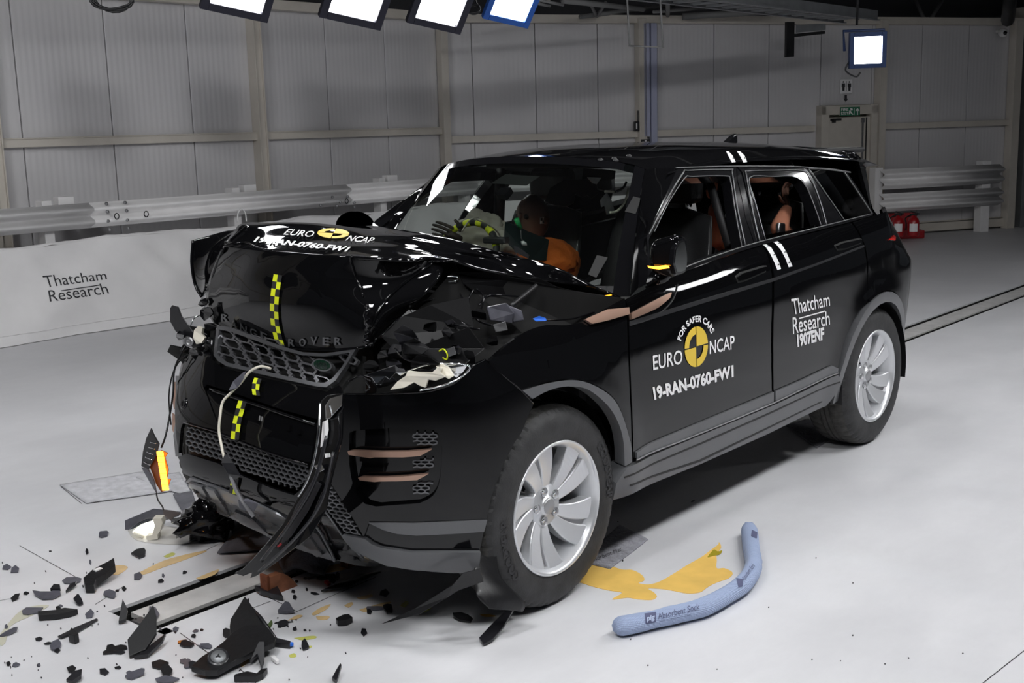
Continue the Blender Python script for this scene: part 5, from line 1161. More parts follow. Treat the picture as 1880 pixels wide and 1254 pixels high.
# ---- headlight hollow and engine bay
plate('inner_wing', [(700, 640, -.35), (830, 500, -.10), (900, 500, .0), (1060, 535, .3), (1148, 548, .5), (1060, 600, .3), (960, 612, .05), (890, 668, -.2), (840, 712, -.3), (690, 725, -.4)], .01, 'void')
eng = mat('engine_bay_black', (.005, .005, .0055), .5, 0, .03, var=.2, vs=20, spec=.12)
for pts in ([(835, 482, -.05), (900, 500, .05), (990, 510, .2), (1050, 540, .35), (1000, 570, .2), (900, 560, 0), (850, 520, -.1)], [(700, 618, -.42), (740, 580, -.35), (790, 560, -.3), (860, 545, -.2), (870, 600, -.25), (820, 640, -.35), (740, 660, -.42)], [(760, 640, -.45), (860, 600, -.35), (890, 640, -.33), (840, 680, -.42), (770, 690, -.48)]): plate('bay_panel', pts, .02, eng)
rr = random.Random(5)
def wreck(name, cx, cy, s, x, m, n=7, th=.02, par=car, label=None, asp=1.0):
    pts = []
    for i in range(n):
        a = 2*pi*i/n; r = s*(.6+.55*rr.random()); pts.append((cx+cos(a)*r*asp, cy+sin(a)*r, x+rr.uniform(-.02, .02)))
    return plate(name, pts, th, m, par, label)
for (cx, cy, s, x, m, asp) in ((745, 622, 24, -.46, 'shard', 1), (765, 640, 22, -.48, 'blackplastic', 1.2), (725, 645, 14, -.5, 'shard', 1.2), (820, 612, 13, -.38, 'blackplastic', 1), (836, 640, 12, -.40, 'shard', 1), (850, 600, 10, -.32, 'blackplastic', 1.3), (790, 600, 12, -.38, eng, 1.4), (880, 575, 14, -.22, eng, 1.3), (700, 655, 14, -.5, 'blackplastic', .8), (775, 668, 16, -.52, eng, 1.8), (860, 655, 16, -.38, eng, 1.2), (700, 700, 14, -.56, 'shard', 2), (725, 668, 10, -.52, 'shard', 1.6), (680, 672, 12, -.55, eng, 1.2), (905, 625, 14, -.26, eng, 1.1)):
    wreck('broken_bracket', cx, cy, s, x, m, asp=asp)
plate('headlamp_housing', [(716, 716, -.60), (730, 700, -.59), (745, 690, -.585), (748, 681, -.58), (768, 683, -.57), (793, 684, -.56), (804, 674, -.55), (812, 676, -.55), (808, 684, -.55), (818, 692, -.545), (800, 699, -.55), (786, 697, -.56), (781, 712, -.565), (770, 708, -.57), (760, 702, -.575), (742, 712, -.59)], .05, 'ivory', label='broken ivory headlamp housing in the near front corner')
plate('headlamp_housing', [(800, 672, -.52), (812, 668, -.51), (826, 676, -.50), (834, 690, -.50), (824, 696, -.51), (812, 690, -.52)], .03, 'ivory')
plate('headlamp_reflector', [(668, 689, -.60), (690, 682, -.59), (725, 670, -.57), (732, 676, -.57), (742, 677, -.56), (746, 684, -.56), (735, 690, -.57), (727, 684, -.58), (715, 697, -.59), (708, 692, -.59), (700, 707, -.60), (690, 706, -.60), (682, 694, -.60)], .02, 'chrome', label='crumpled chrome headlamp reflector')
plate('headlamp_reflector', [(812, 668, -.49), (835, 669, -.47), (858, 671, -.45), (850, 683, -.455), (838, 694, -.46), (833, 690, -.47), (828, 676, -.48)], .02, 'chrome'); hose('headlamp_lens_edge', [(745, 683, -.56), (780, 671, -.53), (830, 667, -.48), (862, 673, -.43), (850, 690, -.45), (815, 707, -.52), (770, 717, -.58)], .003, 'chrome')
hose('oil_seal', [(806, 645, -.42), (814, 641, -.42), (821, 650, -.42), (820, 660, -.42), (813, 657, -.42)], .0025, 'hivis'); plate('connector', [(820, 641, -.42), (834, 636, -.41), (838, 650, -.41), (824, 655, -.42)], .02, 'steel'); plate('connector', [(815, 590, -.3), (830, 586, -.3), (836, 592, -.3), (822, 597, -.3)], .02, 'shard')
plate('control_module', [(893, 563, -.12), (930, 556, -.08), (945, 575, -.06), (940, 594, -.06), (900, 588, -.12)], .06, 'shardgrey', bevel=.004, label='grey control module exposed behind the bonnet edge'); plate('control_module', [(933, 560, -.04), (958, 570, .0), (962, 588, .0), (942, 592, -.03)], .06, 'shardgrey', bevel=.004); plate('fuse_bracket', [(905, 596, -.12), (928, 590, -.10), (932, 606, -.10), (910, 610, -.12)], .02, 'steel')
plate('blue_cap', [(978, 585, .06), (990, 580, .08), (1002, 584, .1), (1004, 589, .1), (984, 590, .06)], .015, 'blue', label='small bright blue cap'); plate('orange_clip', [(1108, 543, .5), (1122, 540, .52), (1124, 542, .52), (1112, 545, .5)], .006, 'amberdim')
for pts in ([(700, 618, -.42), (760, 560, -.25), (830, 545, -.1), (880, 540, 0), (945, 545, .1)], [(845, 540, -.1), (862, 570, -.16), (880, 590, -.18), (905, 598, -.16)], [(860, 548, -.1), (872, 530, -.05), (888, 545, -.05), (880, 575, -.1), (865, 585, -.15)], [(880, 560, -.1), (900, 542, 0), (960, 545, .1)], [(830, 595, -.3), (850, 600, -.28), (880, 605, -.24)], [(725, 640, -.5), (745, 660, -.52), (790, 670, -.53)], [(640, 700, -.6), (662, 690, -.58), (680, 700, -.6)], [(672, 700, -.6), (678, 712, -.62), (672, 718, -.62)], [(1000, 588, .1), (1050, 585, .25), (1100, 570, .4)]): hose('wiring', pts, .0035, 'glossblack')
hose('gas_strut', [(938, 562, .0), (978, 530, .12), (985, 524, .14)], .009, 'darkmetal'); hose('hinge_bolt', [(755, 570, -.3), (764, 578, -.3)], .005, 'steel'); hose('hinge_bracket', [(816, 518, -.12), (838, 516, -.1)], .006, 'chrome'); hose('hinge_bracket', [(820, 508, -.12), (838, 508, -.1), (840, 514, -.1)], .004, 'chrome')
# ---- trim strip torn off the near front, hanging to the floor
def xs_(y): return pl([720, 830, 960, 1062], [-.76, -.82, -.90, -.94], y)
XP = lambda pts: [(a, b, xs_(b)) for a, b in pts]
ts = plate('hanging_trim_strip', XP([(590, 735), (600, 726), (631, 722), (628, 806), (618, 844), (607, 888), (600, 920), (584, 962), (562, 990), (530, 1015), (500, 1038), (470, 1058), (459, 1062), (462, 1052), (446, 1058), (430, 1053), (446, 1044), (462, 1028), (487, 1000), (520, 960), (545, 915), (562, 880), (575, 840), (583, 800)]), .02, 'glossblack', label='long black lamp trim torn loose and hanging down to the floor', bevel=.003)
XQ = lambda pts, d_=-.012: [(a, b, xs_(b)+d_) for a, b in pts]
plate('chrome_cap', XQ([(597, 745), (606, 731), (629, 724), (628, 744), (606, 768), (598, 770)]), .01, 'chrome', ts, label='bright silver cap at the top of the strip'); plate('light_guide', XQ([(592, 775), (602, 770), (603, 790), (598, 815), (588, 822)]), .01, 'barrier', ts); plate('paper_label', XQ([(596, 833), (606, 832), (607, 839), (597, 841)]), .002, 'white', ts)
hose('wire_clip', [(588, 740, -.80), (585, 790, -.84), (578, 840, -.86), (566, 880, -.88), (548, 912, -.9)], .004, 'chrome', ts); hose('wire_clip', [(600, 800, -.84), (575, 890, -.9), (530, 965, -.94), (480, 1030, -.98)], .006, 'shard', ts); hose('wire_clip', [(612, 830, -.85), (590, 920, -.92), (545, 985, -.96), (475, 1050, -.99)], .005, 'shard', ts)
plate('side_fin', XQ([(543, 930), (575, 880), (590, 890), (568, 935), (535, 985), (512, 1005)], -.02), .012, 'shard', ts); plate('side_fin', XQ([(590, 905), (606, 885), (600, 935), (570, 985), (545, 1005), (565, 965)], -.02), .012, 'glossblack', ts); plate('clip', XQ([(576, 855), (590, 850), (596, 862), (585, 868)], -.02), .015, 'chrome', ts)
plate('red_tag', XQ([(508, 1003), (516, 996), (518, 1000), (510, 1006)], -.02), .004, 'red', ts)
# ---- white cable with torn tags
hose('white_cable', [(497, 677, -.60), (478, 673, -.64), (458, 683, -.66), (441, 704, -.68), (425, 720, -.70), (409, 738, -.72), (404, 765, -.74), (402, 790, -.75), (406, 815, -.76), (414, 850, -.77), (424, 872, -.77)], .005, 'ivory', label='thin off-white cable dangling in front of the bumper')
hose('white_cable', [(424, 872, -.77), (432, 895, -.76), (445, 918, -.74), (466, 948, -.72)], .009, 'steel')
plate('torn_tag', [(420, 716, -.72), (428, 700, -.70), (446, 684, -.68), (452, 681, -.68), (446, 697, -.69), (436, 712, -.70), (424, 719, -.71)], .002, 'shardgrey'); plate('torn_tag', [(406, 850, -.78), (413, 832, -.78), (429, 850, -.77), (442, 874, -.77), (432, 882, -.77), (418, 870, -.78)], .003, 'shard'); plate('torn_tag', [(437, 918, -.75), (455, 915, -.73), (475, 925, -.72), (466, 940, -.72), (440, 935, -.74)], .003, 'shardgrey')
# ---- far headlight wreckage
plate('headlamp_bracket', [(312, 566, -.46), (316, 560, -.46), (326, 563, -.46), (332, 580, -.46), (348, 602, -.46), (366, 628, -.46), (372, 640, -.46), (356, 642, -.46), (340, 622, -.46), (322, 608, -.46), (312, 590, -.46)], .02, 'shard', label='black headlamp bracket sticking up at the far front corner')
for (cx, cy, s, m, x) in ((330, 615, 11, 'shard', -.48), (345, 628, 11, 'steel', -.49), (338, 640, 9, 'blackplastic', -.5), (372, 622, 12, 'glossblack', -.45), (385, 600, 12, 'glossblack', -.44), (378, 575, 13, 'glossblack', -.42), (372, 555, 10, 'glossblack', -.40), (385, 628, 9, 'shard', -.5), (380, 645, 8, 'glossblack', -.52), (355, 650, 9, 'blackplastic', -.50)): wreck('broken_lamp_part', cx, cy, s, x, m)
plate('lamp_ballast', [(356, 606, -.5), (364, 598, -.5), (372, 602, -.5), (370, 612, -.5), (376, 620, -.5), (370, 630, -.51), (360, 632, -.51), (354, 620, -.51)], .03, 'ivory', label='cream broken lamp piece'); q = A(347, 628, X, -.52); mb = MB(); mb.lathe([(.006, .0), (.015, .008), (.020, 0)], q, V((-1, -.6, .2)), 12); mb.build('bulb_socket', 'steel', car)
hose('wiring', [(340, 635, -.5), (332, 650, -.52), (320, 680, -.54), (318, 720, -.55), (312, 760, -.56), (304, 800, -.6), (296, 822, -.62)], .004, 'blackplastic'); hose('wiring', [(345, 650, -.5), (328, 665, -.52), (316, 690, -.54), (310, 730, -.56), (314, 780, -.56)], .003, 'blackplastic')
hose('hoop_wire', [(350, 598, -.4), (356, 585, -.38), (370, 578, -.36), (384, 580, -.36)], .003, 'chrome')
for pts in ([(318, 702, -.42), (324, 700, -.42), (325, 745, -.42), (319, 752, -.42), (316, 730, -.42)], [(316, 758, -.42), (321, 762, -.42), (322, 800, -.42), (316, 790, -.42)]): plate('copper_blade', pts, .012, 'copper')
plate('broken_corner_edge', [(322, 690, -.44), (330, 690, -.46), (328, 780, -.46), (334, 840, -.48), (322, 838, -.46), (318, 800, -.44), (324, 760, -.44)], .02, 'glossblack')
# hanging amber indicator
ind = plate('hanging_indicator', [(277, 786, -.66), (283, 800, -.66), (292, 815, -.66), (288, 830, -.66), (284, 842, -.66), (272, 862, -.66), (259, 856, -.66), (262, 830, -.66), (268, 805, -.66)], .012, 'darkmetal', label='shattered indicator unit hanging by its wires with a glowing amber strip')
for k_ in range(5): hose('reflector_rib', [(264+3*k_, 848-9*k_, -.675), (276+2.6*k_, 854-10*k_, -.675)], .0025, 'chrome', ind)
plate('amber_backing', [(272, 852, -.65), (284, 840, -.65), (296, 826, -.65), (308, 832, -.65), (303, 840, -.65), (309, 862, -.65), (306, 880, -.65), (314, 879, -.65), (306, 900, -.65), (296, 904, -.65), (286, 888, -.65), (280, 870, -.65)], .008, mat('brown_amber_plastic', (.22, .06, .01), .4), ind)
plate('side_shell', [(259, 858, -.66), (272, 862, -.66), (282, 880, -.66), (288, 908, -.66), (276, 888, -.66)], .01, 'shardgrey', ind)
for k_ in range(7):
    x0 = 287+1.6*k_; y0 = 829+10.4*k_; plate('amber_led', [(x0, y0, -.672), (x0+11, y0-.5, -.672), (x0+12.4, y0+9, -.672), (x0+1.4, y0+9.6, -.672)], .012, 'amber', ind)
hose('indicator_wire', [(287, 905, -.66), (290, 918, -.66), (298, 930, -.66), (300, 936, -.655)], .003, 'blackplastic', ind)
# ---- door mirrors
def hullbox(name, cs, m, par=car, sub=2, label=None):
    mb = MB(); mb.add(cs, [(0, 1, 2, 3), (7, 6, 5, 4), (0, 4, 5, 1), (1, 5, 6, 2), (2, 6, 7, 3), (3, 7, 4, 0)]); o = mb.build(name, m, par, label=label)
    s = o.modifiers.new('b', 'BEVEL'); s.width = .028; s.segments = 6; s.limit_method = 'ANGLE'
    for p in o.data.polygons: p.use_smooth = True
    return o
a_, b_, c_, d_ = A(1190, 446, Y, -.99), A(1243, 426, Y, -1.10), A(1240, 512, Y, -1.10), A(1188, 500, Y, -.99)
e_, f_, g_, h_ = A(1212, 438, Y, -.97), A(1264, 430, Y, -1.06), A(1263, 506, Y, -1.06), A(1214, 500, Y, -.96)
mir = hullbox('door_mirror', [a_, b_, c_, d_, e_, f_, g_, h_], 'paint', label='black door mirror knocked forward with its amber repeater lit')
pts = C3([(1239, 458), (1247, 444), (1254, 440)], 3)+C3([(1257, 442), (1261, 465), (1261, 488), (1257, 500)], 3)+[(1250, 503), (1241, 503), (1236, 485)]
P = [A(a, b, Y, -1.115+.035*(a-1236)/25) for a, b in pts]; mb = MB(); mb.ext(P, V((0, .02, 0))); mb.build('mirror_frame', 'glossblack', mir, bevel=.003)
mb = MB(); cen = sum(P, V((0, 0, 0)))/len(P); mb.ext([cen+(p-cen)*.88+V((0, -.002, 0)) for p in P], V((0, .004, 0))); mb.build('mirror_glass', mat('mirror_glass', (.35, .37, .36), .05, 1), mir)
P = [A(a, b, Y, -1.005-.105*(a-1190)/50-.010) for a, b in ((1194, 489), (1210, 490.5), (1228, 488), (1229, 492), (1210, 494.5), (1197, 493))]; mb = MB(); mb.ext(P, V((.01, .02, 0))); mb.build('repeater_lamp', 'amber', mir)
mb = MB(); mb.tube([A(1225, 505, Y, -1.02), A(1200, 510, Y, -.93)], [.035, .045], 10, flat=.5); mb.build('mirror_arm', 'paint', mir)
pc = A(652, 415, Y, 1.02); mb = MB()
ring = [[pc+V((.07*cos(u)*cos(v), .125*sin(u)*cos(v)*1.0, .075*sin(v))) for u in lin(0, 2*pi, 25)] for v in lin(-pi/2, pi/2, 13)]
fullgrid('door_mirror', Guide(ring), 'paint', label='far side black door mirror seen over the bonnet')
mb = MB(); mb.tube([pc, pc+V((-.02, -.2, -.05))], .04, 8, flat=.5); mb.build('mirror_arm', 'paint', car)
# ================================================================ CABIN
def seat(x, y, label, back=True, s=1.0):
    mb = MB(); mb.box((x, y, .60), (.52, .52, .16)); mb.box((x-.02, y, .50), (.40, .44, .14)); st = mb.build('seat', 'leather', car, bevel=.05, seg=4, label=label)
    rows_ = []
    for i in range(12):
        t = i/11; z = .66+.62*t; cx = x+.24+.20*t; w_ = .27-.05*t**3; d_ = .075-.03*t
        rows_.append([V((cx+d_*(-1 if k < 8 else 1)*(1-.0*abs(0)) if False else cx-d_*cos(2*pi*k/16)*(1 if cos(2*pi*k/16) < 0 else .8)+.035*abs(sin(2*pi*k/16))**3*-1, y+w_*sin(2*pi*k/16), z)) for k in range(17)])
    top = [p.lerp(V((x+.44, y, 1.30)), .6)+V((0, 0, .02)) for p in rows_[-1]]; rows_.append(top); rows_.append([V((x+.44, y, 1.31))+V((0, 1e-4*k, 0)) for k in range(17)])
    mb = MB(); mb.add([p for r in rows_ for p in r], [(i*17+j, i*17+j+1, (i+1)*17+j+1, (i+1)*17+j) for i in range(len(rows_)-1) for j in range(16)], True); mb.build('backrest', 'leather', st)
    for q in (-.06, .06): mb = MB(); mb.tube([(x+.44, y+q, 1.28), (x+.45, y+q, 1.37)], .007, 8); mb.build('headrest_stalk', 'chrome', st)
    mb = MB(); mb.box((x+.45, y, 1.42), (.10, .27, .17)); mb.build('headrest', 'leather', st, bevel=.045, seg=4)
seat(1.18, -.38, None); seat(1.18, .38, None); seat(2.12, -.36, None); seat(2.12, .36, None)
mb = MB(); rows_ = [[V((x, y, z+.02*(1-abs(y)/.72))) for x, z in ((.40, .98), (.50, 1.01), (.72, 1.02), (.84, .99), (.90, .90), (.90, .70))] for y in lin(-.74, .74, 12)]
mb.add([p for r in rows_ for p in r], [(i*6+j, i*6+j+1, (i+1)*6+j+1, (i+1)*6+j) for i in range(11) for j in range(5)], True); mb.build('dashboard', 'cabin', car)
mb = MB(); mb.box((1.5, 0, .66), (1.3, .22, .32)); mb.build('centre_console', 'cabin', car, bevel=.03)
mb = MB(); mb.box((2.35, 0, 1.53), (2.2, 1.0, .03)); mb.build('headlining', 'cabin', car, bevel=.01)
mb = MB(); mb.lathe([(0, 0), (.06, .0), (.10, .05), (.12, .0)], (.80, .38, 1.03), (-.2, 0, 1), 16); mb.build('instrument_hood', 'cabin', car)
# steering wheel with alternating tape blocks
wc = A(853, 479, Y, .40); Rw = .195; ex = V((0, 1, 0)); ey = V((.40, 0, .917)).normalized()
dist_ = (A(845, 416, Y, .38)-wc).length
def wp(a, r=Rw): return wc+ex*(cos(a)*r)+ey*(sin(a)*r)
mb = MB(); mb.tube([wp(2*pi*i/48) for i in range(48)], .0165, 10, closed=True); sw = mb.build('steering_wheel', 'tapeblack', car, label='steering wheel rim with yellow and black marker tape')
for i in range(30):
    if i % 2: continue
    a0 = 2*pi*i/30; mb = MB(); mb.tube([wp(a0+2*pi/30*k/4) for k in range(5)], .0178, 10); mb.build('tape_block', 'hivis', sw)
mb = MB(); mb.tube([wp(pi*1.0), wc, wp(0)], .018, 8); mb.tube([wc, wp(-pi/2)], .018, 8); mb.build('wheel_spoke', 'cabin', sw)
def blob(name, c, r, m, par=None, n=(28, 18), amp=.1, fr=3., seed=0, rot=None, extra=None):
    mb = MB(); vs = []; NU, NV = n
    for j in range(NV+1):
        for i in range(NU):
            u = 2*pi*i/NU; v = -pi/2+pi*j/NV; d = V((cos(u)*cos(v), sin(u)*cos(v), sin(v))); k = 1+amp*noise.noise(d*fr+V((seed, 0, 0)))+amp*.4*noise.noise(d*fr*3+V((seed, 4, 0)))
            p = V((d.x*r[0]*k, d.y*r[1]*k, d.z*r[2]*k));
            if rot: p = rot @ p
            vs.append(V(c)+p)
    mb.add(vs, [(j*NU+i, j*NU+(i+1) % NU, (j+1)*NU+(i+1) % NU, (j+1)*NU+i) for j in range(NV) for i in range(NU)], True); return mb.build(name, m, par)
ab = empty('deployed_airbag', wc+V((.35, 0, 0)), 'deflated cream airbag bulging behind the steering wheel', 'airbag')
blob('airbag_cushion', A(884, 430, Y, .54), (.09, .15, .11), 'airbag', ab, amp=.25, fr=2.4, seed=2, n=(40, 26)); blob('airbag_cushion', A(910, 446, Y, .46), (.08, .13, .10), 'airbag', ab, amp=.25, fr=2.6, seed=5, n=(36, 24))
for pts in ([(872, 402, .30), (895, 412, .28), (915, 428, .28), (922, 450, .28)], [(848, 425, .33), (862, 405, .33), (878, 399, .33)]): 
    mb = MB(); mb.tube(cr([A(a, b, Y, v) for a, b, v in pts], 6), .004, 6); mb.build('airbag_seam', 'airbag', ab)
# dummies: body grown with a skin modifier, limbs that taper
def skin(name, joints, bones, m, par=None, sub=1, root=0):
    me = bpy.data.meshes.new(name); me.from_pydata([V(j[:3]) for j in joints], bones, []); o = link(name, me, par, m)
    s = o.modifiers.new('skin', 'SKIN'); s.use_smooth_shade = True; b = o.modifiers.new('sub', 'SUBSURF'); b.levels = b.render_levels = sub
    lay = me.skin_vertices[0].data
    for i, j in enumerate(joints): lay[i].radius = (j[3], j[4] if len(j) > 4 else j[3])
    lay[root].use_root = True; return o
def hand(par, w, d, side, m, s=1.0, curl=.3):
    """five-fingered hand at wrist w pointing along d, thumb to 'side'"""
    w = V(w); d = V(d).normalized(); side = (V(side)-d*V(side).dot(d)).normalized(); n = d.cross(side)
    o = skin('hand', [tuple(w)+(.022*s,), tuple(w+d*.045*s)+(.038*s, .018*s), tuple(w+d*.085*s)+(.040*s, .016*s)], [(0, 1), (1, 2)], m, par)
    for k, (off, ln) in enumerate(((-.030, .062), (-.010, .075), (.011, .080), (.031, .070))):
        b = w+d*.085*s+side*(off*s); j1 = b+d*(ln*.45*s)+n*(.012*curl*s); j2 = j1+d*(ln*.35*s)+n*(.03*curl*s); j3 = j2+d*(ln*.22*s)+n*(.035*curl*s)
        skin('finger', [tuple(b-d*.02*s)+(.009*s,), tuple(j1)+(.0085*s,), tuple(j2)+(.008*s,), tuple(j3)+(.0065*s,)], [(0, 1), (1, 2), (2, 3)], m, o)
    b = w+d*.03*s+side*.028*s; skin('thumb', [tuple(b)+(.012*s,), tuple(b+(d*.5+side)*.032*s)+(.010*s,), tuple(b+(d*1.2+side)*.045*s)+(.008*s,)], [(0, 1), (1, 2)], m, o)
    return o
drv = empty('crash_test_dummy', (1.4, .38, .62), 'driver dummy with brown bald head, blue neck and orange shirt behind the windscreen', 'dummy')
hc = A(978, 400, Y, .36)
hd = blob('head', hc, (.098, .078, .118), 'skindark', drv, amp=.03, fr=1.5, seed=1, n=(32, 22))
mb = MB()
mb.tube(cr([hc+V((-.093, 0, .03)), hc+V((-.112, 0, -.005)), hc+V((-.122, 0, -.022)), hc+V((-.098, 0, -.036))], 5), [.010]*6+[.013]*8+[.011]*2, 8); mb.build('nose', 'skindark', hd)
for s in (-1, 1):
    mb = MB(); mb.lathe([(0, .006), (.010, .004), (.014, 0)], hc+V((-.088, s*.032, .012)), (-1, s*.3, 0), 12); mb.build('eye', 'cabin', hd)
    mb = MB(); mb.lathe([(.0, .012), (.014, .012), (.022, .006), (.024, 0)], hc+V((.01, s*.074, -.01)), (0, s, 0), 14); mb.build('ear', 'skindark', hd)
mb = MB(); mb.tube([hc+V((-.090, -.025, -.062)), hc+V((-.098, 0, -.060)), hc+V((-.090, .025, -.062))], .005, 6); mb.build('mouth', 'red', hd)
q = hc+V((-.02, -.078, -.01)); mb = MB(); mb.box(q, (.03, .003, .03)); mb.build('target_sticker', 'white', hd); mb = MB(); mb.box(q+V((-.007, -.002, .007)), (.014, .003, .014)); mb.box(q+V((.007, -.002, -.007)), (.014, .003, .014)); mb.build('target_quadrants', 'tapeblack', hd)
mb = MB(); mb.lathe([(0, 0), (.052, 0), (.056, .02), (.050, .03), (.056, .05), (.050, .06), (.054, .085), (0, .09)], hc+V((.03, 0, -.19)), (-.15, 0, 1), 18); mb.build('neck', mat('navy_neck_rubber', (.02, .03, .12), .5), drv)
j = [(hc.x+.20, .38, .70, .15, .17), (hc.x+.17, .38, .88, .13, .16), (hc.x+.11, .38, 1.04, .13, .19), (hc.x+.05, .38, hc.z-.22, .07, .07), (hc.x+.06, .16, 1.06, .065), (hc.x-.12, .10, .90, .05), (hc.x-.33, .22, .98, .038), (hc.x+.06, .60, 1.06, .065), (hc.x-.12, .66, .92, .05), (hc.x-.34, .56, 1.05, .038), (hc.x-.10, .28, .68, .09), (hc.x-.42, .26, .70, .065), (hc.x-.60, .26, .45, .05), (hc.x-.10, .48, .68, .09), (hc.x-.42, .50, .70, .065), (hc.x-.60, .50, .45, .05)]
skin('body', j, [(0, 1), (1, 2), (2, 3), (2, 4), (4, 5), (5, 6), (2, 7), (7, 8), (8, 9), (0, 10), (10, 11), (11, 12), (0, 13), (13, 14), (14, 15)], 'orange', drv, 1)
blob('shirt_front', A(1004, 478, Y, .22), (.12, .16, .11), 'orange', drv, amp=.2, fr=3, seed=8)
# the dark-gloved hand over the wheel
wh = A(818, 424, Y, .52); hand(drv, wh+V((.07, -.05, -.05)), V((-.6, .55, .45)), V((0, .3, 1)), mat('dark_brown_glove', (.05, .035, .03), .6), 1.0, .6)
# rear dummy with both arms thrown up
rd_ = empty('crash_test_dummy', (2.3, -.36, .62), 'rear seat dummy with pink vinyl arms thrown up, seen through the side windows', 'dummy')
sh = V((2.38, -.42, 1.08)); el_ = A(1430, 418, Y, -.66); wr_ = A(1446, 380, Y, -.62)
j = [(2.45, -.36, .72, .13, .15), (2.47, -.36, .92, .12, .15), (2.48, -.36, 1.08, .12, .18), (2.50, -.24, 1.16, .05), (2.42, -.56, 1.08, .06), tuple(el_)+(.052,), tuple(wr_)+(.030,), (2.35, -.16, 1.10, .06), tuple(A(1312, 440, Y, -.25))+(.048,), tuple(A(1311, 372, Y, -.30))+(.030,), (2.15, -.28, .68, .085), (1.80, -.27, .74, .06), (1.72, -.27, .48, .045), (2.15, -.46, .68, .085), (1.80, -.48, .74, .06), (1.72, -.48, .48, .045)]
skin('body', j, [(0, 1), (1, 2), (2, 3), (2, 4), (4, 5), (5, 6), (2, 7), (7, 8), (8, 9), (0, 10), (10, 11), (11, 12), (0, 13), (13, 14), (14, 15)], 'skin', rd_, 1)
blob('head', (2.52, -.22, 1.27), (.095, .078, .115), 'skindark', rd_, amp=.03)
hand(rd_, wr_, V((-.1, .2, 1)), V((-1, 0, 0)), 'skindark', .85, .9); hand(rd_, A(1311, 372, Y, -.30), V((0, .1, 1)), V((-1, 0, 0)), 'skin', .85, .9)
P0 = A(1433, 416, Y, -.70); mb = MB(); mb.box(P0+V((0, 0, -.012)), (.05, .03, .055)); mb.build('elbow_bracket', 'blackplastic', rd_, bevel=.006); mb = MB(); mb.tube([P0+V((-.02, 0, -.05)), P0+V((-.02, 0, .02))], .010, 8); mb.build('elbow_pin', 'steel', rd_)
blob('shirt', (2.44, -.36, .95), (.15, .22, .24), 'cabin', rd_, amp=.1)
# camera gear and panels behind the windscreen
gear = empty('onboard_camera_rig', A(1105, 350, Y, -.25), 'onboard camera rig of steel brackets and cables high behind the windscreen', 'camera rig')
def gp(name, pts, y, m, th=.02): return plate(name, [(a, b, y) for a, b in pts], th, m, gear, ax=Y)
gp('bracket', [(1102, 367), (1114, 352), (1124, 370), (1146, 364), (1147, 372), (1126, 378), (1130, 392), (1114, 394), (1110, 378), (1104, 380)], -.30, 'steel'); gp('mount_plate', [(1078, 325), (1104, 326), (1096, 338), (1088, 336)], -.28, 'steel'); gp('handle', [(1110, 349), (1128, 350), (1128, 354), (1110, 353)], -.33, 'ivory'); gp('camera_body', [(1095, 334), (1125, 328), (1130, 345), (1112, 350), (1098, 346)], -.27, 'blackplastic', .05); gp('arm', [(1122, 330), (1128, 328), (1130, 350), (1125, 350)], -.31, 'steel')
for pts in ([(1154, 346), (1150, 362), (1144, 376), (1132, 388), (1120, 390)], [(1150, 334), (1144, 345), (1130, 352)]):
    mb = MB(); mb.tube(cr([A(a, b, Y, -.33) for a, b in pts], 6), .006, 6); mb.build('cable', 'ivory' if pts[0][0] == 1154 else 'blackplastic', gear)
rag = [(1058, 330), (1082, 328), (1096, 345), (1098, 355), (1086, 364), (1078, 358), (1070, 362), (1056, 356), (1054, 372), (1040, 379), (1020, 377), (1000, 370), (1010, 345), (1035, 330)]
pl_ = plate('torn_headlining', [(a, b, .05) for a, b in rag], .02, 'cabin', car, ax=Y)
bx = empty('data_logger_panel', A(965, 440, Y, .20), 'dark panel with a green probe fixed behind the windscreen in front of the dummy', 'panel')
plate('panel_board', [(927, 407, .18), (945, 412, .18), (970, 425, .16), (1008, 440, .14), (1003, 478, .14), (975, 478, .16), (945, 460, .17), (925, 440, .18)], .015, mat('dark_green_panel', (.02, .035, .035), .3), bx, ax=Y); plate('panel_tube', [(944, 452, .12), (950, 453, .12), (972, 468, .12), (970, 474, .12), (944, 462, .12)], .02, 'shardgrey', bx, ax=Y)
mb = MB(); mb.tube([A(948, 402, Y, .12), A(956, 420, Y, .12)], [.013, .010], 8); mb.build('green_probe', 'green', bx); mb = MB(); mb.tube([A(956, 420, Y, .12), A(957, 437, Y, .12), A(960, 442, Y, .12)], .003, 6); mb.build('probe_lead', 'steel', bx); mb = MB(); mb.lathe([(0, -.02), (.010, -.008), (.010, .008), (0, .02)], A(962, 447, Y, .11), (.6, -.2, -.4), 10); mb.build('probe_tip', 'barrier', bx)
mb = MB(); mb.box(A(911, 441, Y, .22), (.05, .12, .03), rz=.2); mb.build('switch_box', 'cabin', bx, bevel=.006)
# centre and rear far pillars, roof light strip: far side inner frames
mb = MB(); mb.tube([sideP(1.68, 1.10, 1)-V((0, .08, 0)), sideP(1.50, 1.48, 1)-V((0, .08, 0))], .05, 8, flat=.6); mb.build('far_pillar_trim', 'cabin', car)
mb = MB(); mb.tube([A(1300, 325, Y, -.62), A(1338, 452, Y, -.80)], .03, 8, flat=.6); mb.build('pillar_trim', 'cabin', car)
mesh_patch('rear_side_glass', [dd(sx([(1404, 441), (1450, 429), (1506, 415), (1505, 411), (1450, 422), (1402, 431)]))], lambda x, z: (sideP(x, z)-sideN(x, z)*.012, sideN(x, z)), 'privacy', car, step=.06, thick=0, label='rear side window glass lowered almost fully')
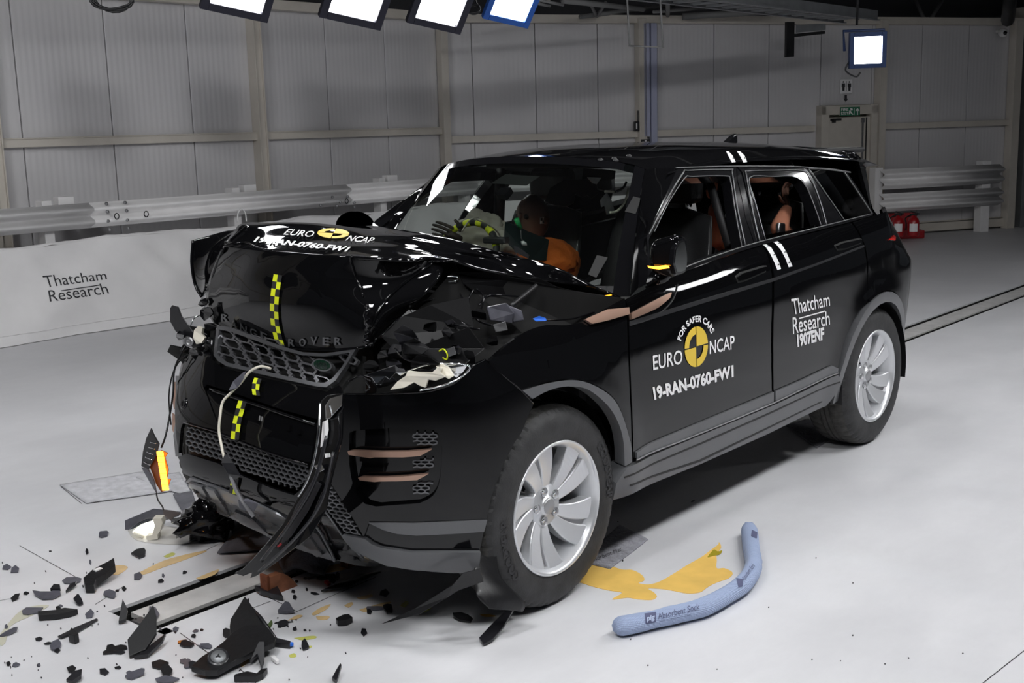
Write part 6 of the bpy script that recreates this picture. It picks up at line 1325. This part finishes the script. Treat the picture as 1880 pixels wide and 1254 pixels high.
# ================================================================ ON THE FLOOR
def fp(px, py, z=0.0): return at(px, py, 2, z)
def flat(name, pts, m, label=None, cat=None, z=.002, th=.004, par=None, tilt=0., smooth=0, group=None, bev=0, kind=None):
    """thing lying on the floor, outline from pixels"""
    q = C3(list(pts)+[pts[0]], smooth)[:-1] if smooth else pts
    P = [fp(a, b) for a, b in q]; c = sum(P, V((0, 0, 0)))/len(P); top = []
    for p in P: top.append(V((p.x, p.y, z+th+tilt*((p-c).x*.8+(p-c).y*.6))))
    mz = min(p.z for p in top)-th
    for p in top: p.z -= mz-z if tilt else 0
    mb = MB(); mb.ext(top, V((0, 0, -th))); o = mb.build(name, m, par, bevel=bev, kind=kind)
    if label: tag(o, label, cat, group)
    return o
# puddles and stains
def puddle(pts, m, label, th=.0015, group=None, z=.0006, cat='spill'):
    return flat('spill', pts, m, label, cat, z, th, smooth=4, group=group)
puddle([(1050, 1052), (1075, 1036), (1104, 1034), (1140, 1046), (1160, 1047), (1178, 1056), (1183, 1066), (1172, 1071), (1190, 1074), (1212, 1068), (1240, 1052), (1262, 1038), (1290, 1022), (1303, 1012), (1318, 1001), (1320, 996), (1324, 1006), (1316, 1018), (1316, 1030), (1316, 1044), (1330, 1044), (1345, 1052), (1338, 1062), (1316, 1070), (1300, 1078), (1285, 1088), (1262, 1090), (1240, 1086), (1215, 1082), (1190, 1081), (1200, 1088), (1206, 1096), (1196, 1102), (1172, 1101), (1152, 1098), (1124, 1101), (1142, 1089), (1120, 1085), (1090, 1078), (1065, 1070), (1045, 1066)], 'puddle', 'large orange coolant puddle between the front tyre and the blue sock')
puddle([(1299, 1024), (1310, 1011), (1318, 1014), (1326, 1012), (1322, 1019), (1312, 1021), (1302, 1024)], mat('olive_fluid', (.42, .34, .03), .1, 0, .4), 'small olive blot at the top of the orange puddle', z=.0025)
for k_, (pts, m, lb) in enumerate((([(255, 1052), (300, 1030), (352, 1016), (380, 1012), (345, 1026), (300, 1042), (265, 1055)], 'puddlepale', 'long faint orange streak left of the rail slots'), ([(300, 1022), (315, 1015), (322, 1018), (308, 1024)], 'puddlegreen', 'small yellow spot beside the long orange streak'), ([(195, 1050), (215, 1038), (235, 1042), (215, 1056)], 'puddlepale', 'pale orange smear left of the headlamp unit'), ([(360, 1062), (400, 1046), (395, 1055), (370, 1064)], 'puddlepale', 'pale orange smear along the left slot edge'), ([(590, 1050), (600, 1040), (640, 1034), (632, 1046), (600, 1052)], 'puddle', 'orange streak right in front of the bumper at the stop plate'), ([(572, 1128), (585, 1118), (605, 1110), (606, 1112), (598, 1120), (578, 1130)], 'puddlepale', 'slanted orange streak under the front of the bumper'), ([(632, 1112), (645, 1106), (648, 1110), (640, 1116)], 'puddlepale', 'round orange drop right of the slanted streak'), ([(655, 1098), (680, 1092), (684, 1096), (664, 1101)], 'puddlepale', 'orange drop below the long black seal'), ([(660, 1120), (700, 1108), (718, 1106), (705, 1114), (672, 1124)], 'puddlepale', 'orange streak between the black seal and the torn liner'), ([(580, 1132), (604, 1132), (600, 1138), (584, 1138)], 'puddlepale', 'flat orange patch below the slanted streak'), ([(528, 1140), (545, 1130), (556, 1131), (545, 1137)], 'puddlepale', 'small orange patch next to the grey triangular shard'), ([(440, 1222), (452, 1212), (458, 1214), (446, 1224)], 'puddlepale', 'orange speck near the round cap bracket'), ([(765, 1122), (778, 1115), (792, 1116), (785, 1122), (770, 1126)], 'puddlegreen', 'yellow green blot under the torn arch liner'), ([(735, 1112), (745, 1104), (750, 1108), (742, 1116)], 'puddlegreen', 'tiny yellow green blot left of the torn liner'), ([(530, 1204), (540, 1200), (544, 1206), (534, 1208)], 'puddlegreen', 'yellow green drop right of the black ribbed bracket'), ([(540, 1172), (575, 1168), (580, 1172), (556, 1176)], 'puddlegreen', 'long yellow green drop above the dotted trail'), ([(555, 1190), (570, 1186), (572, 1189), (560, 1192)], 'puddlegreen', 'yellow green dash in the dotted trail'), ([(880, 1128), (900, 1129), (910, 1132), (890, 1133)], 'puddle', 'little orange pool at the tip of the torn liner'), ([(0, 1165), (40, 1120), (90, 1112), (60, 1130), (20, 1150), (10, 1180), (0, 1185)], mat('faint_yellow_wash', (.56, .55, .44), .3), 'faint yellowish wash on the floor at the left edge'), ([(230, 960), (300, 965), (370, 985), (330, 1000), (250, 992)], mat('pale_wet_patch', (.62, .60, .57), .15), 'pale wet patch under the broken headlamp unit'))):
    puddle(pts, m, lb, z=.0006+.00002*k_, th=.0008)
# printed mats
def matthing(pts, m, label, z=.001, th=.004, amp=.006, n=14, name='absorbent_mat'):
    Q = [fp(a, b) for a, b in pts]; nn = n; rows_ = []
    for i in range(nn+1):
        u = i/nn; r = []
        for j_ in range(nn+1):
            v = j_/nn; p = Q[0]*(1-u)*(1-v)+Q[1]*u*(1-v)+Q[2]*u*v+Q[3]*(1-u)*v; p = p.copy(); p.z = z+th+max(0, noise.noise(p*6))*amp*2; r.append(p)
        rows_.append(r)
    G = Guide(rows_); me = bpy.data.meshes.new(name); c0 = sum(Q, V((0, 0, 0)))/4; me.from_pydata([p-c0 for p in G.v], [], [(i*G.nc+j_, i*G.nc+j_+1, (i+1)*G.nc+j_+1, (i+1)*G.nc+j_) for i in range(nn) for j_ in range(nn)])
    for p in me.polygons: p.use_smooth = True
    fixn(me); o = link(name, me, None, m); o.location = c0; s = o.modifiers.new('t', 'SOLIDIFY'); s.thickness = .003; tag(o, label, 'mat'); return o, G
M['matdark'] = mat('soaked_absorbent_mat', (.17, .17, .19), .7, bump=1.0, bs=60, var=.3, vs=16)
o, G = matthing([(1062, 1032), (1120, 1046), (1190, 993), (1138, 965)], 'mat', 'grey printed absorbent mat sticking out behind the front tyre')
vs, fs = text_norm('Absorbent Mat', bold=.0); decal('mat_lettering', [bil([(1082, 1035), (1141, 1012), (1140, 1005), (1080, 1027)], u, v) for u, v in vs], fs, G.px, 'ink', o, off=.002); decal('mat_logo', [(1066, 1037), (1079, 1034), (1079, 1027), (1067, 1029)], [(0, 1, 2, 3)], G.px, 'ink', o, off=.002)
matthing([(110, 892), (158, 926), (342, 900), (300, 862)], 'matlight', 'pale dimpled absorbent mat on the floor at the far left of the car', amp=.002); matthing([(318, 912), (345, 960), (372, 965), (345, 880)], 'pad', 'dark grey pad under the far front corner of the bumper', z=.004, amp=.004)
matthing([(1440, 782), (1500, 824), (1526, 806), (1484, 770)], 'mat', 'wet grey absorbent mat in front of the rear tyre', amp=.003)
matthing([(250, 880), (330, 910), (350, 905), (330, 870)], 'matlight', 'pale dimpled mat corner below the hanging indicator', z=.006, amp=.004)
def crumple(name, pts, m, label, cat, h=.05, z=.004, n=16, seed=0, fr=7., th=.006, q4=True):
    Q = [fp(a, b) for a, b in pts]; rows_ = []
    for i in range(n+1):
        u = i/n; r = []
        for j_ in range(n+1):
            v = j_/n; p = (Q[0]*(1-u)*(1-v)+Q[1]*u*(1-v)+Q[2]*u*v+Q[3]*(1-u)*v).copy(); w_ = min(1, 4*u*(1-u)+.25)*min(1, 4*v*(1-v)+.25); k_ = noise.noise(V((p.x*fr+seed, p.y*fr, 0)))
            p += V((.25*k_*h, .25*noise.noise(V((p.y*fr, p.x*fr, seed)))*h, 0)); p.z = z+th+h*w_*(.35+abs(k_)*1.2); r.append(p)
        rows_.append(r)
    G = Guide(rows_); me = bpy.data.meshes.new(name); c0 = sum(Q, V((0, 0, 0)))/4; me.from_pydata([p-c0 for p in G.v], [], [(i*G.nc+j_, i*G.nc+j_+1, (i+1)*G.nc+j_+1, (i+1)*G.nc+j_) for i in range(n) for j_ in range(n)])
    for p in me.polygons: p.use_smooth = True
    fixn(me); o = link(name, me, None, m); o.location = c0; s = o.modifiers.new('t', 'SOLIDIFY'); s.thickness = th; s.offset = 0; tag(o, label, cat); return o
crumple('absorbent_pad', [(398, 1020), (540, 1012), (600, 990), (440, 975)], 'pad', 'crumpled grey absorbent pad lying across the slots under the bumper', 'pad', .03, seed=3)
crumple('absorbent_pad', [(425, 985), (560, 1000), (600, 960), (420, 940)], 'pad', 'rumpled grey absorbent pad behind the first one, deeper under the bumper', 'pad', .05, seed=6)
o = crumple('absorbent_pad', [(518, 1060), (600, 1062), (612, 1000), (520, 1008)], 'pad', 'grey pad standing behind the rusty stop block', 'pad', .09, seed=9)
# stop plates in the slot
def slotplate(px, py, label, m, w_=.10, h=.10, arc_=True):
    c = fp(px, py); t = empty('stop_plate', (c.x, c.y, -.12), label, 'metal plate'); mb = MB(); mb.box((c.x, c.y, (h-.16)/2), (.012, .045, h+.16)); mb.build('end_plate', 'rust', t, bevel=.002)
    mb = MB(); pts = [V((c.x+.01+w_*1.6*(i/12), c.y+.0, (-.10 if i in (0, 12) else -.10)+0)) for i in range(13)]
    poly = [V((c.x+.008, c.y-.02, -.14)), V((c.x+.008, c.y-.02, h-.01))]+[V((c.x+.02+w_*sin(a)*1.5, c.y-.02, -.14+(h+.14)*cos(a)*1.0)) for a in lin(.25, 1.45, 9)]
    mb.ext(poly, V((0, .03, 0))); mb.build('curved_web', m, t, bevel=.002)
slotplate(488, 1094, 'rusty brown steel stop block standing in the near rail slot', 'brownbuff', .10, .085); slotplate(634, 1042, 'second steel stop block in the near slot, close under the bumper', 'brownbuff', .12, .06)
# ---- blue absorbent sock
path = [at(a_, b_, 2, .036) for a_, b_ in ((1128, 1152), (1183, 1141), (1235, 1129), (1290, 1115), (1335, 1092), (1366, 1070), (1383, 1041), (1379, 1005), (1375, 968))]
sr = .034
sk_ = cr(path, 10); rad = []
for i, p in enumerate(sk_):
    t_ = i/(len(sk_)-1); r = sr*(1+.10*noise.noise(V((t_*9, 0, 0)))); 
    if t_ < .03: r *= .55+15*t_
    if t_ > .97: r *= .75+.25*(1-t_)/.03
    if .74 < t_ < .86: r *= .86+.14*abs(sin(t_*90))
    rad.append(r)
t = empty('absorbent_sock', (fp(1300, 1110).x, fp(1300, 1110).y, 0), 'blue woven absorbent sock curving on the floor beside the orange puddle', 'sock')
n_ = 28
def sockring():
    rows_ = []; prev = None
    for i, p in enumerate(sk_):
        a_ = sk_[max(i-1, 0)]; b_ = sk_[min(i+1, len(sk_)-1)]; tt = (b_-a_).normalized(); sd = tt.cross(V((0, 0, 1))).normalized(); upv = sd.cross(tt); r = rad[i]
        rw_ = []
        for k in range(n_+1):
            an = 2*pi*k/n_; rr_ = r*(1+.03*noise.noise(V((i*.3, cos(an)*2, sin(an)*2))))
            if i < 2 or i > len(sk_)-2: rr_ *= 1+.12*cos(an*6)
            q = p+sd*(cos(an)*rr_)+upv*(sin(an)*rr_*.93); q.z = max(q.z, .001); rw_.append(q)
        rows_.append(rw_)
    return rows_
SG = Guide(sockring()); me = bpy.data.meshes.new('sock_tube'); nf = [(i*SG.nc+j_, i*SG.nc+j_+1, (i+1)*SG.nc+j_+1, (i+1)*SG.nc+j_) for i in range(SG.nr-1) for j_ in range(SG.nc-1)]; me.from_pydata(SG.v, [], nf+[tuple(range(n_)), tuple((SG.nr-1)*SG.nc+k for k in range(n_))[::-1]])
for p in me.polygons: p.use_smooth = True
bm = bmesh.new(); bm.from_mesh(me); bmesh.ops.remove_doubles(bm, verts=bm.verts, dist=1e-6); bmesh.ops.recalc_face_normals(bm, faces=bm.faces); bm.to_mesh(me); bm.free()
link('sock_tube', me, t, 'sock')
def stext(body, q_, m='greyink', **k):
    vs, fs = text_norm(body, **k); decal('print', [bil(q_, u, v) for u, v in vs], fs, SG.px, m, t, off=.0025, step=3)
stext('Absorbent Sock', [(1208, 1137), (1284, 1119), (1284, 1108), (1207, 1127)]); stext('Absorbs oils, coolants, solvents and water', [(1210, 1142), (1268, 1129), (1268, 1126.5), (1210, 1139.5)]); 
q_ = [(1185, 1146), (1203.5, 1142), (1204.5, 1124), (1183, 1127)]; decal('print_logo', C3(q_+[q_[0]], 1)[:-1], [(0, 1, 2, 3)], SG.px, 'greyink', t, off=.002, step=3); vs, fs = text_norm('pig', bold=.04); decal('print_logo_letters', [bil([(1187, 1140), (1201, 1137), (1202, 1129), (1187, 1132)], u, v) for u, v in vs], fs, SG.px, mat('pale_blue_logo_letters', (.45, .52, .7), .8), t, off=.0035, step=3)
stext('Absorbent Sock', [(1366, 1068), (1386, 1040), (1381, 1033), (1361, 1062)]); q_ = [(1355, 1079), (1363, 1077), (1364, 1064), (1352, 1062)]; decal('print_logo', q_, [(0, 1, 2, 3)], SG.px, 'greyink', t, off=.002, step=3)
q_ = [(1379, 985), (1389, 989), (1390, 978), (1380, 973)]; decal('print_logo', q_, [(0, 1, 2, 3)], SG.px, 'greyink', t, off=.002, step=3)
# ---- broken headlamp unit at the left
hl = empty('broken_headlamp_unit', fp(270, 985), 'broken headlamp unit with bright white reflector lying left of the bumper', 'headlamp')
X_ = lambda pts: pts
mb = MB()
def up3(px, py, gx, gy, z): 
    """pixel on the vertical stack above floor pixel depth (gx,gy)"""
    g = fp(gx, gy); d = ray(px, py); dep = (g-CAMP).dot(DIR); return CAMP+d*(dep/d.dot(DIR))
def standp(name, pts, base, m, th=.02, par=None, label=None, dd_=None, bev=.002):
    """polygon facing the viewer at the distance of the floor pixel 'base'"""
    P = [up3(a, b, *(base if len(r_) == 0 else base), 0)+DIR*(r_[0] if r_ else 0) for a, b, *r_ in pts]
    for p in P: p.z = max(p.z, .002)
    mb = MB(); mb.ext(P, V((DIR.x, DIR.y, 0))*th); o = mb.build(name, m, par, bevel=bev)
    if label: o['label'] = label
    return o
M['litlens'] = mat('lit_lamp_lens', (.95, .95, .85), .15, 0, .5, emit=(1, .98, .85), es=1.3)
standp('reflector', [(242, 977), (258, 964, .02), (272, 957, .03), (280, 955, .03), (283, 966), (278, 984), (262, 984), (250, 981)], (262, 988), 'litlens', .03, hl, 'bright white lit reflector'); standp('clear_edge', [(236, 973), (250, 962), (268, 953), (281, 952), (280, 956), (262, 962), (245, 972)], (262, 986), 'chrome', .01, hl)
standp('housing', [(280, 952), (296, 952), (299, 960), (294, 975), (289, 982), (290, 990), (272, 996), (268, 990), (268, 984), (279, 983), (284, 966)], (275, 993), 'ivory', .05, hl, 'cream plastic lamp housing'); standp('tab', [(244, 978), (262, 984), (262, 990), (254, 985), (243, 981)], (262, 990), 'ivory', .02, hl)
o = standp('torn_panel', [(229, 956), (262, 942), (282, 934), (300, 936), (332, 940), (328, 948), (306, 955), (292, 950), (266, 954), (240, 974), (230, 974)], (285, 972), 'shardgrey', .004); tag(o, 'grey torn plastic flap draped over the broken headlamp unit', 'panel')
o = standp('torn_panel', [(298, 935), (320, 938), (335, 943), (318, 950), (340, 970), (318, 960), (300, 946)], (320, 978), 'brownbuff', .004); o.data.materials[0] = mat('brown_grey_film', (.12, .10, .10), .3); tag(o, 'brown-grey plastic flap between the headlamp unit and the bumper', 'panel')
# crumpled black duct under the far corner
dc = up3(376, 955, 380, 990, 0); o = blob('crushed_duct', dc+V((0, 0, .0)), (.115, .10, .085), 'glossblack', None, amp=.7, fr=2.2, seed=11, n=(30, 20)); tag(o, 'crumpled glossy black duct on the floor under the far bumper corner', 'duct')
o = standp('duct_flap', [(345, 996), (372, 978), (414, 972), (414, 985), (380, 990)], (372, 994), 'shard', .006); tag(o, 'flat black flap in front of the crumpled duct', 'flap')
# ---- larger broken pieces
def tri(name, pts, m, label, cat, z=.003, th=.012, tilt=0., bev=.0015): return flat(name, pts, m, label, cat, z, th, tilt=tilt, bev=bev)
br = empty('ribbed_bracket', fp(440, 1215), 'large black ribbed plastic bracket with a round grey cap in the foreground', 'bracket')
def bplate(name, pts, m='blackplastic', z=.01, th=.012, tilt=0, label=None):
    o = flat(name, pts, m, None, None, z, th, br, tilt, bev=.002)
    if label: o['label'] = label
    return o
bplate('bracket_body', [(352, 1243), (372, 1228), (398, 1214), (412, 1205), (430, 1190), (455, 1178), (480, 1165), (500, 1190), (508, 1199), (505, 1207), (470, 1218), (425, 1238), (400, 1250), (378, 1250)], z=.015, th=.02, tilt=.1)
bplate('bracket_wing', [(424, 1192), (424, 1180), (426, 1172), (440, 1158), (453, 1144), (462, 1152), (490, 1185), (455, 1190), (430, 1196)], z=.04, th=.006, tilt=.25, label='ribbed upper wing')
mb = MB(); mb.tube([fp(453, 1143)+V((0, 0, .075)), fp(480, 1168)+V((0, 0, .07)), fp(507, 1196)+V((0, 0, .045))], .007, 6); mb.build('bracket_rim', 'shard', br)
for k_ in range(5):
    a_ = fp(462+9*k_, 1156+8.6*k_)+V((0, 0, .068-.004*k_)); b_ = fp(450+9*k_, 1163+9*k_)+V((0, 0, .045)); mb = MB(); mb.tube([a_, b_], .0028, 5); mb.build('rib', 'shard', br)
cc = fp(403, 1233)+V((0, 0, .045)); nrm = (CAMP-cc).normalized()*.5+V((0, 0, .6)); mb = MB(); mb.lathe([(0, .012), (.026, .012), (.028, .008), (.033, .012), (.036, .0), (.036, -.02)], cc, nrm, 28); mb.cur = 0; mb.build('cap_collar', 'shard', br)
mb = MB(); mb.lathe([(0, .014), (.024, .0135), (.026, .009)], cc, nrm, 24); mb.build('round_cap', 'galv', br, label='round pale grey cap')
nn_ = nrm.normalized(); tu = nn_.orthogonal().normalized(); tv = nn_.cross(tu)
for k_ in range(3):
    a_ = 2*pi*k_/3; mb = MB(); d_ = tu*cos(a_)+tv*sin(a_); mb.tube([cc+nn_*.0145, cc+nn_*.0145+d_*.009], [.004, .0015], 5); mb.build('cap_mark', 'ink', br)
o = flat('blue_tipped_sleeve', [(500, 1178), (534, 1186), (533, 1192), (500, 1188)], 'shard', None, None, .002, .016); o.name = 'sleeve'; tag(o, 'short dark cylinder with a blue end beside the ribbed bracket', 'sleeve'); mb = MB(); mb.lathe([(0, .01), (.007, .009), (.009, 0)], fp(534, 1189)+V((0, 0, .012)), RT, 8); mb.build('blue_end', 'blue', o)
tri('leaf_shard', [(478, 1176), (500, 1162), (502, 1164), (488, 1176), (482, 1182)], mat('olive_plastic', (.06, .10, .02), .4), 'olive green jagged plastic leaf behind the ribbed bracket', 'shard', tilt=.4)
tri('pointed_shard', [(460, 1228), (478, 1212), (488, 1212), (486, 1228), (480, 1234), (474, 1222)], 'shard', 'black pointed shard in front of the ribbed bracket, tilted up', 'shard', tilt=.6)
o = tri('angle_bracket', [(236, 1196), (262, 1181), (286, 1165), (291, 1175), (290, 1190), (268, 1205), (238, 1211)], 'blackplastic', 'black folded bracket with a slot standing near the slot end', 'bracket', tilt=.5, th=.01); tri('angle_flange', [(258, 1208), (285, 1192), (306, 1180), (300, 1190), (272, 1210), (246, 1213)], 'shard', 'black flange lying along the folded bracket', 'bracket', tilt=.15)
o = tri('clip_bracket', [(155, 1080), (172, 1070), (188, 1064), (200, 1060), (212, 1055), (214, 1064), (196, 1074), (178, 1082), (174, 1090), (158, 1090)], 'blackplastic', 'black plastic clip bracket with a white tab at the upper left of the debris', 'bracket', th=.03, tilt=.2)
mb = MB(); mb.box(fp(182, 1070)+V((0, 0, .055)), (.03, .02, .006)); mb.build('white_tab', 'white', o); tri('curved_finger', [(121, 1091), (130, 1080), (142, 1077), (140, 1080), (130, 1086)], 'shard', 'thin curved black finger left of the clip bracket', 'shard', tilt=.1)
tri('flat_plate', [(114, 1068), (122, 1062), (140, 1061), (150, 1064), (148, 1070), (135, 1074), (118, 1073)], 'shardgrey', 'flat grey oval plate behind the clip bracket', 'plate', th=.003)
tri('plastic_fragment', [(60, 1090), (76, 1092), (94, 1092), (110, 1086), (112, 1096), (98, 1102), (78, 1103), (64, 1096)], 'shardgrey', 'grey curved panel piece with a lug at the left of the debris', 'panel', th=.006, tilt=.1); tri('small_lug', [(93, 1091), (100, 1084), (111, 1085), (112, 1091)], 'shard', 'dark lug on top of the grey curved panel piece', 'lug', z=.012, tilt=.1)
tri('flat_plate', [(40, 1124), (48, 1118), (80, 1118), (72, 1127), (52, 1131), (42, 1130)], 'shardgrey', 'smooth grey plate with two round lobes lying left of the long bar', 'plate', th=.004)
tri('ribbed_bar', [(70, 1133), (104, 1130), (120, 1126), (144, 1129), (130, 1134), (104, 1139), (72, 1141)], 'blackplastic', 'long black ribbed bar with a square lug', 'bar', th=.02); tri('thin_bar', [(106, 1172), (140, 1155), (178, 1139), (180, 1141), (146, 1162), (112, 1175)], 'shard', 'long thin pointed black bar left of the slot end', 'bar', th=.006)
tri('knob_piece', [(127, 1180), (132, 1168), (140, 1172), (146, 1180), (138, 1184)], 'blackplastic', 'black knobbly piece below the thin pointed bar', 'shard', th=.03)
tri('flat_shard', [(274, 1116), (286, 1118), (293, 1130), (286, 1142), (276, 1144), (273, 1130)], 'shardgrey', 'brown-grey flat shard lying on the slot cover plate', 'shard', th=.005); tri('upright_chip', [(218, 1148), (228, 1130), (236, 1138), (232, 1146)], 'shard', 'black upright chip at the end of the rail slots', 'shard', tilt=.6)
tri('hooked_moulding', [(468, 1089), (490, 1090), (508, 1086), (512, 1092), (520, 1105), (500, 1101), (480, 1096)], 'shard', 'curved black moulding with a raised loop right of the near slot', 'moulding', th=.02, tilt=.1)
tri('triangular_shard', [(510, 1128), (524, 1118), (532, 1119), (540, 1128), (524, 1129)], 'shardgrey', 'grey triangular shard right of the near slot', 'shard', tilt=.3); tri('red_chip', [(595, 1072), (600, 1070), (608, 1075), (602, 1078)], 'red', 'small bright red chip under the bumper', 'chip', th=.01)
o = crumple('rubber_seal', [(590, 1090), (640, 1085), (700, 1055), (660, 1062)], 'blackplastic', 'long twisted black rubber seal on the floor under the bumper', 'seal', .02, seed=2, n=20)
tri('clip_piece', [(617, 1146), (632, 1139), (641, 1138), (648, 1144), (636, 1150), (620, 1151)], 'blackplastic', 'black clip piece in front of the torn arch liner', 'clip', th=.02)
sl = tri('grille_sliver', [(880, 1180), (900, 1166), (922, 1152), (938, 1143), (944, 1146), (926, 1166), (905, 1182), (888, 1188)], 'shard', 'dark slotted sliver lying alone in the right foreground', 'shard', tilt=.25, th=.008)
mb = MB(); mb.tube([fp(893, 1180)+V((0, 0, .012)), fp(926, 1158)+V((0, 0, .02))], .003, 5); mb.build('bright_edge', 'steel', sl)
tri('clear_shard', [(497, 1214), (504, 1212), (513, 1220), (508, 1222)], 'barrier', 'little clear plastic shard right of the round cap', 'shard', tilt=.1)
tri('foreground_clip', [(432, 1250), (455, 1244), (472, 1248), (480, 1240), (492, 1238), (484, 1248), (470, 1254), (430, 1254)], 'blackplastic', 'black two-pronged clip cut off by the bottom edge of the picture', 'clip', th=.02)
tri('foreground_sliver', [(122, 1256), (138, 1246), (152, 1244), (150, 1252), (135, 1258)], 'shard', 'dark fin shard at the bottom edge left of centre', 'shard', tilt=.3)
tri('foreground_sliver', [(610, 1254), (618, 1245), (626, 1237), (628, 1239), (622, 1252), (618, 1258)], 'shard', 'thin black spike at the bottom edge below the car', 'shard', tilt=.3)
# ---- medium shards, each told apart by what it lies beside
S = random.Random(12)
def chip(cx, cy, w_, h_, ang, m, label=None, group=None, name='shard', n=6, th=.004):
    a = R_(ang); pts = []
    for i in range(n):
        t_ = 2*pi*i/n+S.uniform(-.25, .25); r = S.uniform(.7, 1.1); x = cos(t_)*r*w_/2; y = sin(t_)*r*h_/2; pts.append((cx+x*cos(a)-y*sin(a), cy+x*sin(a)*.7+y*cos(a)))
    o = flat(name, pts, m, label, 'shard', .001, th, tilt=S.uniform(.02, .35), group=group); return o
med = [(190, 984, 20, 8, -15), (255, 1019, 24, 15, -15), (13, 1044, 16, 6, -10), (28, 1049, 16, 8, -15), (160, 1016, 7, 7, 40), (92, 1013, 5, 2, 0), (166, 1035, 5, 5, 0), (145, 1108, 16, 12, -20), (29, 1101, 22, 6, -35), (48, 1091, 10, 4, 0), (108, 1122, 10, 8, -20), (165, 1132, 16, 9, -20), (111, 1114, 8, 4, 0), (12, 1153, 8, 5, 0), (19, 1164, 40, 5, -28), (72, 1175, 16, 6, -10), (88, 1183, 16, 4, -15), (102, 1190, 22, 12, -25), (105, 1197, 12, 6, 0), (203, 1096, 22, 7, 5), (228, 1083, 10, 8, -20), (215, 1086, 8, 3, -20), (253, 1062, 18, 8, -10), (339, 1052, 9, 5, -20), (295, 1069, 10, 4, -10), (300, 1059, 5, 4, 0), (16, 1221, 10, 7, 0), (29, 1223, 14, 6, -10), (72, 1223, 6, 5, 0), (131, 1233, 16, 9, -15), (192, 1237, 18, 8, 10), (217, 1228, 14, 4, -5), (203, 1191, 18, 7, 0), (213, 1195, 44, 10, -22), (218, 1200, 24, 6, 0), (237, 1238, 12, 6, -30), (247, 1243, 40, 9, -22), (295, 1157, 8, 3, 60), (322, 1158, 12, 5, -15), (335, 1180, 24, 6, -8), (343, 1186, 26, 8, 5), (380, 1189, 24, 6, 5), (295, 1224, 30, 14, -10), (306, 1238, 26, 14, 30), (337, 1217, 16, 9, 0), (345, 1222, 16, 14, 0), (357, 1227, 22, 7, 0), (305, 1252, 40, 8, -5), (360, 1160, 12, 5, -25), (371, 1158, 7, 3, -10), (417, 1168, 18, 9, 10), (377, 1190, 26, 5, 5), (356, 1170, 10, 4, 0), (520, 1144, 30, 3, -5), (520, 1148, 20, 9, -20), (514, 1151, 10, 5, 0), (541, 1156, 8, 7, 0), (560, 1189, 16, 12, 10), (560, 1159, 5, 2, 0), (541, 1098, 8, 7, 0), (577, 1091, 16, 4, 10), (539, 1088, 8, 3, 0), (563, 1084, 5, 4, 0), (517, 1073, 10, 3, -15), (545, 1070, 7, 3, 0), (561, 1063, 8, 3, 10), (611, 1068, 14, 7, -10), (620, 1062, 10, 10, 40), (575, 1063, 24, 2, -8), (600, 1063, 40, 5, -3), (706, 1092, 16, 9, 5), (692, 1119, 34, 5, 0), (712, 1122, 18, 9, 10), (678, 1126, 12, 5, 0), (632, 1134, 9, 3, -10), (668, 1164, 12, 9, 20), (850, 1138, 36, 9, 12), (456, 1104, 4, 4, 0), (442, 1121, 8, 3, -15), (1272, 921, 8, 2, -30)]
LM = [('ribbed bracket with the round cap', 430, 1205), ('long ribbed bar', 107, 1135), ('long thin pointed bar', 142, 1157), ('clip bracket with the white tab', 182, 1074), ('folded slotted bracket', 265, 1190), ('broken headlamp unit', 270, 975), ('curved black moulding', 492, 1095), ('grey triangular shard', 525, 1125), ('grey curved panel piece', 85, 1097), ('rusty stop block', 492, 1075), ('long rubber seal', 645, 1075), ('torn arch liner', 770, 1125), ('round grey cap', 403, 1233), ('lobed grey plate', 60, 1124), ('slotted sliver in the foreground', 910, 1165), ('left slot end', 215, 1118), ('blue sock', 1250, 1130), ('left picture edge', 0, 1150), ('bottom picture edge fin', 138, 1250)]
seenl = {}
for i, (cx, cy, w_, h_, an) in enumerate(med):
    big = w_*h_ > 150; m_ = S.choice(['shard', 'shard', 'blackplastic', 'shardgrey']); nm, lx, ly = min(LM, key=lambda q: math.hypot(q[1]-cx, (q[2]-cy)*1.6))
    dx, dy = cx-lx, cy-ly; rel = ('right of' if dx > 0 else 'left of') if abs(dx) > 1.6*abs(dy) else ('in front of' if dy > 0 else 'behind')
    sz = 'fair-sized' if w_*h_ > 240 else 'small' if w_*h_ > 60 else 'very small'
    lab = '%s %s %s %s the %s' % (sz, 'grey' if m_ == 'shardgrey' else 'black', 'splinter' if w_ > 2.6*h_ else 'chunk', rel, nm)
    seenl[lab] = seenl.get(lab, 0)+1; k_ = seenl[lab]
    if k_ > 1: lab = {2: 'second', 3: 'third', 4: 'fourth', 5: 'fifth', 6: 'sixth'}.get(k_, 'another')+' '+lab
    chip(cx, cy, w_*1.15, h_*1.25, an, m_, lab, 'broken plastic pieces on the floor', 'plastic_shard', 7 if big else 5, .006 if big else .003)
for i in range(70):
    r = S.random(); cx = S.uniform(0, 640); cy = 1254-(S.random()**1.3)*230+S.uniform(-10, 10)
    if cy > 1258 or (300 < cx < 480 and cy < 1120): continue
    chip(cx, cy, S.uniform(2, 5), S.uniform(2, 4), S.uniform(0, 90), 'shard', 'tiny black plastic crumb on the floor in front of the car', 'tiny plastic crumbs on the floor', 'plastic_crumb', 4, .002)
for i in range(14): chip(S.uniform(1120, 1800), S.uniform(950, 1240), 3, 2, 0, 'shard', 'tiny dark crumb on the clear floor right of the car', 'tiny crumbs right of the car', 'plastic_crumb', 4, .0015)
